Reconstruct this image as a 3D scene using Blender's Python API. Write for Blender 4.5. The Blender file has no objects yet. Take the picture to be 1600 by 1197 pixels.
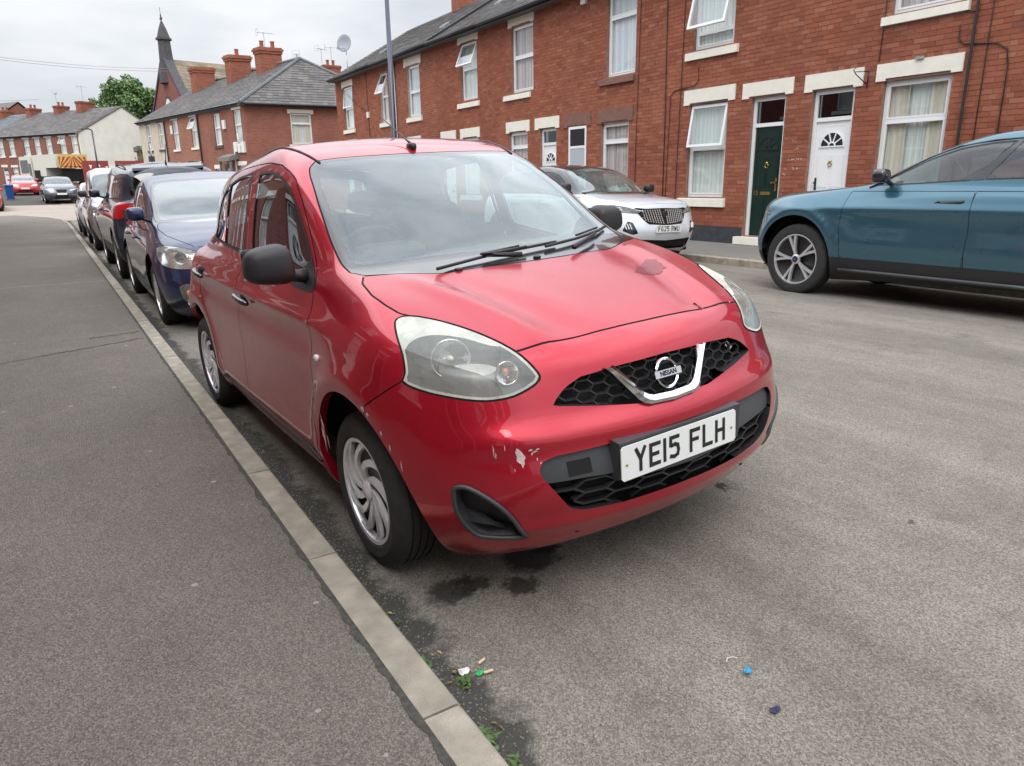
import bpy, bmesh, math, random
import numpy as np
from mathutils import Matrix, Vector
random.seed(7); RNG = np.random.default_rng(7)
sc = bpy.context.scene
COL = sc.collection
PI = math.pi

# ------------------------------------------------------------------ camera, sky, sun, exposure
cam_d = bpy.data.cameras.new('camera'); cam = bpy.data.objects.new('camera', cam_d); COL.objects.link(cam)
R_ = Vector((0.8452, -0.5343, -0.0139)); U_ = Vector((0.1556, 0.2211, 0.9628)); F_ = Vector((0.5113, 0.8159, -0.27))
F_.normalize(); R_ = (R_ - F_ * R_.dot(F_)).normalized(); U_ = R_.cross(F_)
CAMPOS = Vector((-0.6888, -2.3074, 1.3579))
m = Matrix((R_, U_, -F_)).transposed().to_4x4(); m.translation = CAMPOS
cam.matrix_world = m
cam_d.sensor_width = 36; cam_d.lens = 25.224; cam_d.clip_start = 0.05; cam_d.clip_end = 2000
sc.camera = cam

SUN_EL, SUN_ROT = math.radians(49), math.radians(220)
world = bpy.data.worlds.new('World'); sc.world = world; world.use_nodes = True
wn = world.node_tree.nodes; wl = world.node_tree.links; wn.clear()
wo = wn.new('ShaderNodeOutputWorld'); sky = wn.new('ShaderNodeTexSky'); sky.sky_type = 'NISHITA'; sky.sun_disc = False
sky.sun_elevation = SUN_EL; sky.sun_rotation = SUN_ROT; sky.air_density = 1.6; sky.dust_density = 4.0
bg1 = wn.new('ShaderNodeBackground'); bg1.inputs[1].default_value = 0.08; wl.new(sky.outputs[0], bg1.inputs[0])
# overcast deck: soft grey-white cloud layer, brighter overhead as a real overcast sky is
tc = wn.new('ShaderNodeTexCoord'); sep = wn.new('ShaderNodeSeparateXYZ'); wl.new(tc.outputs['Generated'], sep.inputs[0])
mp = wn.new('ShaderNodeMapping'); mp.inputs['Scale'].default_value = (1.2, 1.2, 4.0); wl.new(tc.outputs['Generated'], mp.inputs[0])
nz = wn.new('ShaderNodeTexNoise'); nz.inputs['Scale'].default_value = 1.9; nz.inputs['Detail'].default_value = 5; nz.inputs['Roughness'].default_value = .5
wl.new(mp.outputs[0], nz.inputs['Vector'])
crp = wn.new('ShaderNodeValToRGB'); crp.color_ramp.elements[0].position = .32; crp.color_ramp.elements[1].position = .60
crp.color_ramp.elements[0].color = (.45, .485, .55, 1); crp.color_ramp.elements[1].color = (.765, .785, .81, 1)
wl.new(nz.outputs[0], crp.inputs[0])
el = wn.new('ShaderNodeMapRange'); el.inputs[1].default_value = 0.22; el.inputs[2].default_value = 1.0; el.inputs[3].default_value = 0.94; el.inputs[4].default_value = 3.5
wl.new(sep.outputs[2], el.inputs[0])
bg2 = wn.new('ShaderNodeBackground'); wl.new(crp.outputs[0], bg2.inputs[0]); wl.new(el.outputs[0], bg2.inputs[1])
mx = wn.new('ShaderNodeMixShader'); mx.inputs[0].default_value = .93
wl.new(bg1.outputs[0], mx.inputs[1]); wl.new(bg2.outputs[0], mx.inputs[2]); wl.new(mx.outputs[0], wo.inputs[0])
sl = bpy.data.lights.new('sun', 'SUN'); sl.energy = 0.9; sl.angle = math.radians(28); sl.color = (1, .96, .9)
so = bpy.data.objects.new('sun', sl); COL.objects.link(so)
so.rotation_euler = Vector((-.42, -.50, .76)).to_track_quat('Z', 'Y').to_euler(); so.location = (0, 0, 30)
vs = sc.view_settings; vs.view_transform = 'Standard'; vs.look = 'None'; vs.exposure = 0.47; vs.gamma = 1; vs.use_curve_mapping = False
sc.render.engine = 'CYCLES'; sc.cycles.max_bounces = 6; sc.cycles.transparent_max_bounces = 12; sc.cycles.diffuse_bounces = 3
sc.cycles.glossy_bounces = 3; sc.cycles.caustics_reflective = False; sc.cycles.caustics_refractive = False

# ------------------------------------------------------------------ materials
MATS = {}
def nm(name):
    m = bpy.data.materials.new(name); m.use_nodes = True; MATS[name] = m
    return m, m.node_tree.nodes, m.node_tree.links, m.node_tree.nodes['Principled BSDF']
def simple(name, col, rough=.5, metal=0., coat=0., spec=.5, var=0., vscale=20., bump=0., bscale=200.):
    m, n, l, b = nm(name)
    b.inputs['Base Color'].default_value = (*col, 1); b.inputs['Roughness'].default_value = rough
    b.inputs['Metallic'].default_value = metal; b.inputs['Coat Weight'].default_value = coat; b.inputs['Coat Roughness'].default_value = .05
    b.inputs['Specular IOR Level'].default_value = spec
    if var or bump:
        t = n.new('ShaderNodeTexCoord')
    if var:
        z = n.new('ShaderNodeTexNoise'); z.inputs['Scale'].default_value = vscale; z.inputs['Detail'].default_value = 6; l.new(t.outputs['Object'], z.inputs[0])
        r = n.new('ShaderNodeMapRange'); r.inputs[1].default_value = .3; r.inputs[2].default_value = .7
        r.inputs[3].default_value = 1 - var; r.inputs[4].default_value = 1 + var; l.new(z.outputs[0], r.inputs[0])
        x = n.new('ShaderNodeVectorMath'); x.operation = 'SCALE'; x.inputs[0].default_value = col; l.new(r.outputs[0], x.inputs['Scale'])
        l.new(x.outputs[0], b.inputs['Base Color'])
    if bump:
        z = n.new('ShaderNodeTexNoise'); z.inputs['Scale'].default_value = bscale; z.inputs['Detail'].default_value = 4; l.new(t.outputs['Object'], z.inputs[0])
        bp = n.new('ShaderNodeBump'); bp.inputs['Strength'].default_value = bump; bp.inputs['Distance'].default_value = .01
        l.new(z.outputs[0], bp.inputs['Height']); l.new(bp.outputs[0], b.inputs['Normal'])
    return m
def ramp(n, stops):
    r = n.new('ShaderNodeValToRGB'); e = r.color_ramp.elements
    e[0].position, e[0].color = stops[0][0], (*stops[0][1], 1); e[1].position, e[1].color = stops[-1][0], (*stops[-1][1], 1)
    for p, c in stops[1:-1]:
        k = e.new(p); k.color = (*c, 1)
    return r
def mixc(n, l, fac, a, b, mode='MIX'):
    x = n.new('ShaderNodeMix'); x.data_type = 'RGBA'; x.blend_type = mode
    for s, v in ((0, fac), (6, a), (7, b)):
        if hasattr(v, 'links'): l.new(v, x.inputs[s])
        elif isinstance(v, (int, float)): x.inputs[s].default_value = v
        else: x.inputs[s].default_value = (*v, 1)
    return x.outputs[2]
def math_(n, l, op, a, b=None, clamp=False):
    x = n.new('ShaderNodeMath'); x.operation = op; x.use_clamp = clamp
    for i, v in enumerate((a, b)):
        if v is None: continue
        if hasattr(v, 'links'): l.new(v, x.inputs[i])
        else: x.inputs[i].default_value = v
    return x.outputs[0]
def noise(n, l, vec, scale, detail=4, rough=.5):
    z = n.new('ShaderNodeTexNoise'); z.inputs['Scale'].default_value = scale; z.inputs['Detail'].default_value = detail
    z.inputs['Roughness'].default_value = rough; l.new(vec, z.inputs['Vector']); return z.outputs[0]
def bumpn(n, l, b, h, strength, dist):
    bp = n.new('ShaderNodeBump'); bp.inputs['Strength'].default_value = strength; bp.inputs['Distance'].default_value = dist
    l.new(h, bp.inputs['Height']); l.new(bp.outputs[0], b.inputs['Normal'])

def brick_mat(name, stops, warm=1.0):
    m, n, l, b = nm(name); g = n.new('ShaderNodeNewGeometry'); oi = n.new('ShaderNodeObjectInfo'); t = n.new('ShaderNodeTexCoord')
    wp = g.outputs['Position']
    rnd = math_(n, l, 'FRACT', math_(n, l, 'ADD', g.outputs['Random Per Island'], oi.outputs['Random']))
    r = ramp(n, stops); l.new(rnd, r.inputs[0])
    big = noise(n, l, wp, .8, 3); fine = noise(n, l, wp, 45, 5, .7)
    c = mixc(n, l, 1.0, r.outputs[0], mixc(n, l, math_(n, l, 'MULTIPLY', math_(n, l, 'SUBTRACT', big, .35, True), 2.2, True), (.88, .86, .87), (1.10, 1.05, 1.0)), 'MULTIPLY')
    c = mixc(n, l, 1.0, c, mixc(n, l, fine, (.72, .72, .72), (1.25, 1.25, 1.25)), 'MULTIPLY')
    l.new(c, b.inputs['Base Color']); b.inputs['Roughness'].default_value = .9; b.inputs['Specular IOR Level'].default_value = .25
    bumpn(n, l, b, fine, .25, .003)
    return m
brick_mat('brick_red', [(0, (.245, .080, .050)), (.15, (.29, .096, .058)), (.55, (.32, .110, .066)), (.85, (.35, .125, .075)), (.96, (.37, .155, .100)), (1, (.24, .08, .055))])
brick_mat('brick_orange', [(0, (.22, .06, .03)), (.3, (.31, .095, .05)), (.7, (.38, .125, .065)), (1, (.42, .17, .09))])
simple('mortar', (.27, .155, .115), .95, var=.3, vscale=30, bump=.3)
simple('mortar_pale', (.40, .33, .27), .95, var=.2, vscale=30, bump=.3)

def far_brick(name, c1, c2, mortar, off=0.):
    """brickwork too far off to tell one brick from the next"""
    m, n, l, b = nm(name); t = n.new('ShaderNodeTexCoord'); mp = n.new('ShaderNodeMapping')
    mp.inputs['Rotation'].default_value = (0, 0, 0)
    sp = n.new('ShaderNodeSeparateXYZ'); l.new(t.outputs['Object'], sp.inputs[0])
    cb = n.new('ShaderNodeCombineXYZ'); l.new(math_(n, l, 'ADD', sp.outputs[0], sp.outputs[1]), cb.inputs[0]); l.new(sp.outputs[2], cb.inputs[1])
    br = n.new('ShaderNodeTexBrick'); br.inputs['Scale'].default_value = 1; br.inputs['Brick Width'].default_value = .225; br.inputs['Row Height'].default_value = .075
    br.inputs['Mortar Size'].default_value = .006; br.inputs['Color1'].default_value = (*c1, 1); br.inputs['Color2'].default_value = (*c2, 1); br.inputs['Mortar'].default_value = (*mortar, 1)
    br.inputs['Bias'].default_value = 0
    l.new(cb.outputs[0], br.inputs['Vector'])
    z = noise(n, l, t.outputs['Object'], .9, 4); z2 = noise(n, l, t.outputs['Object'], 14, 4, .7)
    c = mixc(n, l, 1, br.outputs[0], mixc(n, l, z, (.7, .68, .7), (1.3, 1.25, 1.2)), 'MULTIPLY')
    c = mixc(n, l, 1, c, mixc(n, l, z2, (.75, .75, .75), (1.25, 1.25, 1.25)), 'MULTIPLY')
    l.new(c, b.inputs['Base Color']); b.inputs['Roughness'].default_value = .9
    return m
far_brick('far_brick_red', (.22, .075, .05), (.28, .100, .066), (.24, .16, .13))
far_brick('far_brick_orange', (.27, .105, .065), (.34, .145, .09), (.29, .20, .15))
far_brick('chimney_brick', (.24, .070, .042), (.33, .115, .062), (.20, .12, .09))
far_brick('far_brick_purple', (.20, .055, .045), (.27, .08, .06), (.2, .12, .1))
simple('render_white', (.74, .72, .64), .9, var=.08, vscale=1.2, bump=.2, bscale=30)
simple('render_beige', (.55, .48, .38), .9, var=.1, vscale=2)
simple('painted_stone', (.80, .77, .68), .7, var=.05, vscale=8, bump=.15, bscale=60)
simple('brown_stone', (.20, .10, .075), .8, var=.15, vscale=10, bump=.2, bscale=60)
simple('dark_stone', (.07, .065, .07), .8, var=.35, vscale=6)
simple('plinth_paint', (.035, .038, .046), .6, var=.3, vscale=12, bump=.25, bscale=40)
simple('upvc', (.82, .83, .84), .25, var=.02, vscale=4)
simple('green_door', (.006, .024, .018), .3, var=.1, vscale=5)
simple('brass', (.65, .46, .14), .25, metal=1)
simple('black_iron', (.015, .015, .017), .5)
simple('grey_door', (.42, .46, .50), .4)
simple('gutter', (.02, .022, .027), .4)
simple('lead', (.30, .31, .33), .6, var=.2)
simple('cable_black', (.02, .018, .018), .6)
simple('cable_grey', (.25, .22, .2), .6)
simple('white_plastic', (.75, .75, .72), .4)
simple('galvanised', (.45, .47, .49), .4, metal=.8)
simple('dish_grey', (.33, .36, .40), .5)
simple('post_blue', (.018, .026, .055), .35, coat=.4)
simple('terracotta', (.36, .11, .06), .8, var=.2, vscale=10)
simple('red_boards', (.26, .040, .034), .7, var=.15, vscale=3)
simple('chalk', (.75, .72, .7), .9)
simple('copper_dome', (.42, .46, .50), .4, metal=.5)
simple('letter_black', (.01, .01, .012), .5)
simple('void_dark', (.012, .012, .014), .8)
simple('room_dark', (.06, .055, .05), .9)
simple('litter_white', (.75, .75, .74), .6, var=.15)
simple('litter_green', (.01, .38, .09), .4)
simple('litter_blue', (.02, .33, .62), .4)
simple('bin_blue', (.012, .07, .24), .4)
simple('litter_purple', (.02, .014, .07), .6)
simple('filter_tan', (.62, .50, .33), .8)
simple('leaf_yellow', (.42, .30, .05), .7)
simple('leaf_green', (.07, .13, .03), .6, var=.3)
simple('dry_brown', (.20, .12, .05), .8)
simple('stone_grey', (.20, .19, .17), .9, var=.2)

def slate_mat(name, stops):
    m, n, l, b = nm(name); g = n.new('ShaderNodeNewGeometry'); t = n.new('ShaderNodeTexCoord')
    r = ramp(n, stops); l.new(g.outputs['Random Per Island'], r.inputs[0])
    z = noise(n, l, g.outputs['Position'], 1.2, 5, .6); z2 = noise(n, l, g.outputs['Position'], 25, 4)
    c = mixc(n, l, 1, r.outputs[0], mixc(n, l, z, (.6, .6, .62), (1.5, 1.45, 1.35)), 'MULTIPLY')
    c = mixc(n, l, 1, c, mixc(n, l, z2, (.75, .75, .75), (1.3, 1.3, 1.3)), 'MULTIPLY')
    l.new(c, b.inputs['Base Color']); b.inputs['Roughness'].default_value = .75
    return m
slate_mat('slate', [(0, (.075, .07, .07)), (.5, (.10, .095, .095)), (1, (.14, .13, .125))])
slate_mat('slate_brown', [(0, (.13, .105, .075)), (.5, (.17, .14, .10)), (1, (.22, .18, .13))])
slate_mat('slate_blue', [(0, (.09, .10, .12)), (1, (.15, .16, .18))])

def curtain_mat(name, ca, cb_, scale):
    m, n, l, b = nm(name); t = n.new('ShaderNodeTexCoord'); mp = n.new('ShaderNodeMapping'); mp.inputs['Scale'].default_value = (1, scale, .15)
    l.new(t.outputs['Object'], mp.inputs[0]); z = noise(n, l, mp.outputs[0], 1.0, 3)
    r = ramp(n, [(.35, ca), (.65, cb_)]); l.new(z, r.inputs[0]); l.new(r.outputs[0], b.inputs['Base Color']); b.inputs['Roughness'].default_value = .95
    return m
curtain_mat('curtain_net', (.62, .68, .64), (.86, .90, .86), 32)
curtain_mat('curtain_cream', (.62, .58, .46), (.84, .80, .70), 16)
curtain_mat('curtain_lilac', (.42, .34, .34), (.72, .66, .66), 18)
curtain_mat('curtain_blue', (.60, .66, .74), (.80, .84, .88), 10)

def glass_mat(name, tint, boost=1.6, rough=.0, alpha_tint=None):
    m, n, l, b = nm(name); n.remove(b); o = n['Material Output']
    tr = n.new('ShaderNodeBsdfTransparent'); tr.inputs[0].default_value = (*tint, 1)
    gl = n.new('ShaderNodeBsdfGlossy'); gl.inputs['Roughness'].default_value = rough; gl.inputs['Color'].default_value = (.95, .98, 1, 1)
    g = n.new('ShaderNodeNewGeometry'); dt = n.new('ShaderNodeVectorMath'); dt.operation = 'DOT_PRODUCT'
    l.new(g.outputs['Normal'], dt.inputs[0]); l.new(g.outputs['Incoming'], dt.inputs[1])
    c1 = math_(n, l, 'SUBTRACT', 1., math_(n, l, 'ABSOLUTE', dt.outputs['Value']), True)
    f = math_(n, l, 'MULTIPLY', math_(n, l, 'ADD', math_(n, l, 'MULTIPLY', math_(n, l, 'POWER', c1, 5.), .96), .043), boost, True)
    mx = n.new('ShaderNodeMixShader'); l.new(f, mx.inputs[0]); l.new(tr.outputs[0], mx.inputs[1]); l.new(gl.outputs[0], mx.inputs[2]); l.new(mx.outputs[0], o.inputs[0])
    return m
glass_mat('window_glass', (.93, .95, .95), 2.0)
glass_mat('dark_window_glass', (.16, .17, .18), 1.9)
glass_mat('windscreen_glass', (.60, .71, .69), 2.2, .012)
def film(name, amount, col):
    m = MATS[name]; n, l = m.node_tree.nodes, m.node_tree.links; o = n['Material Output']; src = o.inputs[0].links[0].from_socket
    d = n.new('ShaderNodeBsdfDiffuse'); d.inputs[0].default_value = (*col, 1); g = n.new('ShaderNodeNewGeometry')
    z = noise(n, l, g.outputs['Position'], 7, 5, .7); a = math_(n, l, 'MULTIPLY', z, amount*2)
    x = n.new('ShaderNodeMixShader'); l.new(a, x.inputs[0]); l.new(src, x.inputs[1]); l.new(d.outputs[0], x.inputs[2]); l.new(x.outputs[0], o.inputs[0])
MATS['lens_edge_frost'] = MATS['windscreen_glass'].copy()
film('windscreen_glass', .085, (.60, .74, .73))
glass_mat('side_glass', (.50, .58, .56), 2.2)
glass_mat('privacy_glass', (.05, .055, .06), 2.0)
glass_mat('lens_glass', (.97, .98, .96), 1.3, .03); film('lens_glass', .13, (.88, .89, .80)); film('lens_edge_frost', .52, (.84, .85, .74))

def asphalt(name, base, dark, light, aggr, gutter=False):
    m, n, l, b = nm(name); g = n.new('ShaderNodeNewGeometry'); P = g.outputs['Position']
    big = noise(n, l, P, .55, 4, .6); mid = noise(n, l, P, 5, 5, .65); fin = noise(n, l, P, 210, 3, .75)
    v = n.new('ShaderNodeTexVoronoi'); v.inputs['Scale'].default_value = aggr; l.new(P, v.inputs['Vector'])
    r = ramp(n, [(0, dark), (.45, base), (1, light)]); 
    vs_ = math_(n, l, 'ADD', math_(n, l, 'MULTIPLY', v.outputs['Color'], .55), math_(n, l, 'MULTIPLY', fin, .45)); l.new(vs_, r.inputs[0])
    c = mixc(n, l, 1, r.outputs[0], mixc(n, l, big, (.80, .80, .80), (1.22, 1.21, 1.20)), 'MULTIPLY')
    c = mixc(n, l, 1, c, mixc(n, l, mid, (.78, .78, .78), (1.2, 1.2, 1.2)), 'MULTIPLY')
    if gutter:
        ms = n.new('ShaderNodeMapping'); ms.inputs['Scale'].default_value = (1.4, .16, 1); l.new(P, ms.inputs[0])
        st = noise(n, l, ms.outputs[0], 1.5, 6, .7); q1 = n.new('ShaderNodeMapRange'); q1.inputs[1].default_value = .36; q1.inputs[2].default_value = .62; q1.inputs[3].default_value = .80; q1.inputs[4].default_value = 1.12; l.new(st, q1.inputs[0])
        c = mixc(n, l, 1, c, q1.outputs[0], 'MULTIPLY')
        bl_ = noise(n, l, P, 2.3, 9, .75); q2 = n.new('ShaderNodeMapRange'); q2.inputs[1].default_value = .56; q2.inputs[2].default_value = .70; q2.inputs[3].default_value = 0; q2.inputs[4].default_value = .55; l.new(bl_, q2.inputs[0])
        c = mixc(n, l, math_(n, l, 'MULTIPLY', q2.outputs[0], math_(n, l, 'GREATER_THAN', fin, .47)), c, (.06, .055, .048))
        s = n.new('ShaderNodeSeparateXYZ'); l.new(P, s.inputs[0])
        ns = n.new('ShaderNodeTexNoise'); ns.inputs['Scale'].default_value = 3.2; ns.inputs['Detail'].default_value = 9; ns.inputs['Roughness'].default_value = .72; l.new(P, ns.inputs['Vector'])
        d = math_(n, l, 'ADD', s.outputs[0], math_(n, l, 'MULTIPLY', math_(n, l, 'SUBTRACT', ns.outputs[0], .5), .42))
        f = n.new('ShaderNodeMapRange'); f.inputs[1].default_value = .155; f.inputs[2].default_value = .105; f.inputs[3].default_value = 0; f.inputs[4].default_value = .9; l.new(d, f.inputs[0])
        c = mixc(n, l, f.outputs[0], c, mixc(n, l, fin, (.022, .021, .018), (.085, .08, .072)))
        # oil and damp patches under the nose of the parked car
        for (px, py, rad) in ((.28, -.35, .10), (.36, -.36, .07), (.49, -.47, .065), (.62, -.33, .12), (.70, -.28, .08), (1.63, -.34, .06), (1.7, -.36, .05), (1.1, -.3, .035), (1.95, -1.0, .05)):
            dd = n.new('ShaderNodeVectorMath'); dd.operation = 'DISTANCE'; l.new(P, dd.inputs[0]); dd.inputs[1].default_value = (px, py, .02)
            e = math_(n, l, 'ADD', dd.outputs['Value'], math_(n, l, 'MULTIPLY', math_(n, l, 'SUBTRACT', noise(n, l, P, 26, 5, .7), .5), .16))
            q = n.new('ShaderNodeMapRange'); q.inputs[1].default_value = rad; q.inputs[2].default_value = rad * .6; q.inputs[3].default_value = 0; q.inputs[4].default_value = .85; l.new(e, q.inputs[0])
            c = mixc(n, l, q.outputs[0], c, (.022, .02, .018))
    else:
        sp = n.new('ShaderNodeTexVoronoi'); sp.inputs['Scale'].default_value = 3.5; l.new(P, sp.inputs['Vector'])
        wn_ = math_(n, l, 'LESS_THAN', sp.outputs['Distance'], .045)
        c = mixc(n, l, math_(n, l, 'MULTIPLY', wn_, .55), c, (.5, .48, .44))
    l.new(c, b.inputs['Base Color']); b.inputs['Roughness'].default_value = .88; b.inputs['Specular IOR Level'].default_value = .3
    h = math_(n, l, 'ADD', v.outputs['Distance'], math_(n, l, 'MULTIPLY', fin, .6)); bumpn(n, l, b, h, .85, .006)
    return m
asphalt('road_asphalt', (.205, .184, .157), (.034, .029, .024), (.49, .445, .38), 225, True)
asphalt('pavement_asphalt', (.160, .141, .121), (.046, .040, .033), (.42, .375, .32), 240)
asphalt('junction_asphalt', (.34, .29, .25), (.20, .17, .15), (.46, .40, .36), 90)
asphalt('far_pavement', (.19, .18, .165), (.10, .095, .085), (.30, .28, .26), 110)
simple('kerb_stone', (.325, .288, .228), .85, var=.30, vscale=9, bump=.6, bscale=160)
simple('joint_dark', (.06, .056, .048), .95, var=.4, vscale=60)

# ------------------------------------------------------------------ object helpers
def M(n): return MATS[n]
def obj(name, verts, faces, mat, parent=None, smooth=False, mw=None):
    me = bpy.data.meshes.new(name); me.from_pydata([tuple(v) for v in verts], [], [tuple(f) for f in faces])
    if mat: me.materials.append(M(mat))
    if smooth: me.shade_smooth()
    o = bpy.data.objects.new(name, me); COL.objects.link(o)
    if parent: o.parent = parent
    if mw is not None: o.matrix_local = mw
    return o
def tag(o, label, cat, group=None, kind=None):
    o['label'] = label; o['category'] = cat
    if group: o['group'] = group
    if kind: o['kind'] = kind
    return o
def empty(name, loc=(0, 0, 0), rz=0., label=None, cat=None, group=None, mat=None):
    o = bpy.data.objects.new(name, None); COL.objects.link(o); o.empty_display_size = .2
    if mat is not None: o.matrix_world = mat
    else: o.location = loc; o.rotation_euler = (0, 0, rz)
    if label: tag(o, label, cat, group)
    return o
def struct(o): o['kind'] = 'structure'; return o
def copyobj(o, parent, loc=None):
    c = o.copy(); COL.objects.link(c); c.parent = parent
    if loc is not None: c.location = loc
    return c
class MB:
    def __init__(s): s.v = []; s.f = []
    def box(s, x0, x1, y0, y1, z0, z1):
        b = len(s.v); s.v += [(x0, y0, z0), (x1, y0, z0), (x1, y1, z0), (x0, y1, z0), (x0, y0, z1), (x1, y0, z1), (x1, y1, z1), (x0, y1, z1)]
        s.f += [(b, b+3, b+2, b+1), (b+4, b+5, b+6, b+7), (b, b+1, b+5, b+4), (b+1, b+2, b+6, b+5), (b+2, b+3, b+7, b+6), (b+3, b, b+4, b+7)]; return s
    def quad(s, *p):
        b = len(s.v); s.v += list(p); s.f.append(tuple(range(b, b+len(p)))); return s
    def tube(s, pts, r, n=8, caps=True):
        pts = [Vector(p) for p in pts]; b = len(s.v); k = len(pts)
        rr = r if isinstance(r, (list, tuple)) else [r]*k
        up = Vector((.013, .02, 1))
        for i, p in enumerate(pts):
            d = (pts[min(i+1, k-1)] - pts[max(i-1, 0)]).normalized()
            a = d.cross(up);
            if a.length < .05: a = d.cross(Vector((1, 0, 0)))
            a.normalize(); c = d.cross(a)
            for j in range(n):
                t = 2*PI*j/n; s.v.append(tuple(p + (a*math.cos(t) + c*math.sin(t))*rr[i]))
        for i in range(k-1):
            for j in range(n):
                s.f.append((b+i*n+j, b+(i+1)*n+j, b+(i+1)*n+(j+1) % n, b+i*n+(j+1) % n))
        if caps: s.f += [tuple(b+j for j in range(n)), tuple(b+(k-1)*n+j for j in reversed(range(n)))]
        return s
    def lathe(s, prof, n=32, axis='y', c=(0, 0, 0), ang=2*PI, closed=False):
        b = len(s.v); k = len(prof)
        for j in range(n):
            t = ang*j/n; ct, st = math.cos(t), math.sin(t)
            for (r, h) in prof:
                if axis == 'y': s.v.append((c[0]+r*ct, c[1]+h, c[2]+r*st))
                elif axis == 'z': s.v.append((c[0]+r*ct, c[1]+r*st, c[2]+h))
                else: s.v.append((c[0]+h, c[1]+r*ct, c[2]+r*st))
        for j in range(n):
            for i in range(k-1 + (1 if closed else 0)):
                a = b+j*k+i; a2 = b+j*k+(i+1) % k; d = b+((j+1) % n)*k+i; d2 = b+((j+1) % n)*k+(i+1) % k
                s.f.append((a, a2, d2, d))
        return s
    def prism(s, poly, d):
        """poly: list of 3D points, extruded by vector d"""
        b = len(s.v); n = len(poly); s.v += [tuple(p) for p in poly] + [(p[0]+d[0], p[1]+d[1], p[2]+d[2]) for p in poly]
        s.f += [tuple(range(b, b+n)), tuple(range(b+2*n-1, b+n-1, -1))]
        for i in range(n): s.f.append((b+i, b+n+i, b+n+(i+1) % n, b+(i+1) % n))
        return s
    def build(s, name, mat, parent=None, smooth=False): return obj(name, s.v, s.f, mat, parent, smooth)
def smooth_by_angle(o, deg=35):
    me = o.data; bm = bmesh.new(); bm.from_mesh(me); bmesh.ops.recalc_face_normals(bm, faces=bm.faces)
    for e in bm.edges:
        if len(e.link_faces) == 2 and e.calc_face_angle(0) > math.radians(deg): e.smooth = False
    for f in bm.faces: f.smooth = True
    bm.to_mesh(me); bm.free(); return o
def text_mesh(name, body, size, mat, parent, mw, extrude=.001, bold=0., sx=1., align='CENTER'):
    c = bpy.data.curves.new(name, 'FONT'); c.body = body; c.size = size; c.extrude = extrude; c.offset = bold; c.align_x = align; c.align_y = 'CENTER'
    c.resolution_u = 3
    t = bpy.data.objects.new(name, c); COL.objects.link(t); bpy.context.view_layer.update()
    me = bpy.data.meshes.new_from_object(t.evaluated_get(bpy.context.evaluated_depsgraph_get()))
    COL.objects.unlink(t); bpy.data.objects.remove(t)
    for v in me.vertices: v.co.x *= sx
    me.materials.clear(); me.materials.append(M(mat))
    o = bpy.data.objects.new(name, me); COL.objects.link(o); o.parent = parent; o.matrix_local = mw
    return o

# ------------------------------------------------------------------ ground
def rise(y): return float(np.interp(y, [38, 44, 50, 60, 75, 110, 400], [0, .16, .42, .85, 1.25, 1.7, 3.0]))
def zroad(x, y):
    t = min(max(x/8.55, 0), 1); cam_ = .40*t*(1-t)
    w = min(max((36-y)/4, 0), 1)
    return cam_*w + rise(y)
def sheet(name, xs, ys, dz, mat, zf=zroad):
    V = [(x, y, zf(x, y)+dz) for y in ys for x in xs]; n = len(xs)
    Fc = [(j*n+i, j*n+i+1, (j+1)*n+i+1, (j+1)*n+i) for j in range(len(ys)-1) for i in range(n-1)]
    o = obj(name, V, Fc, mat, smooth=True); struct(o); return o
xs = [-90, -40, -15, -6, -3, -1, 0] + [8.55*i/12 for i in range(1, 13)] + [10.5, 15, 30, 60, 150]
ys = [-40, -20, -10] + list(np.arange(-6, 36, 1.5)) + list(range(36, 84, 2)) + [90, 110, 150, 220, 400]
sheet('road', xs, ys, 0, 'road_asphalt')
def poly_sheet(name, pts, z, mat, thick=.0):
    b = MB(); P = [(x, y, z if not callable(z) else z(x, y)) for x, y in pts]
    if thick: b.prism(P, (0, 0, -thick))
    else: b.quad(*P)
    o = b.build(name, mat); struct(o); return o
sheet('junction_road', [-40, -20, -8, -4, -1, 1.5, 3.2], list(np.arange(34.5, 49.7, .8)), .006, 'junction_asphalt')
# left pavement with rounded end; its top is a separate fine sheet
LP = [(-.108, -14), (-.108, 30), (-.28, 33.5), (-.75, 37), (-1.5, 40), (-2.6, 43), (-4.5, 45.2), (-14, 46.2), (-14, -14)]
lp = poly_sheet('pavement', LP, .1, 'pavement_asphalt', .35)
RP = [(8.685, -14), (8.685, 28.5), (9.0, 29.7), (9.8, 30.7), (11.3, 31.6), (40, 33.0), (40, -14)]
rp = poly_sheet('far_side_pavement', RP, .11, 'far_pavement', .35)
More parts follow.
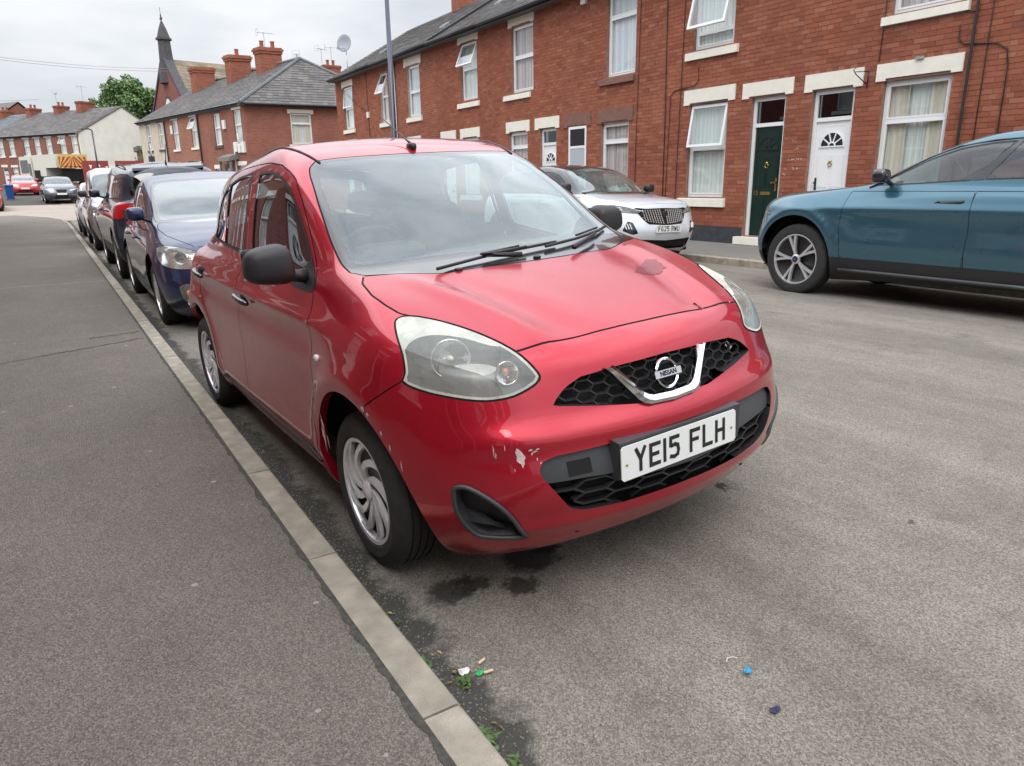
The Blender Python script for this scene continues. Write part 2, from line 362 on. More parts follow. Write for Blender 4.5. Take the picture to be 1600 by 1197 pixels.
# kerb stones, each a stone of its own
def kerb_line(pts, w, z1, stone, parent, side, h=.20, gap=.006):
    """row of kerb stones along a polyline, outer face on the polyline"""
    proto = {}
    for (a, b) in zip(pts[:-1], pts[1:]):
        a = Vector((*a, 0)); b = Vector((*b, 0)); L = (b-a).length; n = max(1, round(L/stone)); s = L/n; d = (b-a)/L
        key = round(s, 3)
        if key not in proto:
            mb = MB(); c = .012
            # profile in local x (outer face at 0, into pavement = +x), bevelled arris
            prof = [(0, -h), (w, -h), (w, 0), (c, 0), (.002, -c)]
            V = []; y0, y1 = gap/2, s-gap/2
            for yy in (y0, y1): V += [(px, yy, pz) for px, pz in prof]
            k = len(prof); F2 = [tuple(range(k)), tuple(range(2*k-1, k-1, -1))]+[(i, (i+1) % k, k+(i+1) % k, k+i) for i in range(k)]
            me = bpy.data.meshes.new('kerb_stone'); me.from_pydata(V, [], F2); me.materials.append(M('kerb_stone')); me.update()
            proto[key] = me
        for i in range(n):
            o = bpy.data.objects.new('kerb_stone', proto[key]); COL.objects.link(o); o.parent = parent
            p = a + d*(s*i)
            ang = math.atan2(d.y, d.x)-PI/2
            o.matrix_local = Matrix.Translation((p.x, p.y, z1+random.uniform(-.0025, .0025))) @ Matrix.Rotation(ang+random.uniform(-.0015, .0015), 4, 'Z') @ Matrix.Scale(side, 4, (1, 0, 0))
Y0k = -.95-.915*8
kerb_line([(0, Y0k+.915*k) for k in range(0, 42)], .106, .104, .915, lp, -1)
kerb_line([(0, Y0k+.915*41), (-.12, 33.5), (-.6, 37), (-1.4, 40), (-2.5, 43.1), (-4.4, 45.4)], .106, .104, .9, lp, -1)
kerb_line([(8.55, -6), (8.55, 28.5), (8.88, 29.8), (9.7, 30.85), (11.2, 31.75), (20, 32.3)], .128, .114, .915, rp, 1)
# dark packed joint behind the left kerb
jb = MB(); rr = random.Random(3); pts = []
N_ = 900
for i in range(N_+1):
    y = -3.2+i*.04; a = .003+.014*rr.random()**2+.004*math.sin(y*3.1)**2
    pts.append((y, a))
jv = []
for y, a in pts: jv += [(-.106, y, .1035), (-.106-a-.008, y, .1025)]
jo = obj('joint_fill', jv, [(2*i, 2*i+2, 2*i+3, 2*i+1) for i in range(N_)], 'joint_dark', lp)
# cracks and service-trench seams across the left pavement
def ribbon(name, pts, w, z, mat, parent, jit=.008):
    V = []; 
    for i, (x, y) in enumerate(pts):
        j = random.uniform(-jit, jit); ww = w*random.uniform(.4, 1.3)
        V += [(x, y+j-ww/2, z), (x, y+j+ww/2, z)]
    return obj(name, V, [(2*i, 2*i+2, 2*i+3, 2*i+1) for i in range(len(pts)-1)], mat, parent)
def lin(x0, y0, x1, y1, n): return [(x0+(x1-x0)*i/n, y0+(y1-y0)*i/n) for i in range(n+1)]
ribbon('crack', lin(-.15, 4.55, -.9, 4.25, 30), .022, .1025, 'joint_dark', lp, .02)
ribbon('crack', lin(-.9, 4.25, -1.6, 3.95, 30), .010, .1025, 'joint_dark', lp, .02)
ribbon('crack', lin(-.15, 4.9, -.55, 4.8, 20), .03, .1025, 'joint_dark', lp, .03)
ribbon('crack', lin(-.15, 9.3, -2.8, 9.2, 40), .03, .1025, 'kerb_stone', lp, .012)
ribbon('crack', lin(-.15, 18.3, -2.8, 18.1, 20), .04, .1025, 'joint_dark', lp, .015)

# ------------------------------------------------------------------ masonry helpers
def boxes_np(lo, hi, faces5=None):
    """many boxes at once: lo, hi (n,3) -> verts, quads (six faces, the +x one left out)"""
    n = len(lo); V = np.empty((n, 8, 3))
    for k, (a, b, c) in enumerate(((0, 0, 0), (1, 0, 0), (1, 1, 0), (0, 1, 0), (0, 0, 1), (1, 0, 1), (1, 1, 1), (0, 1, 1))):
        V[:, k, 0] = np.where(a, hi[:, 0], lo[:, 0]); V[:, k, 1] = np.where(b, hi[:, 1], lo[:, 1]); V[:, k, 2] = np.where(c, hi[:, 2], lo[:, 2])
    Fq = np.array([(0, 3, 2, 1), (4, 5, 6, 7), (0, 1, 5, 4), (2, 3, 7, 6), (3, 0, 4, 7)])
    Q = (np.arange(n)[:, None, None]*8+Fq[None]).reshape(-1, 4)
    return V.reshape(-1, 3), Q
def np_mesh(name, V, Q, mat, parent=None, smooth=False, kind=None):
    me = bpy.data.meshes.new(name); me.vertices.add(len(V)); me.vertices.foreach_set('co', np.asarray(V, dtype=np.float32).ravel())
    k = Q.shape[1]; me.loops.add(Q.size); me.loops.foreach_set('vertex_index', Q.astype(np.int32).ravel())
    me.polygons.add(len(Q)); me.polygons.foreach_set('loop_start', (np.arange(len(Q))*k).astype(np.int32)); 
    me.update(calc_edges=True); me.validate(); me.materials.append(M(mat))
    me.shade_smooth() if smooth else me.shade_flat()
    o = bpy.data.objects.new(name, me); COL.objects.link(o); o.parent = parent
    if kind: o['kind'] = kind
    return o
BL, BH, BG = .215, .065, .010
def brick_rects(y0, y1, z0, z1, blocked, headers=9):
    out = []; rows = int((z1-z0)/(BH+BG))
    for r in range(rows):
        za = z0+r*(BH+BG); zb = za+BH
        bl = sorted([(a, b) for a, b, c, d in blocked if min(zb, d)-max(za, c) > .018])
        hd = (r % headers == headers-1); L = .1025 if hd else BL
        y = y0-(L+BG)*(.5 if (r % 2) else 0)-(.06 if hd else 0)
        while y < y1:
            a, b = max(y, y0), min(y+L, y1); y += L+BG
            if b-a < .02: continue
            segs = [(a, b)]
            for (p, q) in bl:
                ns = []
                for (s, t) in segs:
                    if q <= s or p >= t: ns.append((s, t))
                    else:
                        if p-BG-s > .02: ns.append((s, p-BG*.6))
                        if t-q-BG > .02: ns.append((q+BG*.6, t))
                segs = ns
            for (s, t) in segs: out.append((s, t, za, zb))
    return out
_bm = MB().box(-.0055, .004, -BL/2, BL/2, -BH/2, BH/2)
BRICK_ME = {}
def brick_mesh(mat):
    if mat not in BRICK_ME:
        me = bpy.data.meshes.new('brick'); me.from_pydata(_bm.v, [], _bm.f[:3]+_bm.f[4:]); me.materials.append(M(mat)); BRICK_ME[mat] = me
    return BRICK_ME[mat]
def lay_bricks(house, wall, rects, mat, single=0, score=None):
    rects = list(rects); idx = []
    if single:
        full = [i for i, r in enumerate(rects) if abs((r[1]-r[0])-BL) < 1e-4 and score(r) is not None]
        full.sort(key=lambda i: score(rects[i])); idx = set(full[:single])
        me = brick_mesh(mat)
        for i in idx:
            a, b, c, d = rects[i]; o = bpy.data.objects.new('brick', me); COL.objects.link(o); o.parent = wall
            o.location = (random.uniform(-.0025, .0015), (a+b)/2, (c+d)/2)
    rest = np.array([r for i, r in enumerate(rects) if not (single and i in idx)])
    n = len(rest); pr = RNG.uniform(-.0075, -.0035, n)
    lo = np.stack([pr, rest[:, 0], rest[:, 2]], 1); hi = np.stack([np.full(n, .004), rest[:, 1], rest[:, 3]], 1)
    V, Q = boxes_np(lo, hi); return np_mesh('brickwork', V, Q, mat, wall, kind='stuff')
def wall_with_openings(name, y0, y1, z0, z1, ops, mat, parent, reveal=.10, x=0.):
    ysx = sorted({y0, y1, *[o[0] for o in ops], *[o[1] for o in ops]}); zsx = sorted({z0, z1, *[o[2] for o in ops], *[o[3] for o in ops]})
    mb = MB()
    for a, b in zip(ysx[:-1], ysx[1:]):
        for c, d in zip(zsx[:-1], zsx[1:]):
            my, mz = (a+b)/2, (c+d)/2
            if any(o[0] < my < o[1] and o[2] < mz < o[3] for o in ops): continue
            mb.quad((x, a, c), (x, a, d), (x, b, d), (x, b, c))
    for (a, b, c, d) in ops:
        r = x+reveal
        mb.quad((x, a, c), (r, a, c), (r, a, d), (x, a, d)); mb.quad((x, b, c), (x, b, d), (r, b, d), (r, b, c))
        mb.quad((x, a, d), (r, a, d), (r, b, d), (x, b, d)); mb.quad((x, a, c), (x, b, c), (r, b, c), (r, a, c))
    return mb.build(name, mat, parent)
def frame_box(mb, y0, y1, z0, z1, w, xa, xb):
    mb.box(xa, xb, y0, y0+w, z0, z1); mb.box(xa, xb, y1-w, y1, z0, z1)
    mb.box(xa+.001, xb-.001, y0+w, y1-w, z0, z0+w); mb.box(xa+.001, xb-.001, y0+w, y1-w, z1-w, z1)
def curtain(parent, y0, y1, z0, z1, x, mat, waves=None):
    W_ = y1-y0; n = int(W_/.025)+2; wv = waves or W_/.11; V = []
    for i in range(n+1):
        y = y0+W_*i/n; dx = .012*math.sin(2*PI*wv*i/n)+.006*math.sin(5.3*PI*wv*i/n+1)
        V += [(x+dx, y, z0), (x+dx*.8, y, z1)]
    return obj('curtain', V, [(2*i, 2*i+1, 2*i+3, 2*i+2) for i in range(n)], mat, parent, smooth=True)
def window(house, y0, y1, z0, z1, split=None, openk=None, cur='curtain_net', glass='window_glass', rec=.075, fw=.06, detail=True):
    mb = MB(); g = .004; y0 += g; y1 -= g; z0 += g; z1 -= g
    frame_box(mb, y0, y1, z0, z1, fw, rec, rec+.06)
    panes = []
    if split:
        mb.box(rec-.004, rec+.055, y0+fw-.001, y1-fw+.001, split-fw/2, split+fw/2)
        panes = [(z0+fw, split-fw/2, False), (split+fw/2, z1-fw, True)]
    else: panes = [(z0+fw, z1-fw, False)]
    w = mb.build('window', 'upvc', house)
    for (a, b, top) in panes:
        if top and openk:
            # top-hung sash swung outwards from its upper edge
            s = MB(); H = b-a+.05
            frame_box(s, y0+fw-.025, y1-fw+.025, -H, 0, .05, -.025, .025)
            so_ = s.build('sash', 'upvc', w); so_.location = (rec-.01, 0, b+.03); so_.rotation_euler = (0, math.radians(openk), 0)
            pg = MB().box(-.004, .004, y0+fw+.022, y1-fw-.022, -H+.045, -.045).build('pane', glass, w)
            pg.matrix_local = so_.matrix_local.copy(); pg.location = so_.location; pg.rotation_euler = so_.rotation_euler
        else:
            if detail:
                s = MB(); frame_box(s, y0+fw-.008, y1-fw+.008, a-.008, b+.008, .028, rec-.008, rec+.03); s.build('sash', 'upvc', w)
            MB().quad((rec+.02, y0+fw, a), (rec+.02, y0+fw, b), (rec+.02, y1-fw, b), (rec+.02, y1-fw, a)).build('pane', glass, w)
    if cur == 'two':
        curtain(w, y0+fw, y0+fw+(y1-y0)*.28, z0, z1, rec+.085, 'curtain_cream'); curtain(w, y1-fw-(y1-y0)*.28, y1-fw, z0, z1, rec+.085, 'curtain_cream')
        curtain(w, y0, y1, z0, z1, rec+.12, 'curtain_net')
    elif cur: curtain(w, y0, y1, z0, z1, rec+.075, cur)
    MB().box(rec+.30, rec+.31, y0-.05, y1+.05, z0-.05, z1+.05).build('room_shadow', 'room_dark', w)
    return w
def lintel(house, y0, y1, z0, z1, mat='painted_stone', arch=True):
    mb = MB(); mb.box(-.022, .03, y0, y1, z0, z1)
    if arch: mb.box(-.026, .02, y0+.0, y0+.16, z0-.035, z0+.001); mb.box(-.026, .02, y1-.16, y1, z0-.035, z0+.001)
    return mb.build('lintel', mat, house)
def sill(house, y0, y1, z0, z1, mat='painted_stone'):
    v = [(-.065, z0), (.06, z0), (.06, z1), (-.06, z1-.02)]
    mb = MB().prism([(a, y0, b) for a, b in v], (0, y1-y0, 0)); return mb.build('sill', mat, house)
def fan(parent, yc, zb, r, x, gl='dark_window_glass', bar='upvc'):
    n = 18; mb = MB(); pts = [(x-.004, yc+r*math.cos(PI*i/n), zb+r*math.sin(PI*i/n)) for i in range(n+1)]
    mb.quad(*pts); mb.build('fanlight', 'void_dark' if gl == 'dark_window_glass' else gl, parent)
    b = MB()
    for i in range(n):
        a0, a1 = PI*i/n, PI*(i+1)/n
        for r0, r1 in ((r, r+.022), (r*.22, r*.34)):
            b.prism([(x-.014, yc+q*math.cos(t), zb+q*math.sin(t)) for q, t in ((r0, a0), (r1, a0), (r1, a1), (r0, a1))], (.012, 0, 0))
    for k in range(1, 5):
        t = PI*k/5; d = Vector((0, math.cos(t), math.sin(t))); s = Vector((0, -math.sin(t), math.cos(t)))*.011
        p0, p1 = Vector((x-.013, yc, zb))+d*r*.3, Vector((x-.013, yc, zb))+d*(r+.005)
        b.prism([p0-s, p1-s, p1+s, p0+s], (.012, 0, 0))
    b.box(x-.015, x-.002, yc-r-.03, yc+r+.03, zb-.022, zb)
    b.build('fanlight_bars', bar, parent)
def door(house, y0, y1, z0, z1, zt, mat, number=None, metal='brass', handle_side=1, framemat='upvc', glass='dark_window_glass'):
    fw = .065; rec = .07; mb = MB(); g = .004
    a, b = y0+g, y1-g
    mb.box(rec, rec+.07, a, a+fw, z0, z1-g); mb.box(rec, rec+.07, b-fw, b, z0, z1-g); mb.box(rec, rec+.07, a+fw, b-fw, z1-g-fw, z1-g)
    mb.box(rec, rec+.07, a+fw, b-fw, zt, zt+fw)
    f = mb.build('door_frame', framemat, house)
    MB().quad((rec+.03, a+fw, zt+fw), (rec+.03, a+fw, z1-fw), (rec+.03, b-fw, z1-fw), (rec+.03, b-fw, zt+fw)).build('transom_pane', glass, f)
    MB().box(rec+.2, rec+.21, a, b, zt, z1).build('room_shadow', 'void_dark', f)
    x = rec+.028; ya, yb = a+fw+.004, b-fw-.004; W_ = yb-ya; H = zt-z0
    d = MB().box(x, x+.04, ya, yb, z0+.01, zt-.004)
    for (p, q, r, s) in ((.12, .45, .06, .34), (.55, .88, .06, .34), (.12, .45, .46, .72), (.55, .88, .46, .72)):
        u0, u1, v0, v1 = ya+p*W_, ya+q*W_, z0+r*H, z0+s*H
        d.box(x-.006, x+.001, u0, u1, v0, v1); 
        frame_box(d, u0-.018, u1+.018, v0-.018, v1+.018, .012, x-.004, x+.002)
    if True: frame_box(d, ya+.12*W_, yb-.12*W_, z0+.775*H, z0+.965*H, .012, x-.004, x+.002)
    dl = d.build('door', mat, house)
    fan(dl, (ya+yb)/2, z0+.80*H, W_*.33, x, bar=mat)
    MB().box(x-.012, x+.002, (ya+yb)/2-.13, (ya+yb)/2+.10, z0+.385*H, z0+.415*H).build('letterbox', 'brass', dl)
    k = MB(); zc = z0+.66*H; k.lathe([(0, -.03), (.02, -.026), (.024, 0), (.012, .004)], 12, 'x', (x, (ya+yb)/2, zc+.03)); k.lathe([(.028, -.012), (.038, -.018), (.045, -.012), (.038, -.006)], 16, 'x', (x-.004, (ya+yb)/2, zc-.02), closed=True)
    k.build('knocker', metal, dl, True)
    hy = ya+.07 if handle_side > 0 else yb-.07
    MB().box(x-.012, x+.002, hy-.02, hy+.02, z0+.42*H, z0+.54*H).box(x-.05, x-.03, hy-.015, hy+.10*handle_side if handle_side > 0 else hy+.015, z0+.49*H, z0+.505*H).build('handle', 'brass' if mat == 'green_door' else 'black_iron', dl)
    if number:
        mw = Matrix(((0, 0, -1, x-.004), (-1, 0, 0, (yb-.09) if number == '13' else ya+.13), (0, 1, 0, z0+.40*H), (0, 0, 0, 1)))
        text_mesh('door_number', number, .12, 'brass' if mat == 'green_door' else 'letter_black', dl, mw, .002, .001)
    return dl
def chimney(parent, x0, x1, y0, y1, z0, z1, mat, pots=2, potmat='terracotta'):
    mb = MB(); mb.box(x0, x1, y0, y1, z0, z1-.22); e = .03
    mb.box(x0-e, x1+e, y0-e, y1+e, z1-.22, z1-.14); mb.box(x0-2*e, x1+2*e, y0-2*e, y1+2*e, z1-.14, z1-.06); mb.box(x0-e, x1+e, y0-e, y1+e, z1-.06, z1)
    c = mb.build('chimney', mat, parent)
    for k in range(pots):
        t = (k+1)/(pots+1); px, py = x0+(x1-x0)*.5, y0+(y1-y0)*t
        if (x1-x0) > (y1-y0): px, py = x0+(x1-x0)*t, y0+(y1-y0)*.5
        MB().lathe([(.11, 0), (.10, .05), (.095, .3), (.12, .32), (.12, .36), (.08, .36), (.08, .1)], 14, 'z', (px, py, z1)).build('chimney_pot', potmat, parent, True)
    return c
def slates(parent, origin, u, v, width, length, mat, sw=.30, ex=.22, taper=None, name='slates'):
    """overlapping courses of slates on the plane origin + a*u + b*v; taper(b)->(a0,a1) clips hips"""
    u, v, o = Vector(u).normalized(), Vector(v).normalized(), Vector(origin); nrm = u.cross(v)
    if nrm.z < 0: nrm = -nrm
    V = []; Q = []; rows = int(length/ex)
    for r in range(rows):
        b0 = r*ex; a0, a1 = taper(b0+ex*.5) if taper else (0, width)
        a = a0-(sw*.5 if r % 2 else 0)
        while a < a1:
            p, q = max(a, a0), min(a+sw-.006, a1); a += sw
            if q-p < .03: continue
            t = random.uniform(.010, .018); j = random.uniform(-.006, .006)
            c = [o+u*p+v*(b0+j)+nrm*(t+.012), o+u*q+v*(b0+j)+nrm*(t+.012), o+u*q+v*(b0+ex*1.15)+nrm*.006, o+u*p+v*(b0+ex*1.15)+nrm*.006]
            d = [c[0]-nrm*.014, c[1]-nrm*.014]
            k = len(V); V += [tuple(x) for x in c+d]; Q += [(k, k+1, k+2, k+3), (k+4, k+5, k+1, k)]
    return np_mesh(name, V, np.array(Q), mat, parent, kind='stuff')
def cable(house, pts, r=.008, mat='cable_black', name='cable', x=-.02):
    return MB().tube([(x, y, z) for y, z in pts], r, 6).build(name, mat, house, True)

# ------------------------------------------------------------------ near terrace on the far side of the street
XF = 10.81; EAVE = 5.70; RD = 4.0; RIDGE = 8.2
def near_score(Yoff):
    def f(r):
        y = (r[0]+r[1])/2; z = (r[2]+r[3])/2
        if z < .6 or y < 2.6: return None
        if z > 3.75+(y-3)*.16: return None
        if y < 7.4 and z < 1.25-.0*y and y < 5.3: return None
        return (y-3)**2*1.0+(z-2.2)**2*.4
    return f
def terrace(y0, y1, label, wins, doors, lints, sills, bmat='brick_red', single=0, mort='mortar', plinth=True, blockextra=(), mat=None):
    """one house of the near terrace; wins: (y0,y1,z0,z1,split,open,curtain,glass)"""
    h = empty('terraced_house', (XF, 0, 0), 0, label, 'house', 'houses of the near terrace')
    ops = [tuple(w[:4]) for w in wins]+[tuple(d[:4]) for d in doors]
    blocked = list(ops)+[tuple(l[:4]) for l in lints]+[tuple(s[:4]) for s in sills]+list(blockextra)
    wall = wall_with_openings('wall', y0, y1, -.2, EAVE+.02, ops, mort, h)
    rects = brick_rects(y0, y1, .43 if plinth else .12, EAVE-.05, blocked)
    lay_bricks(h, wall, rects, bmat, single, near_score(0) if single else None)
    for w in wins: window(h, *w[:8])
    for d in doors: door(h, *d)
    for l in lints: lintel(h, *l)
    for s in sills: sill(h, *s)
    if plinth:
        segs = []; cur = y0
        for d in sorted(doors): segs.append((cur, d[0]-.03)); cur = d[1]+.03
        segs.append((cur, y1)); mb = MB()
        for a, b in segs:
            if b > a: mb.prism([(-.03, a, .05), (.01, a, .05), (.01, a, .425), (-.02, a, .425)], (0, b-a, 0))
        mb.build('plinth', 'plinth_paint', h)
        for d in doors: MB().box(-.16, .12, d[0]-.04, d[1]+.10, .12, .26).build('doorstep', 'painted_stone', h)
    # roof
    L = y1-y0; sl_ = math.hypot(RD, RIDGE-EAVE)
    rf = MB().quad((-.28, y0, EAVE-.02), (-.28, y1, EAVE-.02), (RD, y1, RIDGE), (RD, y0, RIDGE)).quad((RD, y0, RIDGE), (RD, y1, RIDGE), (2*RD, y1, EAVE), (2*RD, y0, EAVE)).quad((-.28, y0, EAVE-.10), (0.02, y0, EAVE-.10), (0.02, y1, EAVE-.10), (-.28, y1, EAVE-.10)).build('roof', 'slate', h)
    if y1 > 12:
        slates(rf, (-.30, y0, EAVE+.0), (0, 1, 0), (RD+.28, 0, RIDGE-EAVE+.02), L, sl_, 'slate')
    MB().box(-.31, -.27, y0, y1, EAVE-.13, EAVE-.0).build('fascia', 'gutter', h)
    MB().tube([(-.36, y0, EAVE-.03), (-.36, y1, EAVE-.03)], .055, 8).build('gutter', 'gutter', h, True)
    return h, rf
S = 'painted_stone'; BS = 'brown_stone'
# number 15
h15, r15 = terrace(1.75, 6.42, 'brick terraced house with the white front door numbered 15',
    [(3.80, 4.85, 1.02, 2.80, 2.21, None, 'two', 'window_glass'), (3.79, 4.86, 3.76, 5.42, 4.95, None, 'curtain_lilac', 'window_glass')],
    [(5.33, 6.12, .26, 2.79, 2.28, 'upvc', '15', 'brass', -1)],
    [(3.66, 4.98, 2.84, 3.06, S), (5.20, 6.29, 2.81, 3.06, S), (3.66, 4.98, 5.43, 5.66, S)],
    [(3.69, 4.98, .86, 1.01, S), (3.68, 4.98, 3.61, 3.75, S)], single=300)
h13, r13 = terrace(6.42, 10.12, 'brick terraced house with the dark green front door numbered 13',
    [(8.0, 9.02, 1.0, 2.82, 1.97, 9, 'curtain_net', 'window_glass'), (7.96, 9.0, 3.84, 5.42, 4.15, 14, 'curtain_net', 'window_glass')],
    [(6.67, 7.43, .28, 2.80, 2.28, 'green_door', '13', 'brass', 1)],
    [(6.52, 7.65, 2.83, 3.07, S), (7.83, 9.17, 2.85, 3.10, S), (7.8, 9.2, 5.43, 5.66, S)],
    [(7.92, 9.21, .81, .985, S), (7.82, 9.16, 3.66, 3.82, S)], single=300)
h11, r11 = terrace(10.12, 13.46, 'brick terraced house with brown stone lintels and a grey panelled doorway',
    [(10.88, 11.87, .95, 2.66, 2.24, None, 'curtain_lilac', 'window_glass'), (10.72, 11.72, 3.66, 5.42, 4.90, None, 'curtain_blue', 'window_glass')],
    [], [(10.74, 12.0, 2.69, 2.98, BS), (12.26, 13.36, 2.69, 2.98, BS), (10.6, 11.85, 5.43, 5.66, S)],
    [(10.72, 11.96, 3.49, 3.63, BS), (10.75, 12.0, .80, .94, BS)], single=300, blockextra=((12.42, 13.14, .2, 2.66),))
# the old front doorway of number 11, closed with a glazed grey panel
MB().box(-.010, .02, 12.42, 13.14, .2, 2.66).build('door_panel', 'grey_door', h11)
fb = MB(); frame_box(fb, 12.42, 13.14, .2, 2.66, .06, -.02, .03); fb.box(-.018, .03, 12.48, 13.08, 2.14, 2.2); fb.build('door_frame', 'upvc', h11)
MB().box(-.013, .02, 12.48, 13.08, 2.2, 2.60).build('transom_pane', 'void_dark', h11)
MB().box(-.016, .0, 12.70, 12.86, 1.42, 1.62).build('letter_plate', 'void_dark', h11)
h9, r9 = terrace(13.46, 17.12, 'brick terraced house with a white front door beside a window with cream sill',
    [(15.05, 16.0, 1.0, 2.70, 2.3, None, 'curtain_lilac', 'window_glass'), (14.75, 15.83, 3.73, 5.40, 4.62, None, 'curtain_lilac', 'window_glass')],
    [(13.70, 14.45, .28, 2.70, 2.28, 'upvc', None, 'brass', 1)],
    [(13.56, 14.67, 2.72, 2.98, S), (14.94, 16.14, 2.72, 2.98, S), (14.70, 15.96, 5.43, 5.66, S)],
    [(14.86, 16.2, .82, .98, S), (14.86, 16.2, 3.55, 3.70, S)], single=300)
h7, r7 = terrace(17.12, 20.42, 'brick terraced house at the step in the roofline under the tall chimney',
    [(17.75, 18.8, 1.0, 2.70, 2.3, None, 'curtain_net', 'window_glass'), (17.74, 18.76, 3.78, 5.42, 4.70, 22, 'curtain_net', 'window_glass')],
    [(19.3, 20.1, .28, 2.70, 2.28, 'upvc', None, 'brass', 1)],
    [(17.66, 18.9, 2.72, 2.98, S), (19.2, 20.27, 2.72, 2.98, S), (17.64, 18.9, 5.45, 5.68, S)],
    [(17.6, 18.95, .82, .98, S), (17.62, 18.96, 3.58, 3.74, S)], bmat='brick_red')
hb, rb_ = terrace(-2.2, 1.75, 'brick terraced house nearest the camera beyond the teal car',
    [(-1.2, -.2, 1.0, 2.8, 2.2, None, 'curtain_net', 'window_glass'), (-1.2, -.2, 3.78, 5.4, 4.7, None, 'curtain_net', 'window_glass')],
    [(.5, 1.3, .28, 2.8, 2.28, 'upvc', None, 'brass', 1)], [(-1.35, -.05, 2.84, 3.06, S), (.4, 1.4, 2.83, 3.06, S)], [(-1.3, -.1, .85, .99, S), (-1.3, -.1, 3.62, 3.77, S)])
# lower pair beyond the step, paler pointing
def rightmost(label, a, b, up, dn, drs, lr):
    return terrace(a, b, label, up+dn, drs, lr, [(w[0]-.12, w[1]+.12, w[2]-.17, w[2]-.01, S) for w in up+dn], bmat='brick_red', mort='mortar_pale' if a < 21 else 'mortar')
h5, r5 = rightmost('brick terraced house with pale pointing behind the lamp post', 20.43, 25.3,
    [(21.72, 22.72, 3.62, 5.30, 4.45, None, 'curtain_blue', 'window_glass'), (24.48, 25.22, 3.62, 5.36, 4.55, 24, 'curtain_lilac', 'window_glass')],
    [(21.9, 22.8, 1.0, 2.68, 2.2, None, 'curtain_net', 'window_glass')], [(23.4, 24.2, .28, 2.7, 2.28, 'upvc', None, 'brass', 1)],
    [(21.55, 22.95, 5.32, 5.56, S), (21.8, 22.95, 2.7, 2.96, S), (23.3, 24.3, 2.72, 2.96, S)])
h3, r3 = rightmost('brick end house at the street corner with a satellite dish on its roof', 25.3, 30.2,
    [(28.2, 29.3, 3.62, 5.30, 4.45, 8, 'curtain_net', 'window_glass')], [(27.0, 28.0, 1.0, 2.68, 2.2, None, 'curtain_net', 'window_glass')],
    [(28.7, 29.5, .28, 2.7, 2.28, 'upvc', None, 'brass', 1)], [(28.1, 29.4, 5.32, 5.54, S), (26.9, 28.1, 2.7, 2.96, S), (28.6, 29.6, 2.72, 2.96, S)])
# end gable of the corner house and party upstand of number 7
MB().prism([(0, 0, -.2), (8, 0, -.2), (8, 0, EAVE), (RD, 0, RIDGE-.02), (0, 0, EAVE)], (0, .1, 0)).build('gable_wall', 'far_brick_red', h3).location = (0.004, 30.1, 0)
MB().prism([(-.30, 0, EAVE-.12), (-.30, 0, EAVE+.10), (RD, 0, RIDGE+.14), (RD, 0, RIDGE-.1)], (0, .09, 0)).build('verge', 'gutter', h7).location = (0, 20.40, 0)
chimney(r7, 2.9, 4.5, 19.6, 20.36, 7.3, 9.9, 'chimney_brick', 3)
MB().prism([(2.86, 19.5, 7.30), (4.4, 19.5, 8.28), (4.4, 19.5, 8.40), (2.86, 19.5, 7.52)], (0, .12, 0)).build('flashing', 'lead', r7)
chimney(r9, 3.2, 4.5, 13.1, 13.8, 7.5, 9.4, 'chimney_brick', 2)
chimney(r5, 3.4, 4.4, 25.0, 25.6, 7.7, 9.0, 'chimney_brick', 2)
# small vent slates in paler lead
for hh, y, b in ((r9, 16.2, .9), (r7, 18.6, 1.6), (r5, 22.0, 1.4), (r3, 27.0, 1.2)):
    x = -.28+b; z = EAVE+(x+.28)*(RIDGE-EAVE)/(RD+.28)
    mb = MB().prism([(x, y, z+.03), (x+.25, y, z+.19), (x+.25, y, z+.23), (x, y, z+.10)], (0, .28, 0)); mb.build('roof_vent', 'lead', hh)
# cables, pipes, boxes on the fronts
cable(h13, [(9.77, 5.6), (9.76, 4.92), (9.70, 2.5), (9.68, .5)], .010)
cable(h13, [(9.26, 5.6), (9.25, 4.8), (9.30, 1.07), (9.3, .5)], .008)
cable(h13, [(8.81, 3.5), (8.79, 3.26), (8.9, 3.18), (9.45, 3.14), (9.56, 3.05), (9.60, 1.0), (9.6, .5)], .008)
cable(h11, [(10.57, 5.07), (10.60, 2.67), (10.6, 1.0)], .007)
cable(h15, [(4.94, 5.6), (4.94, 3.98), (4.96, 3.1)], .007)
cable(h15, [(3.55, 5.6), (3.56, 3.7), (3.57, 1.9), (3.57, .4)], .022, 'gutter', 'downpipe', -.05)
cable(h15, [(3.36, 5.6), (3.37, 1.0)], .007)
cable(h15, [(3.78, 3.44), (3.77, 3.25), (3.70, 3.17), (3.25, 3.12), (3.10, 3.02), (3.06, 2.8), (3.06, .9)], .009)
cable(h15, [(3.75, 3.62), (3.62, 3.58), (3.54, 3.6)], .007)
MB().tube([(-.02, 5.12, 3.0), (-.02, 5.12, 2.74)], .009, 6).tube([(-.02, 5.12, 2.78), (-.22, 5.20, 2.93), (-.27, 5.22, 3.0), (-.24, 5.2, 3.03)], .008, 6).tube([(-.02, 5.12, 2.98), (-.24, 5.2, 2.97)], .007, 6).build('hanging_bracket', 'black_iron', h15, True)
MB().box(-.05, -.02, 4.24, 4.36, 3.05, 3.09).build('vent_cap', 'lead', h15)
MB().box(-.09, -.01, 12.45, 12.62, 5.36, 5.5).build('alarm_box', 'white_plastic', h11)
MB().box(-.05, -.01, 9.45, 9.56, .55, .8).build('meter_cover', 'terracotta', h13)
cable(h5, [(23.75, 5.6), (23.74, .3)], .05, 'upvc', 'downpipe', -.07)
MB().box(-.07, -.01, 26.42, 26.62, 3.9, 4.12).build('junction_box', 'white_plastic', h3)
cable(h3, [(26.55, 5.6), (26.52, 4.1), (26.5, 2.0)], .010)
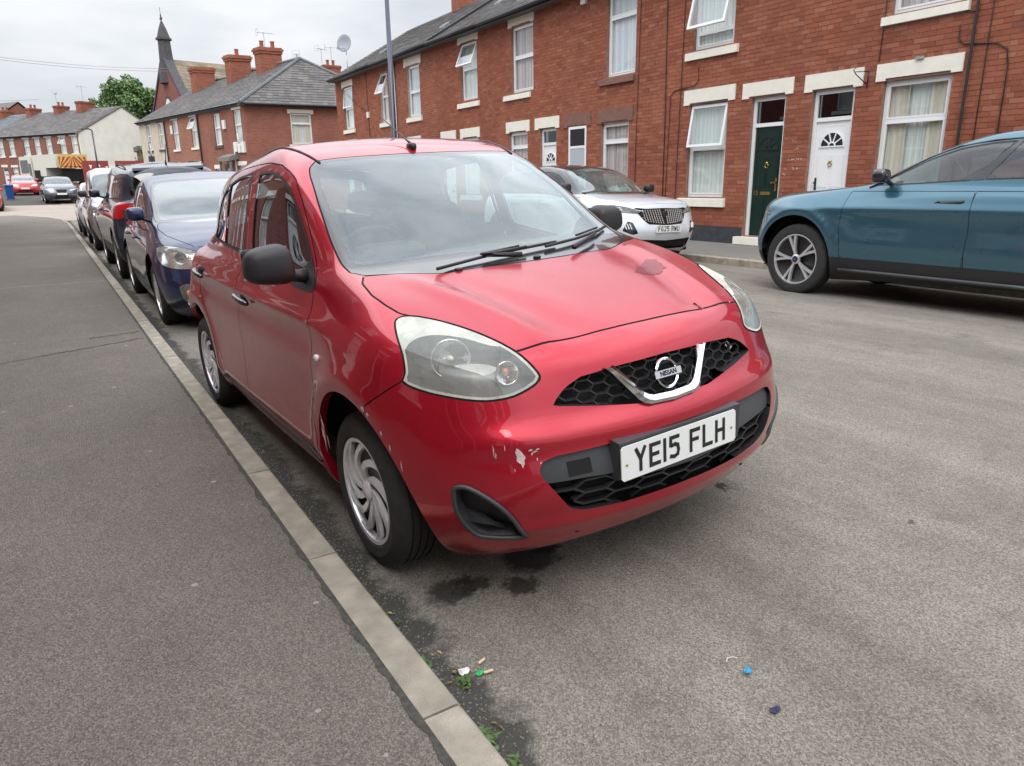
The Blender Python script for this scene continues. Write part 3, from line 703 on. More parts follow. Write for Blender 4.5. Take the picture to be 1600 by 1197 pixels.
MB().tube([(-.02, 26.52, 4.05), (-.05, 27.6, 4.5), (-.03, 28.8, 5.0)], .007, 5).build('cable', 'cable_black', h3)
# chalk marks on the pier between the two doors
cm = MB(); rr = random.Random(5)
for (yc, zc, n, w) in ((6.40, 1.98, 3, .10), (6.34, 1.85, 4, .10), (6.36, 1.66, 12, .30), (6.33, 1.50, 6, .16), (6.55, 1.50, 2, .05), (6.56, 1.40, 2, .04)):
    for k in range(n):
        y = yc+w*(.5-(k+.5)/n)+rr.uniform(-.01, .01); z = zc+rr.uniform(-.012, .012); hh_ = rr.uniform(.012, .03); a = rr.uniform(-.01, .01)
        cm.quad((-.0135, y, z), (-.0135, y+.006, z), (-.0135, y+.006+a, z+hh_), (-.0135, y+a, z+hh_))
        if rr.random() < .5: cm.quad((-.0135, y, z+hh_), (-.0135, y+.018, z+hh_-.004), (-.0135, y+.018, z+hh_+.002), (-.0135, y, z+hh_+.006))
cm.build('chalk_marks', 'chalk', h15)

# satellite dish on its pole
d = empty('satellite_dish', (XF-.1, 27.75, 5.75), 0, 'round grey satellite dish on a bent pole above the gutter of the corner house', 'satellite dish')
MB().tube([(.1, 0, -.1), (-.16, 0, -.05), (-.2, 0, .1), (-.2, 0, .95)], .02, 8).build('pole', 'galvanised', d, True)
dm = MB().lathe([(0, .055), (.12, .045), (.24, .02), (.33, -.03), (.335, -.02), (.24, .035), (0, .075)], 28, 'x'); do = dm.build('reflector', 'dish_grey', d, True)
do.location = (-.26, 0, 1.05); do.rotation_euler = (0, math.radians(8), math.radians(35))
MB().tube([(-.24, 0, .85), (-.62, -.28, .78)], .012, 6).box(-.68, -.6, -.33, -.25, .76, .84).build('feed_arm', 'galvanised', d)

def aerial(loc, h, label, n=7, rz=0.):
    a = empty('tv_aerial', loc, rz, label, 'aerial', 'roof aerials')
    MB().tube([(0, 0, 0), (0, 0, h)], .02, 5).build('mast', 'galvanised', a)
    mb = MB().tube([(-.4, 0, h-.05), (.6, 0, h-.05)], .014, 4)
    for i in range(n): mb.tube([(-.35+i*.13, -.16+.008*i, h-.05), (-.35+i*.13, .16-.008*i, h-.05)], .010, 4)
    mb.tube([(-.4, -.2, h+.12), (-.4, .2, h+.12), (-.4, .2, h-.2), (-.4, -.2, h-.2), (-.4, -.2, h+.12)], .010, 4)
    mb.build('array', 'galvanised', a); return a
# lamp post
lpst = empty('lamp_post', (9.0, 19.95, .1), 0, 'dark blue street lamp post standing at the far kerb behind the red car', 'lamp post')
MB().tube([(0, 0, 0), (0, 0, 1.1), (0, 0, 1.15), (-.01, 0, 7.9)], [.105, .10, .085, .065], 16).build('column', 'post_blue', lpst, True)
MB().tube([(0, 0, 7.85), (-.25, 0, 8.15), (-.9, 0, 8.25)], .035, 8).build('bracket', 'post_blue', lpst, True)
MB().prism([(-1.5, -.12, 8.22), (-.85, -.15, 8.2), (-.85, .15, 8.2), (-1.5, .12, 8.22)], (0, 0, .1)).build('lantern', 'galvanised', lpst)

# ------------------------------------------------------------------ corner block across the side street
P0 = Vector((8.79, 38.67, 0)); fd = Vector((-3.32, 15.82, 0)).normalized(); L1 = 16.16; ea = Vector((.997, -.073, 0))
rzC = math.atan2(fd.y, fd.x)-PI/2
CE = 5.47
def simple_house(name, root_loc, rz, y0, y1, eave, label, wallmat, wins, doors, depth=8., z0=-.5, ridge=None, roofmat='slate', group=None, lint=S, wallend=None, back=True):
    h = empty(name, root_loc, rz, label, 'house', group)
    ops = [tuple(w[:4]) for w in wins]+[tuple(d_[:4]) for d_ in doors]
    wall_with_openings('wall', y0, y1, z0, eave, ops, wallmat, h, .1)
    for w in wins:
        window(h, w[0], w[1], w[2], w[3], w[4], w[5] if len(w) > 5 else None, w[6] if len(w) > 6 else 'curtain_net', w[7] if len(w) > 7 else 'window_glass', detail=False)
        lm = w[8] if len(w) > 8 else lint
        if lm: lintel(h, w[0]-.12, w[1]+.12, w[3]+.01, w[3]+.22, lm, False); sill(h, w[0]-.12, w[1]+.12, w[2]-.15, w[2]-.01, lm)
    for d_ in doors:
        door(h, *d_[:4], d_[3]-.45, d_[4]); lintel(h, d_[0]-.1, d_[1]+.1, d_[3]+.01, d_[3]+.22, lint or S, False)
    MB().tube([(-.16, y0, eave-.02), (-.16, y1, eave-.02)], .055, 6).box(-.12, -.08, y0, y1, eave-.12, eave+.02).build('gutter', 'gutter', h)
    return h
OW = lambda y, z=3.75, w=.98, hh=1.62, cur='curtain_net', o=None, lm=S: (y, y+w, z, z+hh, z+hh*.55, o, cur, 'window_glass', lm)
# facade positions along the block are measured from its corner
cw = [simple_house('terraced_house', P0, rzC, 0.0, 6.1, CE, 'red brick corner house with hipped slate roof across the side street', 'far_brick_red',
        [OW(.45, 3.55, .9, 1.68), OW(3.1, 3.55, .9, 1.68, 'curtain_net', None, 'dark_stone'), OW(2.2, 1.0, .8, 1.3, 'curtain_net', None, 'dark_stone'), OW(.4, .95, .9, 1.45)], [(3.6, 4.4, .1, 2.3, 'upvc')], group='houses of the corner block'),
      simple_house('terraced_house', P0, rzC, 6.1, 11.4, CE, 'orange brick house in the middle of the corner block', 'far_brick_orange',
        [OW(6.4, 3.6, .9, 1.68, 'curtain_net', 26), OW(9.3, 3.6, .9, 1.68, 'curtain_blue'), OW(6.3, 1.2, 1.0, 1.35), OW(9.7, 1.2, .95, 1.35)], [(7.9, 8.7, .35, 2.5, 'upvc')], group='houses of the corner block', lint=S),
      simple_house('terraced_house', P0, rzC, 11.4, 16.16, CE, 'beige rendered house at the far end of the corner block', 'render_beige',
        [OW(11.9, 3.7, .8, 1.6, 'curtain_lilac', None, 'dark_stone'), OW(14.1, 3.7, .75, 1.6, 'curtain_lilac', None, 'dark_stone'), OW(11.8, 1.5, .8, 1.1, 'curtain_lilac', None, 'dark_stone')], [(13.3, 14.0, .6, 2.6, 'brown_stone')], group='houses of the corner block', lint=None)]
# end wall facing the near terrace
ew = wall_with_openings('end_wall', 0, 8.6, -.5, CE, [(2.33, 3.45, 3.48, 5.06), ], 'far_brick_red', cw[0])
# the wall helper lies in the plane x=0 facing -x; turn it to run along ea
Minv = Matrix.Rotation(-rzC, 4, 'Z')
el_ = Minv @ ea; ang = math.atan2(el_.y, el_.x)-PI/2
ew.matrix_local = Matrix.Rotation(ang, 4, 'Z') @ Matrix.Scale(-1, 4, (1, 0, 0))
wf = window(cw[0], 2.33, 3.45, 3.48, 5.06, 4.55, None, 'two'); wf.matrix_local = Matrix.Rotation(ang, 4, 'Z') @ Matrix.Scale(-1, 4, (1, 0, 0))
for fn, a in ((lintel, (2.2, 3.58, 5.07, 5.25)), (sill, (2.18, 3.6, 3.31, 3.47))):
    q = fn(cw[0], *a); q.matrix_local = Matrix.Rotation(ang, 4, 'Z') @ Matrix.Scale(-1, 4, (1, 0, 0))
bx = MB()
for (a, b, c, d_) in ((.20, .52, 3.05, 3.60), (.64, .96, 3.06, 3.50), (1.08, 1.40, 3.12, 3.62)):
    q = MB().box(-.12, 0, a, b, c, d_).build('meter_box', 'white_plastic', cw[0]); q.matrix_local = ew.matrix_local.copy()
q = MB().box(-.1, 0, .76, .95, 3.74, 4.02).build('alarm_box', 'white_plastic', cw[0]); q.matrix_local = ew.matrix_local.copy()
q = MB().tube([(-.05, 1.52, 3.6), (-.05, 1.52, .3)], .04, 6).build('downpipe', 'upvc', cw[0]); q.matrix_local = ew.matrix_local.copy()
# porch hood over the corner door
MB().prism([(0, 1.2, 2.75), (-.55, 1.2, 2.65), (-.55, 1.2, 2.85), (0, 1.2, 3.05)], (0, 1.5, 0)).box(-.5, -.4, 1.25, 1.35, .2, 2.66).box(-.5, -.4, 2.55, 2.65, .2, 2.66).build('porch', 'stone_grey', cw[0])
# roof: hip at the near end, gable at the far end
A0 = P0+Vector((0, 0, CE)); loc = lambda u, v, z: P0+ea*u+fd*v+Vector((0, 0, z))
o_ = .3
E1, E2, E3, E4 = loc(-o_, -o_, CE), loc(9.0, -o_, CE), loc(9.0, L1, CE), loc(-o_, L1, CE)
RA, RB = loc(4.75, 3.3, 8.25), loc(4.75, L1, 8.25)
croof = MB().quad(E1, RA, RB, E4).quad(E1, E2, RA).quad(E2, E3, RB, RA).quad(E4, RB, E3).build('roof', 'slate', None)
croof.parent = cw[0]; croof.matrix_parent_inverse = (Matrix.Translation(P0) @ Matrix.Rotation(rzC, 4, 'Z')).inverted()
def world_child(o, parent, pm):  # keep world coordinates under a moved parent
    o.parent = parent; o.matrix_parent_inverse = pm.inverted(); return o
PM = Matrix.Translation(P0) @ Matrix.Rotation(rzC, 4, 'Z')
# slates of the street slope and of the hip end
up1 = (RA-E1)-fd*((RA-E1).dot(fd)); len1 = up1.length
s1 = slates(None, E1, fd, up1, L1+o_, len1, 'slate', .3, .24, taper=lambda b: (b/len1*(RA-E1).dot(fd), L1+o_))
up2 = (RA-E1)-ea*((RA-E1).dot(ea)); len2 = up2.length; w2 = (E2-E1).length; m2 = (RA-E1).dot(ea)
s2 = slates(None, E1, ea, up2, w2, len2, 'slate', .3, .24, taper=lambda b: (b/len2*m2, w2-b/len2*(w2-m2)))
ridge = MB().tube([tuple(E1+Vector((0, 0, .03))), tuple(RA+Vector((0, 0, .05)))], .09, 6).tube([tuple(E2+Vector((0, 0, .03))), tuple(RA+Vector((0, 0, .05)))], .09, 6).tube([tuple(RA+Vector((0, 0, .05))), tuple(RB+Vector((0, 0, .05)))], .09, 6).build('ridge_tiles', 'slate_blue')
for q in (s1, s2, ridge): world_child(q, cw[0], PM)
q = MB().tube([tuple(loc(-.1, -.38, CE-.03)), tuple(loc(8.9, -.38, CE-.03))], .06, 6).build('gutter', 'gutter'); world_child(q, cw[0], PM)
q = MB().prism([tuple(loc(-.3, -.3, CE-.12)), tuple(loc(8.9, -.3, CE-.12)), tuple(loc(8.9, 0, CE-.12)), tuple(loc(-.3, 0, CE-.12))], (0, 0, .1)).build('soffit', 'gutter'); world_child(q, cw[0], PM)
# downpipes on the block front
for hh, y in ((cw[0], 6.05), (cw[1], 11.35)):
    MB().tube([(-.07, y, CE-.1), (-.07, y, .2)], .045, 6).build('downpipe', 'gutter', hh)
MB().box(-.05, 0, 10.2, 10.45, 4.5, 5.0).build('alarm_box', 'litter_white', cw[1])
MB().box(-.12, -.02, 2.3, 2.62, 4.35, 4.8).build('sign_bracket', 'white_plastic', cw[0])
def chim_c(u, v, z1, du, dv, lab_parent, pots, mat='chimney_brick'):
    c = loc(u, v, 0); c_ = MB(); 
    for (e, za, zb) in ((0, 6.0, z1-.35), (.05, z1-.35, z1-.2), (.10, z1-.2, z1-.08), (.04, z1-.08, z1)):
        p = [c+ea*(sx*(du+e))+fd*(sy*(dv+e)) for sx, sy in ((-1, -1), (1, -1), (1, 1), (-1, 1))]
        c_.prism([(q_.x, q_.y, za) for q_ in p], (0, 0, zb-za))
    world_child(c_.build('chimney', mat), lab_parent, PM)
    for k in range(pots):
        q_ = c+ea*(du*(-.5+k)*(1 if pots > 1 else 0)); 
        world_child(MB().lathe([(.13, 0), (.11, .3), (.14, .34), (.14, .38), (.1, .38)], 10, 'z', (q_.x, q_.y, z1)).build('chimney_pot', 'terracotta', None, True), lab_parent, PM)
chim_c(4.3, 6.1, 9.15, .62, .36, cw[0], 2)
chim_c(3.9, 9.3, 9.1, .62, .36, cw[1], 1)
chim_c(3.8, 14.6, 9.0, .62, .40, cw[2], 0, 'chimney_brick')
aerial(tuple(loc(4.4, 6.6, 9.1)), 1.0, 'small aerial beside the pots of the corner block')
aerial(tuple(loc(4.75, 3.6, 8.2)), .35, 'low aerial lying along the hip peak of the corner house', 4, 1.2)
dc = P0+fd*9+Vector((0, 0, 0))

# ------------------------------------------------------------------ far terrace beyond the bend
PD = Vector((2.76, 75.8, 0)); fD = Vector((-.534, .846, 0)).normalized(); rzD = math.atan2(fD.y, fD.x)-PI/2
DE = 6.10; DR = 8.73; DH = 4.68
def dhouse(y0, y1, label, ww, rend='far_brick_red'):
    wins = [(a, a+.85, 4.42, 5.86, 5.2, (28 if k == 1 and y0 == 0 else None), 'curtain_net', 'window_glass', S) for k, a in enumerate(ww)]
    wins += [(a+.1, a+.95, 2.0, 3.35, 2.9, None, 'curtain_net', 'window_glass', S) for a in ww[:1]]
    h = simple_house('terraced_house', PD, rzD, y0, y1, DE, label, rend, wins, [(ww[-1], ww[-1]+.8, 1.3, 3.4, 'upvc')], z0=0, group='houses of the far terrace')
    r = MB().quad((-.25, y0, DE), (-.25, y1, DE), (DH, y1, DR), (DH, y0, DR)).quad((DH, y0, DR), (DH, y1, DR), (2*DH, y1, DE), (2*DH, y0, DE)).build('roof', 'slate_blue' if 9 < y0 < 14 else 'slate', h)
    slates(r, (-.27, y0, DE+.01), (0, 1, 0), (DH+.25, 0, DR-DE), y1-y0, math.hypot(DH+.25, DR-DE), 'slate_blue' if 9 < y0 < 14 else 'slate', .35, .3)
    z1 = 9.35
    if y0 < 3: chimney(r, 3.7, 5.2, y1-1.15, y1-.45, 7.6, z1, 'chimney_brick', 0)
    else: chimney(r, 3.8, 5.0, y1-1.2, y1-.5, 7.6, z1-.2, 'chimney_brick', 2)
    return h
gd = dhouse(0, 5.4, 'brick house with the white rendered gable end beyond the junction', [.25, 1.9, 3.9])
dhouse(5.4, 9.0, 'narrow brick house next to the white gabled one', [5.6, 7.2])
dhouse(9.0, 13.4, 'brick house with a lighter slate roof in the far terrace', [9.5, 11.2])
dhouse(13.4, 18.0, 'furthest brick house of the far terrace, below the dark gable', [13.9, 15.9])
MB().prism([(-.02, -.02, .2), (2*DH, -.02, .2), (2*DH, -.02, DE), (DH, -.02, DR-.02), (-.02, -.02, DE)], (0, .12, 0)).build('gable_wall', 'render_white', gd).location = (0, -.12, 0)
MB().prism([(-.25, -.2, DE), (-.25, -.2, DE-.12), (DH, -.2, DR-.12), (2*DH, -.2, DE-.1), (2*DH, -.2, DE+.02), (DH, -.2, DR+.02)], (0, .22, 0)).build('bargeboard', 'slate', gd)
ck = empty('terraced_house', PD+fD*18.2+Vector((0, 0, 0)), rzD, 'dark roofed house with a brick gable rising over the far terrace', 'house')
MB().prism([(1, 0, 2), (11, 0, 2), (11, 0, 6.4), (6.5, 0, 10.1), (1, 0, 6.6)], (0, 8, 0)).build('wall', 'far_brick_red', ck)
MB().quad((.8, -.1, 6.6), (.8, 8, 6.6), (6.5, 8, 10.3), (6.5, -.1, 10.3)).quad((6.5, -.1, 10.3), (6.5, 8, 10.3), (11.2, 8, 6.4), (11.2, -.1, 6.4)).build('roof', 'slate', ck)
for i, (y, rz) in enumerate(((5.0, .4), (9.0, 1.4))):
    p = PD+fD*y+Vector((fD.y, -fD.x, 0))*4.6; aerial((p.x, p.y, 9.2), 1.6-.4*i, ['tall double aerial above the pots of the far terrace', 'shorter aerial on the far terrace ridge'][i], 6, rz)
# red painted yard wall with a pale gate pier, and what shows over it
rw = empty('yard_wall', (2.3, 66.5, 0), 0, 'dark red painted yard wall with scrawled white marks below the white gable', 'wall')
MB().box(0, 1.85, 0, .2, .3, 3.45).box(2.35, 6.6, 0, .2, .3, 3.45).build('wall_panel', 'red_boards', rw)
MB().box(1.86, 2.34, -.05, .3, .3, 3.1).build('gate_pier', 'render_white', rw)
gm = MB(); rr = random.Random(9)
for k in range(16):
    x = .5+rr.uniform(0, 5.6); 
    if 1.7 < x < 2.5: continue
    z = rr.uniform(2.6, 3.1); gm.quad((x, -.012, z), (x+.06, -.012, z), (x+.06+rr.uniform(-.1, .1), -.012, z+.28), (x+rr.uniform(-.1, .1), -.012, z+.28))
gm.build('white_marks', 'chalk', rw)
sh = empty('yard_shed', (8.2, 68, 0), 0, 'dark red brick outbuilding behind the yard wall beside the beige house', 'shed')
MB().box(-1.4, 1.4, 0, 3, .3, 4.3).build('wall', 'far_brick_purple', sh); MB().prism([(-1.6, -.2, 4.3), (1.6, -.2, 4.3), (1.6, -.2, 4.45), (-1.6, -.2, 4.7)], (0, 3.4, 0)).build('roof', 'slate', sh)

# ------------------------------------------------------------------ foliage
def leaf_mat(name, stops):
    m, n, l, b = nm(name); g = n.new('ShaderNodeNewGeometry'); r = ramp(n, stops); l.new(g.outputs['Random Per Island'], r.inputs[0]); l.new(r.outputs[0], b.inputs['Base Color'])
    b.inputs['Roughness'].default_value = .6; b.inputs['Specular IOR Level'].default_value = .3; b.inputs['Transmission Weight'].default_value = 0
    return m
leaf_mat('leaves', [(0, (.05, .10, .03)), (.4, (.10, .18, .055)), (.8, (.17, .27, .09)), (1, (.25, .34, .15))])
simple('bark', (.09, .07, .05), .9, var=.3)
def crown(parent, clumps, n, leaf):
    V = []; Q = []
    for (c, r) in clumps:
        c = np.array(c)
        for k in range(int(n*r*r)):
            d = RNG.normal(size=3); d /= np.linalg.norm(d); rad = r*(.55+.5*RNG.random()**.5)*(1+.15*math.sin(5*d[0]+3*d[2]))
            p = c+d*rad*np.array([1, 1, .85]); a = RNG.normal(size=3); a /= np.linalg.norm(a); b = np.cross(a, d+RNG.normal(size=3)*.6); b /= (np.linalg.norm(b)+1e-6)
            s = leaf*RNG.uniform(.6, 1.3); i = len(V); V += [p-a*s, p+b*s*.6, p+a*s, p-b*s*.6]; Q.append((i, i+1, i+2, i+3))
    return np_mesh('crown', np.array(V), np.array(Q), 'leaves', parent)
tr = empty('broadleaf_tree', (8.6, 92, 1.3), 0, 'big round green tree standing beyond the white gable', 'tree')
MB().tube([(0, 0, 0), (.1, 0, 3), (-.1, .1, 5.5), (.2, 0, 8)], [.45, .36, .28, .12], 10).tube([(0, 0, 4), (1.5, .3, 6.5), (2.2, .5, 8)], [.2, .14, .05], 8).tube([(0, 0, 4.4), (-1.6, -.3, 6.6), (-2.4, 0, 7.6)], [.2, .12, .05], 8).build('trunk', 'bark', tr, True)
rr = random.Random(4); cl = [((0, 0, 7.6), 2.3)]
for k in range(30):
    a = rr.uniform(0, 2*PI); e = rr.uniform(-.5, 1.4); R = rr.uniform(1.9, 2.9)
    cl.append(((R*math.cos(a)*math.cos(e)*1.15, R*math.sin(a)*math.cos(e), 7.3+R*math.sin(e)*1.15), rr.uniform(.7, 1.35)))
crown(tr, cl, 420, .17); tr.scale = (1.08, 1.08, 1.04)
bs_ = empty('yard_bush', (6.9, 67.6, 1.0), 0, 'scrubby green bush peeping over the red yard wall', 'bush')
MB().tube([(0, 0, 0), (.05, 0, 2.6)], [.06, .03], 6).build('stem', 'bark', bs_); crown(bs_, [((0, 0, 2.6), .55), ((.1, 0, 3.3), .4), ((-.2, .1, 2.1), .5)], 500, .07)

# ------------------------------------------------------------------ church
ch = empty('church', (11.5, 82, 0), math.radians(11), 'brick church with a dark bell turret and long brown tiled roof', 'church')
EZ, RZ, HW = 8.2, 13.7, 5.2
MB().prism([(0, -HW, .5), (0, HW, .5), (0, HW, EZ), (0, 0, RZ+.15), (0, -HW, EZ)], (.6, 0, 0)).build('front_wall', 'far_brick_purple', ch)
MB().box(.6, 24, -HW, HW, .5, EZ).build('nave_wall', 'far_brick_purple', ch)
crf = MB().quad((.5, -HW-.3, EZ-.2), (24, -HW-.3, EZ-.2), (24, 0, RZ), (.5, 0, RZ)).quad((.5, HW+.3, EZ-.2), (.5, 0, RZ), (24, 0, RZ), (24, HW+.3, EZ-.2)).build('roof', 'slate_brown', ch)
slates(crf, (.5, -HW-.3, EZ-.2), (1, 0, 0), (0, HW+.3, RZ-EZ+.2), 23.5, math.hypot(HW+.3, RZ-EZ+.2), 'slate_brown', .5, .42)
mb = MB()
for s in (-1, 1):
    mb.prism([(-.12, s*(HW+.25), EZ-.25), (-.12, s*(HW+.25), EZ+.12), (-.12, 0, RZ+.5), (-.12, 0, RZ+.1)], (.85, 0, 0))
mb.prism([(-.35, -HW-.1, .5), (-.35, -HW+.6, .5), (-.35, -HW+.6, 7.2), (-.35, -HW-.1, 6.6)], (.4, 0, 0)); mb.prism([(-.35, HW+.1, .5), (-.35, HW-.6, .5), (-.35, HW-.6, 7.2), (-.35, HW+.1, 6.6)], (.4, 0, 0))
mb.build('coping', 'dark_stone', ch)
arch = [(-.06, 1.9*math.sin(t)*.95, 7.4+2.4*math.cos(t)) for t in np.linspace(-PI/2, PI/2, 15)]
ap = [(-.06, -1.75, 5.2)]+[(-.06, -1.75+3.5*k/14, 7.6+2.35*(1-abs(k/7-1)**1.7)) for k in range(15)]+[(-.06, 1.75, 5.2)]
MB().prism([(x, y, z) for x, y, z in reversed(ap)], (.1, 0, 0)).build('arched_window', 'render_white', ch)
ap2 = [(-.03, y*1.16, 5.0 if z < 5.3 else z+.35) for x, y, z in ap]; MB().prism(list(reversed(ap2)), (.05, 0, 0)).build('arch_surround', 'dark_stone', ch)
bt = MB(); cx = .35
for (z0, z1, r0, r1) in ((11.4, 13.2, .92, .74), (13.2, 15.4, .66, .56), (15.4, 15.6, .74, .74), (15.6, 16.5, .62, .34), (16.5, 17.1, .34, .10)):
    p0 = [(cx+r0*math.cos(t), r0*math.sin(t), z0) for t in (np.arange(8)+.5)*PI/4]; p1 = [(cx+r1*math.cos(t), r1*math.sin(t), z1) for t in (np.arange(8)+.5)*PI/4]
    b = len(bt.v); bt.v += p0+p1
    bt.f += [(b+i, b+(i+1) % 8, b+8+(i+1) % 8, b+8+i) for i in range(8)]+[tuple(b+8+i for i in range(8))]
bt.box(cx-.05, cx+.05, -.05, .05, 17.0, 17.75).box(cx-.06, cx+.06, -.24, .24, 17.3, 17.45)
bt.build('bell_turret', 'dark_stone', ch)
MB().tube([(cx, 0, 17.7), (cx, 0, 18.4)], .02, 4).build('lightning_rod', 'black_iron', ch)
MB().lathe([(.55, 12.7), (.55, 13.7), (.75, 13.75), (.72, 13.85), (.5, 14.0), (0, 14.1)], 16, 'z', (7.2, 0, 0)).build('roof_ventilator', 'copper_dome', ch, True)

# overhead wires
def sag(a, b, s, n=16): a, b = Vector(a), Vector(b); return [tuple(a+(b-a)*i/n-Vector((0, 0, s*4*(i/n)*(1-i/n)))) for i in range(n+1)]
for k, (a, b, s, lb) in enumerate((((-9, 60, 10.6), (11.6, 80.5, 12.6), .5, 'upper of the pair of overhead wires running to the church'), ((-9, 60, 10.45), (11.6, 80.5, 12.35), .5, 'lower of the pair of overhead wires running to the church'), ((-9, 60, 7.2), (.4, 84, 9.6), .25, 'low overhead wire running to the far terrace'))):
    tag(MB().tube(sag(a, b, s), .014, 4).build('overhead_wire', 'cable_grey'), lb, 'wire', 'overhead wires')
for (x, y, h, lb, arm) in ((3.9, 66.0, 4.6, 'thin street lamp standing against the white gable', -.6),):
    z = rise(y); q = empty('lamp_post', (x, y, z), 0, lb, 'lamp post')
    if arm:
        q.location.x = 2.62+.6; q.location.y = 64
        MB().tube([(0, 0, 0), (0, 0, h)], .055, 8).build('column', 'post_blue', q, True); MB().tube([(0, 0, h), (-.2, 0, h+.1), (-.7, 0, h+.05)], .05, 6).build('lantern', 'black_iron', q)
# fly-posted sign pole beyond the parked cars
q = empty('street_sign', (4.28, 40, .05), 0, 'round street sign seen edge on, on a dark pole by the corner block', 'sign')
MB().tube([(0, 0, 0), (0, 0, 3.5)], .045, 8).build('pole', 'post_blue', q, True)
MB().lathe([(0, -.01), (.3, -.01), (.3, .01), (0, .01)], 20, 'x', (0, -.02, 3.15)).build('sign_face', 'white_plastic', q); MB().box(-.14, .14, -.08, .06, 2.55, 2.82).build('bracket', 'post_blue', q)

# ------------------------------------------------------------------ terrace on this side of the street (mirrored in the car panels)
def left_house(k, y0, label):
    yy = lambda a: -(y0+5.0)+a
    h = simple_house('terraced_house', Vector((-3.05, 0, 0)), PI, yy(0), yy(5.0), 5.6, label, 'far_brick_purple',
        [(yy(.6), yy(1.7), 1.0, 2.7, 2.1, None, 'curtain_net', 'window_glass', S), (yy(.6), yy(1.7), 3.75, 5.35, 4.6, None, 'curtain_net', 'window_glass', S), (yy(3.3), yy(4.2), 3.75, 5.35, 4.6, None, 'curtain_net', 'window_glass', S)],
        [(yy(3.3), yy(4.15), .2, 2.7, 'upvc' if k % 2 else 'green_door')], z0=0, group='houses behind the left pavement')
    MB().quad((-.25, yy(0), 5.6), (-.25, yy(5.0), 5.6), (4, yy(5.0), 8.2), (4, yy(0), 8.2)).quad((4, yy(0), 8.2), (4, yy(5.0), 8.2), (8, yy(5.0), 5.6), (8, yy(0), 5.6)).build('roof', 'slate', h)
    return h
LL = ['level with the rear wheel of the red car', 'level with the blue hatchback', 'level with the navy crossover', 'level with the silver car', 'level with the white car', 'last before the junction', 'beside the photographer', 'behind the photographer', 'second behind the photographer']
for k, y0 in enumerate((1, 6, 11, 16, 21, 26, -4, -9, -14)):
    left_house(k, y0, 'brick house behind the near pavement, '+LL[k])
bh = empty('terraced_house', (15.2, 46.5, 0), 0, 'house behind the hipped corner roof, only its chimney stack and aerials showing', 'house')
MB().box(0, 7, 0, 8, .2, 5.5).build('wall', 'far_brick_red', bh)
MB().quad((-.2, -.2, 5.5), (7.2, -.2, 5.5), (7.2, 4, 8.1), (-.2, 4, 8.1)).quad((-.2, 4, 8.1), (7.2, 4, 8.1), (7.2, 8.2, 5.5), (-.2, 8.2, 5.5)).build('roof', 'slate', bh)
chimney(bh, 1.9, 3.1, 3.5, 4.2, 7.6, 9.35, 'chimney_brick', 2)
aerial((17.05, 50.2, 9.3), 1.1, 'left aerial of the pair on the stack behind the corner roof', 5, .5); aerial((17.75, 50.2, 9.3), 1.25, 'right aerial of the pair on the stack behind the corner roof', 5, -.4)

# ------------------------------------------------------------------ car bodies: one smooth shell, cut into panels, glass, lamps and openings
B_ = (.05, .19, .5); G_ = (.03, .14, .38); T_ = (.15, .42, .72)
HATCH = [
 (0.641,0.201,0.104,0.126,0.704,-1.200,0.185,0.740,-2.600,0.182,0.699,-2.980,0.200,B_),
 (0.721,0.249,0.102,0.194,0.773,-1.200,0.230,0.800,-2.602,0.234,0.764,-3.040,0.250,B_),
 (0.768,0.331,0.119,0.289,0.821,-1.200,0.310,0.820,-2.604,0.321,0.808,-3.060,0.340,B_),
 (0.809,0.426,0.141,0.414,0.849,-1.200,0.420,0.832,-2.606,0.433,0.827,-3.065,0.450,B_),
 (0.789,0.540,0.138,0.539,0.863,-1.200,0.540,0.838,-2.607,0.556,0.833,-3.060,0.570,B_),
 (0.739,0.654,0.130,0.666,0.860,-1.200,0.661,0.840,-2.605,0.688,0.825,-3.030,0.700,B_),
 (0.691,0.762,0.103,0.787,0.846,-1.200,0.776,0.836,-2.605,0.809,0.806,-2.980,0.821,B_),
 (0.627,0.852,0.052,0.877,0.812,-1.200,0.866,0.822,-2.607,0.897,0.779,-2.940,0.911,B_),
 (0.451,0.928,-0.017,0.941,0.770,-1.200,0.931,0.804,-2.602,0.957,0.747,-2.910,0.990,(0.06, 0.24, 0.56)),
 (0.203,0.989,-0.117,0.990,0.740,-1.200,0.969,0.786,-2.589,0.979,0.716,-2.890,1.039,(0.05, 0.22, 0.52)),
 (-0.050,1.035,-0.278,1.032,0.718,-1.250,1.002,0.772,-2.571,0.997,0.686,-2.870,1.088,(0.04, 0.18, 0.45)),
 (-0.216,1.087,-0.499,1.088,0.708,-1.300,1.043,0.754,-2.550,1.034,0.656,-2.851,1.146,G_),
 (-0.444,1.241,-0.740,1.237,0.678,-1.450,1.166,0.722,-2.512,1.122,0.619,-2.801,1.226,G_),
 (-0.694,1.374,-0.953,1.372,0.648,-1.600,1.289,0.684,-2.481,1.235,0.592,-2.741,1.326,G_),
 (-0.903,1.477,-1.143,1.462,0.608,-1.700,1.391,0.640,-2.421,1.344,0.560,-2.661,1.417,G_),
 (-1.121,1.532,-1.301,1.516,0.543,-1.750,1.467,0.561,-2.330,1.424,0.495,-2.541,1.468,(0.05, 0.2, 0.5)),
 (-1.350,1.555,-1.452,1.532,0.351,-1.800,1.512,0.354,-2.231,1.474,0.330,-2.361,1.484,T_),
 (-1.550,1.565,-1.603,1.539,0.000,-1.850,1.532,0.000,-2.093,1.517,0.000,-2.181,1.500),
]

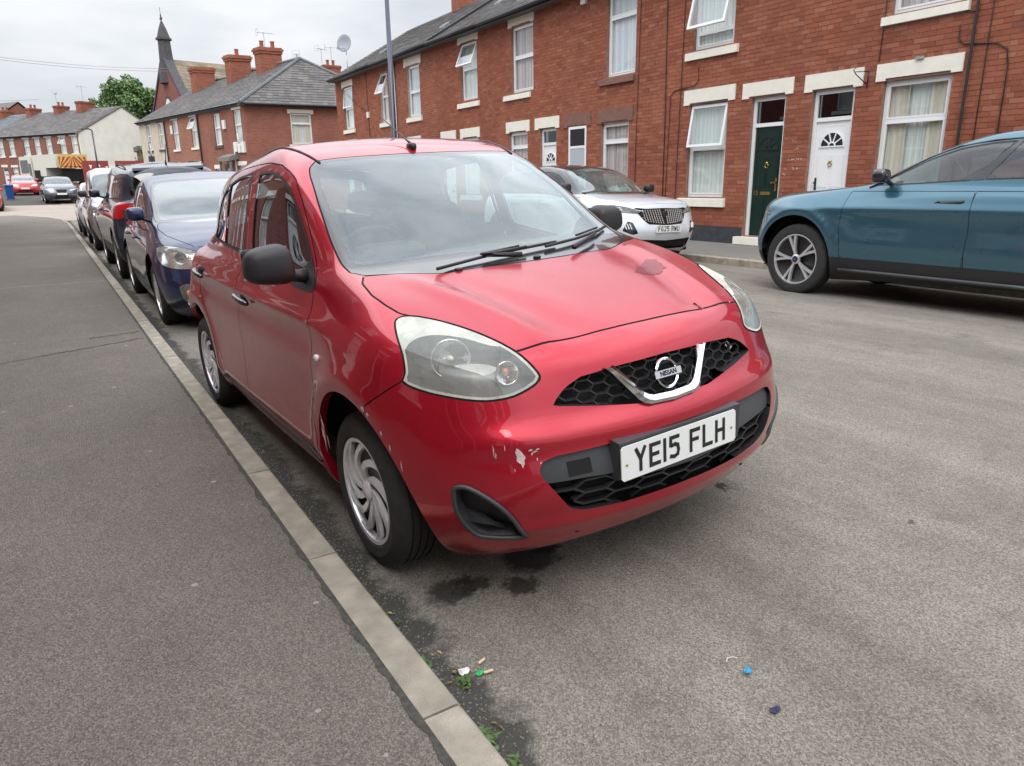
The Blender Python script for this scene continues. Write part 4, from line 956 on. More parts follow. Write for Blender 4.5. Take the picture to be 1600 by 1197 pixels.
from mathutils.bvhtree import BVHTree
def rowpts(r):
    xf, zf, xa, za, wa, xm, zm, wm, xb, zb, wb, xr, zr = r[:13]
    a = r[13] if len(r) > 13 else B_; b = (.10, .34, .70)
    P = []; D = xf-xa
    for fy, fx, fz in ((0, 0, 0), (.36, a[0], .12), (.69, a[1], .40), (.92, a[2], .75)): P.append((xf-fx*D, fy*wa, zf+(za-zf)*fz))
    for k in range(7):
        x = xa+(xb-xa)*k/6
        A = (x-xm)*(x-xb)/((xa-xm)*(xa-xb)); B = (x-xa)*(x-xb)/((xm-xa)*(xm-xb)); C = (x-xa)*(x-xm)/((xb-xa)*(xb-xm))
        P.append((x, wa*A+wm*B+wb*C, za*A+zm*B+zb*C))
    D = xb-xr
    for fy, fx, fz in ((.92, b[2], .75), (.69, b[1], .40), (.36, b[0], .12), (0, 0, 0)): P.append((xr+fx*D, fy*wb, zr+(zb-zr)*fz))
    return np.array(P)
def bsb(n, m):
    u = np.linspace(0, n-1, m); i = np.minimum(u.astype(int), n-2); t = u-i; B = np.zeros((m, n+2))
    for k, w in enumerate(((1-t)**3/6, (3*t**3-6*t**2+4)/6, (-3*t**3+3*t**2+3*t+1)/6, t**3/6)): B[np.arange(m), i+k] += w
    return B
def surf(rows, nu, nv, warp=None):
    N = np.array([rowpts(r) for r in rows])
    if warp: N = warp(N)
    fl = np.array([1, -1, 1.])
    def pad(N):
        N = np.concatenate([N[:, 1:2]*fl, N, N[:, -2:-1]*fl], 1)
        return np.concatenate([2*N[0:1]-N[1:2], N, N[-2:-1]*fl], 0)
    C = N.copy()
    for it in range(3):
        Q = pad(C); S = (Q[:-2]+4*Q[1:-1]+Q[2:])/6; S = (S[:, :-2]+4*S[:, 1:-1]+S[:, 2:])/6; C = C+(N-S)
    Q = pad(C); R, K = N.shape[:2]
    S = np.einsum('ar,rkc->akc', bsb(R, nv), Q); S = np.einsum('bk,akc->abc', bsb(K, nu), S)
    S[:, 0, 1] = 0; S[:, -1, 1] = 0; S[-1, :, 1] = 0
    return S
def sdf(P, poly):
    """signed distance (negative inside) of 2D points to a closed polygon"""
    a = poly; b = np.roll(poly, -1, 0); e = b-a; d = np.full(len(P), 1e9); ins = np.zeros(len(P), bool)
    for i in range(len(a)):
        w = P-a[i]; t = np.clip((w@e[i])/(e[i]@e[i]+1e-12), 0, 1); d = np.minimum(d, ((w-t[:, None]*e[i])**2).sum(1))
        c1 = P[:, 1] >= a[i, 1]; c2 = P[:, 1] < b[i, 1]; c3 = e[i, 0]*w[:, 1] > e[i, 1]*w[:, 0]
        ins ^= (c1 & c2 & c3) | (~c1 & ~c2 & ~c3)
    return np.where(ins, -1, 1)*np.sqrt(d)
def rounded(pts, k=4):
    """closed smooth curve through the points"""
    P = np.array(pts, float); n = len(P); out = []
    for i in range(n):
        p0, p1, p2, p3 = P[i-1], P[i], P[(i+1) % n], P[(i+2) % n]
        for j in range(k):
            t = j/k; out.append(.5*((2*p1)+(-p0+p2)*t+(2*p0-5*p1+4*p2-p3)*t*t+(-p0+3*p1-3*p2+p3)*t**3))
    return np.array(out)
class Shell:
    def __init__(s, rows, nu=150, nv=120, warp=None, disp=None):
        S = surf(rows, nu, nv, warp)
        if disp: S = disp(S)
        du = np.gradient(S, axis=1); dv = np.gradient(S, axis=0); N = np.cross(du, dv); N /= np.linalg.norm(N, axis=2, keepdims=True)+1e-12
        N[-1] = N[-2]; N[:, 0, 1] = 0; N[:, -1, 1] = 0; N[-1, :, 1] = 0
        N /= np.linalg.norm(N, axis=2, keepdims=True)+1e-12
        s.V = S.reshape(-1, 3); s.N = N.reshape(-1, 3)
        s.F = [(j*nu+i, j*nu+i+1, (j+1)*nu+i+1, (j+1)*nu+i) for j in range(nv-1) for i in range(nu-1)]
        s.T = ['body']*len(s.F)
        full = np.concatenate([s.V, s.V*[1, -1, 1]]); off = len(s.V)
        s.bvh = BVHTree.FromPolygons([tuple(v) for v in full], s.F+[tuple(off+i for i in reversed(f)) for f in s.F])
    def cutg(s, g, allow):
        """split the faces tagged in allow along g=0"""
        eps = 2e-5; sg = np.where(g > eps, 1, np.where(g < -eps, -1, 0)); al = set(allow)
        sl_ = sg.tolist(); newV = []; newN = []; cache = {}; nF = []; nT = []; base = len(s.V); gl = g
        for f, t in zip(s.F, s.T):
            if t not in al: nF.append(f); nT.append(t); continue
            q = [sl_[i] for i in f]
            if not (1 in q and -1 in q): nF.append(f); nT.append(t); continue
            pos = []; neg = []; n = len(f)
            for k in range(n):
                a, b = f[k], f[(k+1) % n]; sa, sb = q[k], q[(k+1) % n]
                if sa >= 0: pos.append(a)
                if sa <= 0: neg.append(a)
                if sa*sb < 0:
                    key = (a, b) if a < b else (b, a)
                    if key not in cache:
                        a_, b_ = key; w = gl[a_]/(gl[a_]-gl[b_]); newV.append(s.V[a_]*(1-w)+s.V[b_]*w); nn = s.N[a_]*(1-w)+s.N[b_]*w
                        newN.append(nn/(np.linalg.norm(nn)+1e-12)); cache[key] = base+len(newV)-1
                    v = cache[key]; pos.append(v); neg.append(v)
            if len(pos) >= 3: nF.append(tuple(pos)); nT.append(t)
            if len(neg) >= 3: nF.append(tuple(neg)); nT.append(t)
        if newV: s.V = np.concatenate([s.V, np.array(newV)]); s.N = np.concatenate([s.N, np.array(newN)])
        s.F, s.T = nF, nT
    def cent(s):
        return np.array([s.V[list(f)].mean(0) for f in s.F])
    def region(s, pts, n, tag, allow=('body',), depth=.5, gap=0., smooth=0, gaptag='gap', grow=0., back=None):
        P = np.array(pts, float)+0.
        if smooth: P = rounded(P, smooth)
        n = Vector(n).normalized(); e1 = n.cross(Vector((0, 0, 1)) if abs(n.z) < .9 else Vector((1, 0, 0))).normalized(); e2 = n.cross(e1)
        E = np.array([e1, e2]).T; n = np.array(n); c = P.mean(0)
        G = lambda V: np.where(((V-c)@n > -depth) & (s.N[:len(V)]@n > (back if back is not None else -.35)), sdf(V@E, P@E)-grow, 9.)
        lv = (0,) if not gap else (-gap, gap)
        for l in lv: s.cutg(G(s.V)-l, allow)
        g = G(s.V)
        C = s.cent(); al = set(allow)
        nrm = np.array([s.N[list(f)].mean(0) for f in s.F])
        gc = np.where(((C-c)@n > -depth) & (nrm@n > (back if back is not None else -.35)), sdf(C@E, P@E)-grow, 9.)
        for i, t in enumerate(s.T):
            if t in al:
                if gc[i] < -gap: s.T[i] = tag
                elif gap and gc[i] < gap: s.T[i] = gaptag
    def circle(s, xc, zc, r, tag='arch', ymin=.35, allow=('body',), zr=1.0):
        g = np.where(s.V[:, 1] > ymin, np.hypot(s.V[:, 0]-xc, (s.V[:, 2]-zc)*zr)-r, 9.)
        s.cutg(g, allow); C = s.cent()
        for i, t in enumerate(s.T):
            if t in allow and C[i, 1] > ymin and math.hypot(C[i, 0]-xc, (C[i, 2]-zc)*zr) < r: s.T[i] = tag
    def emit(s, tags, name, mat, parent, side='both', off=0., shift=None, fn=None):
        tags = {tags} if isinstance(tags, str) else set(tags)
        F0 = [f for f, t in zip(s.F, s.T) if t in tags]
        if not F0: return None
        used = sorted({i for f in F0 for i in f}); mp_ = {v: k for k, v in enumerate(used)}
        V = s.V[used]+s.N[used]*off; N = s.N[used]
        if shift is not None: V = V+np.array(shift)
        if fn: V = fn(V, N)
        F1 = [tuple(mp_[i] for i in f) for f in F0]
        fl = np.array([1, -1, 1.])
        if side == 'R': V, N, F1 = V*fl, N*fl, [tuple(reversed(f)) for f in F1]
        elif side == 'both':
            k = len(V); mid = np.abs(V[:, 1]) < 1e-6; new = np.cumsum(~mid)-1+k; idx = np.where(mid, np.arange(k), new).tolist()
            F1 = F1+[tuple(idx[i] for i in reversed(f)) for f in F1]; V, N = np.concatenate([V, V[~mid]*fl]), np.concatenate([N, N[~mid]*fl])
        o = obj(name, V.tolist(), F1, mat, parent, smooth=True)
        try: o.data.normals_split_custom_set_from_vertices([tuple(n) for n in N])
        except Exception as e: print('normals', e)
        return o
    def strip(s, tags, others, vec, name, mat, parent, side='both', radial=None, minlen=0, off=0.):
        """wall from the border between two sets of faces, pushed along vec (or along -normal when vec is a number)"""
        A = set(tags); O = set(others); ed = {}
        for f, t in zip(s.F, s.T):
            if t in A or t in O:
                for k in range(len(f)):
                    a, b = f[k], f[(k+1) % len(f)]; ed.setdefault((a, b) if a < b else (b, a), []).append((t in A, a, b))
        V = []; F1 = []
        for key, l in ed.items():
            if len(l) == 2 and l[0][0] != l[1][0]:
                a, b = [(x[1], x[2]) for x in l if x[0]][0]
                p, q = s.V[a]+s.N[a]*off, s.V[b]+s.N[b]*off
                if isinstance(vec, (int, float)): p2, q2 = p-s.N[a]*vec, q-s.N[b]*vec
                else: p2, q2 = p+np.array(vec), q+np.array(vec)
                k = len(V); V += [p, q, q2, p2]; F1.append((k, k+1, k+2, k+3))
        if not V: return None
        V = np.array(V)
        if side == 'R': V = V*[1, -1, 1]
        elif side == 'both': k = len(V); V = np.concatenate([V, V*[1, -1, 1]]); F1 = F1+[tuple(k+i for i in f) for f in F1]
        o = obj(name, V.tolist(), F1, mat, parent); bm = bmesh.new(); bm.from_mesh(o.data); bmesh.ops.remove_doubles(bm, verts=bm.verts, dist=1e-6); bm.to_mesh(o.data); bm.free(); return o
    def hit(s, p, d):
        h = s.bvh.ray_cast(Vector(p), Vector(d).normalized(), 6)
        return (h[0], h[1]) if h[0] is not None else (None, None)
    def onx(s, y, z, sgn=1):    # point of the nose (or tail) skin at given y, z
        h = s.bvh.ray_cast(Vector((4*sgn if sgn > 0 else -8, y, z)), Vector((-sgn, 0, 0)), 12); return h[0]
    def ony(s, x, z, sgn=1):
        h = s.bvh.ray_cast(Vector((x, 3*sgn, z)), Vector((0, -sgn, 0)), 4); return h[0]

def paint(name, col, metal=.5, rough=.35, flake=.0, dirt=.05, coat=1., crough=.03):
    m, n, l, b = nm(name); t = n.new('ShaderNodeTexCoord')
    z = noise(n, l, t.outputs['Object'], 2.2, 6, .65)
    c = mixc(n, l, math_(n, l, 'MULTIPLY', z, dirt*2), col, (.35, .33, .3)); l.new(c, b.inputs['Base Color'])
    b.inputs['Metallic'].default_value = metal; b.inputs['Coat Weight'].default_value = coat
    z2 = noise(n, l, t.outputs['Object'], 6, 6, .7)
    r = n.new('ShaderNodeMapRange'); r.inputs[3].default_value = rough*.8; r.inputs[4].default_value = rough*1.25; l.new(z2, r.inputs[0]); l.new(r.outputs[0], b.inputs['Roughness'])
    r = n.new('ShaderNodeMapRange'); r.inputs[1].default_value = .3; r.inputs[2].default_value = .8; r.inputs[3].default_value = crough*.5; r.inputs[4].default_value = crough*2.2; l.new(z2, r.inputs[0]); l.new(r.outputs[0], b.inputs['Coat Roughness'])
    return m
paint('paint_lacquer', (.20, .001, .012), .4, .4, dirt=.0, coat=.35, crough=.08)
paint('paint_red', (.45, .0015, .020), .60, .32, dirt=.006, crough=.02)
paint('paint_red_faded', (.42, .006, .025), .45, .38, dirt=.03, crough=.12, coat=.6)
paint('paint_navy', (.010, .020, .080), .45, .3, dirt=.015)
paint('paint_black_blue', (.010, .014, .035), .3, .3, dirt=.02)
paint('paint_silver', (.42, .43, .44), .8, .3, dirt=.05)
paint('paint_white', (.66, .70, .76), .15, .3, dirt=.03)
paint('paint_teal', (.040, .125, .175), .6, .28, dirt=.008)
paint('paint_grey', (.10, .11, .13), .6, .3, dirt=.04)
paint('paint_bright_red', (.50, .015, .02), .0, .3, dirt=.02)
paint('paint_gloss_black', (.012, .012, .014), .0, .2, dirt=.0)
simple('trim_black', (.018, .018, .020), .45, bump=.15, bscale=900)
simple('trim_grey', (.045, .048, .052), .42, bump=.1, bscale=900)
simple('seam_black', (.004, .004, .004), .8)
simple('rubber', (.022, .022, .022), .75, var=.25, vscale=25, bump=.2, bscale=150)
simple('under_dark', (.010, .010, .010), .95)
simple('chrome', (.62, .63, .65), .08, metal=1)
simple('cover_silver', (.82, .83, .85), .30, metal=.45, coat=.4)
simple('wheel_black', (.014, .014, .015), .35)
simple('wheel_silver', (.72, .73, .74), .3, metal=.7)
simple('reflector', (.80, .81, .80), .12, metal=1, bump=.25, bscale=60)
simple('lamp_dark', (.05, .052, .056), .25, metal=.4)
simple('lens_frost', (.78, .80, .74), .22, coat=.8, var=.06, vscale=8)
simple('lamp_grey', (.15, .155, .16), .30, metal=.5, var=.2, vscale=7)
simple('lamp_haze', (.72, .74, .62), .35, var=.12, vscale=9)
simple('amber', (.75, .22, .03), .2, coat=1)
simple('tail_red', (.42, .010, .012), .12, coat=1)
simple('tail_clear', (.75, .70, .70), .15, coat=1)
simple('seat_fabric', (.035, .037, .042), .9)
simple('dash', (.030, .032, .035), .6)
simple('plate_white', (.78, .80, .78), .35, coat=.3)
simple('plate_yellow', (.70, .50, .05), .35, coat=.3)
simple('bare_scratch', (.62, .50, .48), .6, var=.25, vscale=90)
simple('drl_white', (.85, .87, .9), .2)
simple('wheel_blue', (.03, .09, .30), .3)
simple('brake_disc', (.25, .25, .25), .4, metal=.8)
simple('hi_vis', (.55, .85, .05), .6)

def wheel(parent, x, y, z, side, R, w, rr_, style, mats=('cover_silver', 'wheel_black'), steer=0., rot=0.):
    """side=+1: outer face towards +y"""
    s = side; wk = MB()
    prof = [(rr_, .0), (rr_+.012, .012), (rr_+(R-rr_)*.45, .018), (R-.022, .006), (R-.006, -.012)]
    for g in range(4): c = -.03-(w-.06)*(g+.5)/4; prof += [(R-.0015, c+.012), (R-.008, c+.009), (R-.008, c-.009+.012), (R-.0015, c-.004+.009)]
    prof += [(R-.006, -w+.012), (R-.022, -w-.006), (rr_+.012, -w-.012), (rr_, -w)]
    prof = [(r, h*s) for r, h in prof]
    if s < 0: prof = prof[::-1]
    wk.lathe(prof[::-1], 56, 'y'); t = wk.build('wheel', 'rubber', parent, True); smooth_by_angle(t, 30)
    t.location = (x, y, z); t.rotation_euler = (0, rot, steer)
    bk = MB().lathe([(0, -.055*s), (rr_*.86, -.045*s), (rr_*.93, -.02*s), (rr_+.006, -.02*s)], 40, 'y'); bk.build('wheel_disc', mats[1], t, True)
    rim = MB(); rim.lathe([(rr_+.006, -.004*s), (rr_+.004, .008*s), (rr_-.010, .006*s), (rr_-.016, -.018*s)], 56, 'y')
    if style == 'swirl':
        for k in range(9):
            a0 = 2*PI*k/9
            for (o1, wd, r_in, r_out, hh) in ((0, .0140, .030, rr_-.006, .004),):
                L_ = []; R__ = []
                for j in range(9):
                    q = j/8; r = r_in+(r_out-r_in)*q; a = a0+o1+s*(1.05*q**1.35); ww = wd*(.50+1.45*q-.45*q*q)
                    h = (.012*math.sin(PI*min(q*1.15, 1))+hh-.010*(1-q))*s
                    ct, st = math.cos(a), math.sin(a)
                    L_.append((r*ct-ww*-st, h, r*st-ww*ct)); R__.append((r*ct+ww*-st, h, r*st+ww*ct))
                for j in range(8):
                    rim.quad(L_[j], L_[j+1], R__[j+1], R__[j])
                    for A_ in (L_, R__): rim.quad(A_[j], A_[j+1], (A_[j+1][0], A_[j+1][1]-.014*s, A_[j+1][2]), (A_[j][0], A_[j][1]-.014*s, A_[j][2]))
        rim.lathe([(0, .010*s), (.024, .009*s), (.036, .002*s), (.038, -.02*s)], 24, 'y')
    else:
        n = int(style[0]); double = 'd' in style
        for k in range(n):
            for o1 in ((-.16, .16) if double else (0,)):
                a = 2*PI*k/n+PI/2; L_ = []; R__ = []
                for q in (0, .35, .7, 1):
                    r = .03+(rr_-.032)*q; aa = a+o1*(q*.9+.1); ww = (.008+.009*q) if double else (.020+.016*q)
                    ct, st = math.cos(aa), math.sin(aa); h = (.0+.010*math.sin(PI*q)-.012*(1-q))*s
                    L_.append((r*ct+ww*st, h, r*st-ww*ct)); R__.append((r*ct-ww*st, h, r*st+ww*ct))
                for j in range(3):
                    rim.quad(L_[j], L_[j+1], R__[j+1], R__[j])
                    for A_ in (L_, R__): rim.quad(A_[j], A_[j+1], (A_[j+1][0], A_[j+1][1]-.03*s, A_[j+1][2]), (A_[j][0], A_[j][1]-.03*s, A_[j][2]))
        rim.lathe([(0, .006*s), (.026, .004*s), (.055, -.008*s), (.056, -.03*s)], 24, 'y')
    r_ = rim.build('rim', mats[0], t); smooth_by_angle(r_, 40)
    return t
def superell(parent, name, mat, c, hs, e=.45, n=20, rotz=0., flat=None):
    V = []; sp = lambda v, p: math.copysign(abs(v)**p, v)
    for i in range(n+1):
        ph = -PI/2+PI*i/n
        for j in range(2*n):
            th = 2*PI*j/(2*n); x = sp(math.cos(ph), e)*sp(math.cos(th), e); y = sp(math.cos(ph), e)*sp(math.sin(th), e); z = sp(math.sin(ph), e)
            V.append((x*hs[0], y*hs[1], z*hs[2]))
    if flat: V = [flat(v) for v in V]
    F1 = [(i*2*n+j, i*2*n+(j+1) % (2*n), (i+1)*2*n+(j+1) % (2*n), (i+1)*2*n+j) for i in range(n) for j in range(2*n)]
    o = obj(name, V, F1, mat, parent, True); o.location = c; o.rotation_euler = (0, 0, rotz); return o
GL = {'Y': [[(5, 79), (25, 40), (45, 79)], [(25, 42), (25, 0)]], 'E': [[(50, 72), (7, 72)], [(50, 7), (7, 7)], [(7, 79), (7, 0)], [(7, 40), (44, 40)]], '1': [[(7, 79), (7, 0)]],
 '5': [[(48, 72), (9, 72)], [(9, 79), (8, 42)], [(8, 45), (27, 48), (40, 43), (43, 27), (40, 12), (25, 7), (4, 12)]], 'F': [[(50, 72), (7, 72)], [(7, 79), (7, 0)], [(7, 41), (44, 41)]], 'L': [[(7, 79), (7, 0)], [(7, 7), (50, 7)]],
 'H': [[(7, 79), (7, 0)], [(43, 79), (43, 0)], [(7, 41), (43, 41)]], 'G': [[(44, 62), (36, 71), (20, 73), (9, 62), (7, 40), (9, 17), (20, 6), (36, 8), (43, 16), (43, 36)], [(26, 37), (50, 37)]],
 '2': [[(6, 64), (14, 72), (32, 73), (43, 62), (40, 46), (10, 10)], [(4, 7), (47, 7)]], 'R': [[(7, 79), (7, 0)], [(7, 72), (34, 72), (43, 62), (42, 46), (33, 38), (7, 38)], [(26, 38), (44, 0)]],
 'W': [[(3, 79), (13, 4), (25, 60), (37, 4), (47, 79)]], 'U': [[(7, 79), (7, 18), (17, 7), (33, 7), (43, 18), (43, 79)]], 'J': [[(40, 79), (40, 18), (30, 7), (16, 7), (7, 20)]], '6': [[(40, 68), (24, 72), (10, 58), (7, 30), (14, 8), (32, 7), (42, 20), (40, 38), (28, 45), (10, 38)]],
 'K': [[(7, 79), (7, 0)], [(45, 79), (10, 36)], [(20, 46), (46, 0)]], 'V': [[(4, 79), (25, 4), (46, 79)]], 'O': [[(7, 20), (18, 7), (32, 7), (43, 20), (43, 59), (32, 72), (18, 72), (7, 59), (7, 20)]], 'P': [[(7, 79), (7, 0)], [(7, 72), (34, 72), (43, 62), (42, 44), (33, 36), (7, 36)]],
 '9': [[(10, 9), (26, 7), (40, 20), (43, 48), (36, 70), (18, 72), (8, 60), (10, 42), (22, 34), (40, 42)]], 'X': [[(4, 79), (46, 0)], [(46, 79), (4, 0)]], 'D': [[(7, 79), (7, 0)], [(7, 72), (30, 72), (42, 58), (42, 20), (30, 7), (7, 7)]], '8': [[(10, 42), (9, 62), (17, 72), (33, 72), (41, 62), (40, 42), (10, 42)], [(10, 42), (6, 22), (16, 7), (34, 7), (44, 22), (40, 42)]],
 'B': [[(7, 79), (7, 0)], [(7, 72), (34, 72), (40, 60), (34, 42), (7, 42)], [(34, 42), (43, 24), (34, 7), (7, 7)]], 'N': [[(7, 79), (7, 0)], [(43, 79), (43, 0)], [(8, 76), (42, 3)]], 'Z': [[(5, 72), (46, 72)], [(44, 70), (6, 8)], [(5, 7), (47, 7)]]}
GL['0'] = GL['O']
def plate_glyphs(text, parent, x, h):
    """characters drawn with strokes 14 wide on a 50 by 79 field, in millimetres"""
    mb = MB(); adv = [14 if c == '1' else (22 if c == ' ' else 50) for c in text]; tot = sum(adv)+11*(len(text)-1); cx = -tot/2; k = 0; sc_ = .001*h/.111; lay = 0
    for c, a in zip(text, adv):
        for st in GL.get(c, []):
            for i in range(len(st)-1):
                p, q = Vector(st[i]), Vector(st[i+1]); d = (q-p).normalized(); n_ = Vector((-d.y, d.x))*6.6
                e0 = d*(5 if i > 0 else 0); e1 = d*(5 if i < len(st)-2 else 0)
                lay = (lay+1) % 7; xx = x+lay*.00006
                mb.quad(*[(xx, (cx+v.x)*sc_, (v.y-39.5)*sc_) for v in (p-e0-n_, q+e1-n_, q+e1+n_, p-e0+n_)])
        cx += a+11
    return mb.build('plate_lettering', 'letter_black', parent)
def plate_text(parent, text, loc, tilt=0., w=.52, h=.111, front=True, mat='plate_white', yaw=0.):
    """number plate facing +x of the car (front) or -x (rear)"""
    o = MB(); x = .004; r = .008
    pts = [(0, -w/2+r, -h/2), (0, w/2-r, -h/2), (0, w/2, -h/2+r), (0, w/2, h/2-r), (0, w/2-r, h/2), (0, -w/2+r, h/2), (0, -w/2, h/2-r), (0, -w/2, -h/2+r)]
    o.prism(pts, (x, 0, 0)); p = o.build('number_plate', mat, parent); p.location = loc; p.rotation_euler = (0, -tilt, (0 if front else PI)+yaw)
    if text.strip(): plate_glyphs(text, p, x+.0008, h)
    return p
    mw = Matrix(((0, 0, 1, x+.0006), (1, 0, 0, 0), (0, 1, 0, -.001), (0, 0, 0, 1)))
    t = text_mesh('plate_lettering', text, h*.96, 'letter_black', p, mw, .0005, h*.042, .70)
    xs_ = [v.co.x for v in t.data.vertices]; k = (w*.80)/(max(xs_)-min(xs_)); c_ = (max(xs_)+min(xs_))/2
    for v in t.data.vertices: v.co.x = (v.co.x-c_)*k
    zz = [v.co.y for v in t.data.vertices]; k = (h*.71)/(max(zz)-min(zz)); c_ = (max(zz)+min(zz))/2
    for v in t.data.vertices: v.co.y = (v.co.y-c_)*k
    return p
def interior(root, X, yw, zf, belt, roofz, screen_x, rhd=-1, col='seat_fabric'):
    """seats, dash, wheel, floor; X maps hatch x to this car's x"""
    fl_ = MB().box(X(-2.95), X(-.25), -yw*.93, yw*.93, zf-.04, zf).box(X(-.25)-.02, X(-.22), -yw*.93, yw*.93, zf, belt-.06)
    for s in (-1, 1): fl_.box(X(-2.9), X(-.3), s*yw*.97-.01, s*yw*.97+.01, zf, belt-.08)
    fl_.box(X(-2.9), X(-2.35), -yw*.9, yw*.9, zf, belt-.10)
    fl_.build('cabin_lining', 'seat_fabric', root)
    d = MB().prism([(X(-.18), 0, belt-.02), (X(-.50), 0, belt+.04), (X(-.66), 0, belt+.03), (X(-.70), 0, belt-.08), (X(-.62), 0, belt-.32), (X(-.3), 0, belt-.32)], (0, 2*yw*.9, 0)); do_ = d.build('dashboard', 'dash', root); do_.location = (0, -yw*.9, 0)
    b = superell(root, 'instrument_hood', 'dash', (X(-.58), rhd*.36, belt+.05), (.10, .16, .05), .6, 8)
    st = MB(); n = 28
    for k in range(n):
        pass
    tor = MB().lathe([(.185+.014*math.cos(2*PI*k/8), .014*math.sin(2*PI*k/8)) for k in range(8)], 32, 'x', closed=True)
    tor.tube([(0, -.17, 0), (0, .17, 0)], .014, 6).tube([(0, 0, 0), (0, 0, -.17)], .014, 6)
    sw = tor.build('steering_wheel', 'trim_black', root, True); sw.location = (X(-.80), rhd*.36, belt-.02); sw.rotation_euler = (0, math.radians(22), 0)
    for yy in (-.36, .36):
        se = superell(root, 'seat', col, (X(-1.25), yy, zf+.24), (.25, .24, .11), .45, 8)
        bk = superell(root, 'seat_back', col, (X(-1.52), yy, zf+.56), (.09, .235, .36), .45, 10); bk.rotation_euler = (0, math.radians(-14), 0)
        superell(root, 'headrest', col, (X(-1.62), yy, min(zf+1.02, roofz-.24)), (.05, .13, .085), .55, 8)
    rs = superell(root, 'rear_seat', col, (X(-2.25), 0, zf+.48), (.09, yw*.78, .32), .3, 10); rs.rotation_euler = (0, math.radians(-14), 0)
    for yy in (-.33, .33): superell(root, 'headrest', col, (X(-2.38), yy, min(zf+.90, roofz-.3)), (.05, .13, .07), .55, 6)
    superell(root, 'rear_view_mirror', 'trim_black', (screen_x-.10, 0, roofz-.14), (.02, .12, .035), .5, 6)
def hexgrid(sh, poly2, r, gapw, depth, name, mat, parent, squash=1.0, th=.012):
    """honeycomb bars laid in the y,z plane inside poly2, following the skin, set back by depth"""
    P = np.array(poly2); y0, z0 = P.min(0); y1, z1 = P.max(0); mb = MB(); segs = set()
    dx = r*1.5; dz = r*math.sqrt(3)*squash; i = 0; y = y0-r
    while y < y1+r:
        z = z0-dz+(dz/2 if i % 2 else 0)
        while z < z1+dz:
            c = [(round(y+r*math.cos(PI*k/3), 4), round(z+r*squash*math.sin(PI*k/3), 4)) for k in range(6)]
            for k in range(6):
                a, b = c[k], c[(k+1) % 6]; segs.add((a, b) if a < b else (b, a))
            z += dz
        y += dx; i += 1
    seen = set()
    for a, b in segs:
        key = (round((a[0]+b[0])/2, 3), round((a[1]+b[1])/2, 3))
        if key in seen: continue
        seen.add(key)
        m_ = np.array([[(a[0]+b[0])/2, (a[1]+b[1])/2]])
        if sdf(m_, P)[0] > -.002: continue
        pa, pb = sh.onx(*a), sh.onx(*b)
        if pa is None or pb is None: continue
        if abs(pa.x-pb.x) > .06: continue
        d = Vector((0, b[0]-a[0], b[1]-a[1])).normalized(); nrm = Vector((0, -d.z, d.y))*gapw/2
        A, B = pa+Vector((-depth, 0, 0)), pb+Vector((-depth, 0, 0))
        mb.quad(A-nrm, B-nrm, B+nrm, A+nrm); k = Vector((-th, 0, 0))
        mb.quad(A-nrm, A-nrm+k, B-nrm+k, B-nrm); mb.quad(A+nrm, B+nrm, B+nrm+k, A+nrm+k)
    return mb.build(name, mat, parent)
def arch_liner(parent, x, z, r, yo, yi, side):
    mb = MB(); n = 24; V = []
    for k in range(n+1):
        a = -.02+(PI+.04)*k/n; V += [(x+r*math.cos(a), yo*side, z+r*math.sin(a)), (x+r*math.cos(a), yi*side, z+r*math.sin(a))]
    F1 = [(2*k, 2*k+1, 2*k+3, 2*k+2) for k in range(n)]
    mb.v = V; mb.f = F1; mb.quad(*[(x+r*math.cos(-.02+(PI+.04)*k/n), yi*side, z+r*math.sin(-.02+(PI+.04)*k/n)) for k in range(n+1)])
    return mb.build('wheel_arch', 'under_dark', parent)

# ------------------------------------------------------------------ the red hatchback
def car_root(label, mat4, cat='car', group=None):
    return empty('parked_car', label=label, cat=cat, group=group, mat=mat4)
def side_pts(l, y=.75): return [(x, y, z) for x, z in l]
RMAT = Matrix(((.0374, .9982, -.0470, .9508), (-.9993, .0374, .0005, .0299), (.0023, .0469, .9989, .0375), (0, 0, 0, 1)))
red = car_root('red five-door hatchback with scratched bumper and dull bonnet, parked at the near kerb', RMAT)
def disp_red(S):
    x, y, z = S[..., 0], S[..., 1], S[..., 2]; S = S.copy(); g = lambda v, c, s: np.exp(-((v-c)/s)**2)
    side = np.clip((y-.55)/.15, 0, 1)*np.clip((-.10-x)/.25, 0, 1)*np.clip((x+2.75)/.3, 0, 1)
    zc = .868+.012*(x+.3)*-.6
    S[..., 1] += side*(.013*g(z, zc, .028)-.012*g(z, zc-.085, .055)-.010*g(z, .60, .12)+.010*g(z, .36, .05))
    bn = np.clip((z-.80)/.08, 0, 1)*np.clip((x+.12)/.15, 0, 1)*np.clip((.62-x)/.1, 0, 1)
    yr = .555-.26*(x+.05)
    S[..., 2] += bn*(.011*g(y, yr, .045)-.010*g(y, yr-.12, .07)-.006*g(y, .0, .2)*np.clip((x+.1)/.4, 0, 1))
    # rolled flare round the front arch and a swelling under the lamps
    r = np.hypot(x-.045, z-.31); S[..., 1] += np.clip((y-.5)/.2, 0, 1)*.014*g(r, .41, .05)*np.clip((.42-x)/.30, 0, 1)
    r = np.hypot(x+2.45, z-.31); S[..., 1] += np.clip((y-.5)/.2, 0, 1)*.012*g(r, .41, .05)
    fr = np.clip((x-.35)/.2, 0, 1)
    S[..., 0] += fr*(.016*g(z, .615, .035)*np.clip((.75-y)/.15, 0, 1)-.012*g(z, .69, .03)*np.clip((y-.42)/.1, 0, 1)*0+.014*g(z, .325, .03)*np.clip((.7-y)/.1, 0, 1))
    return S
sh = Shell(HATCH, 190, 150, disp=disp_red)
sh.circle(.045, .312, .372); sh.circle(-2.45, .31, .365)
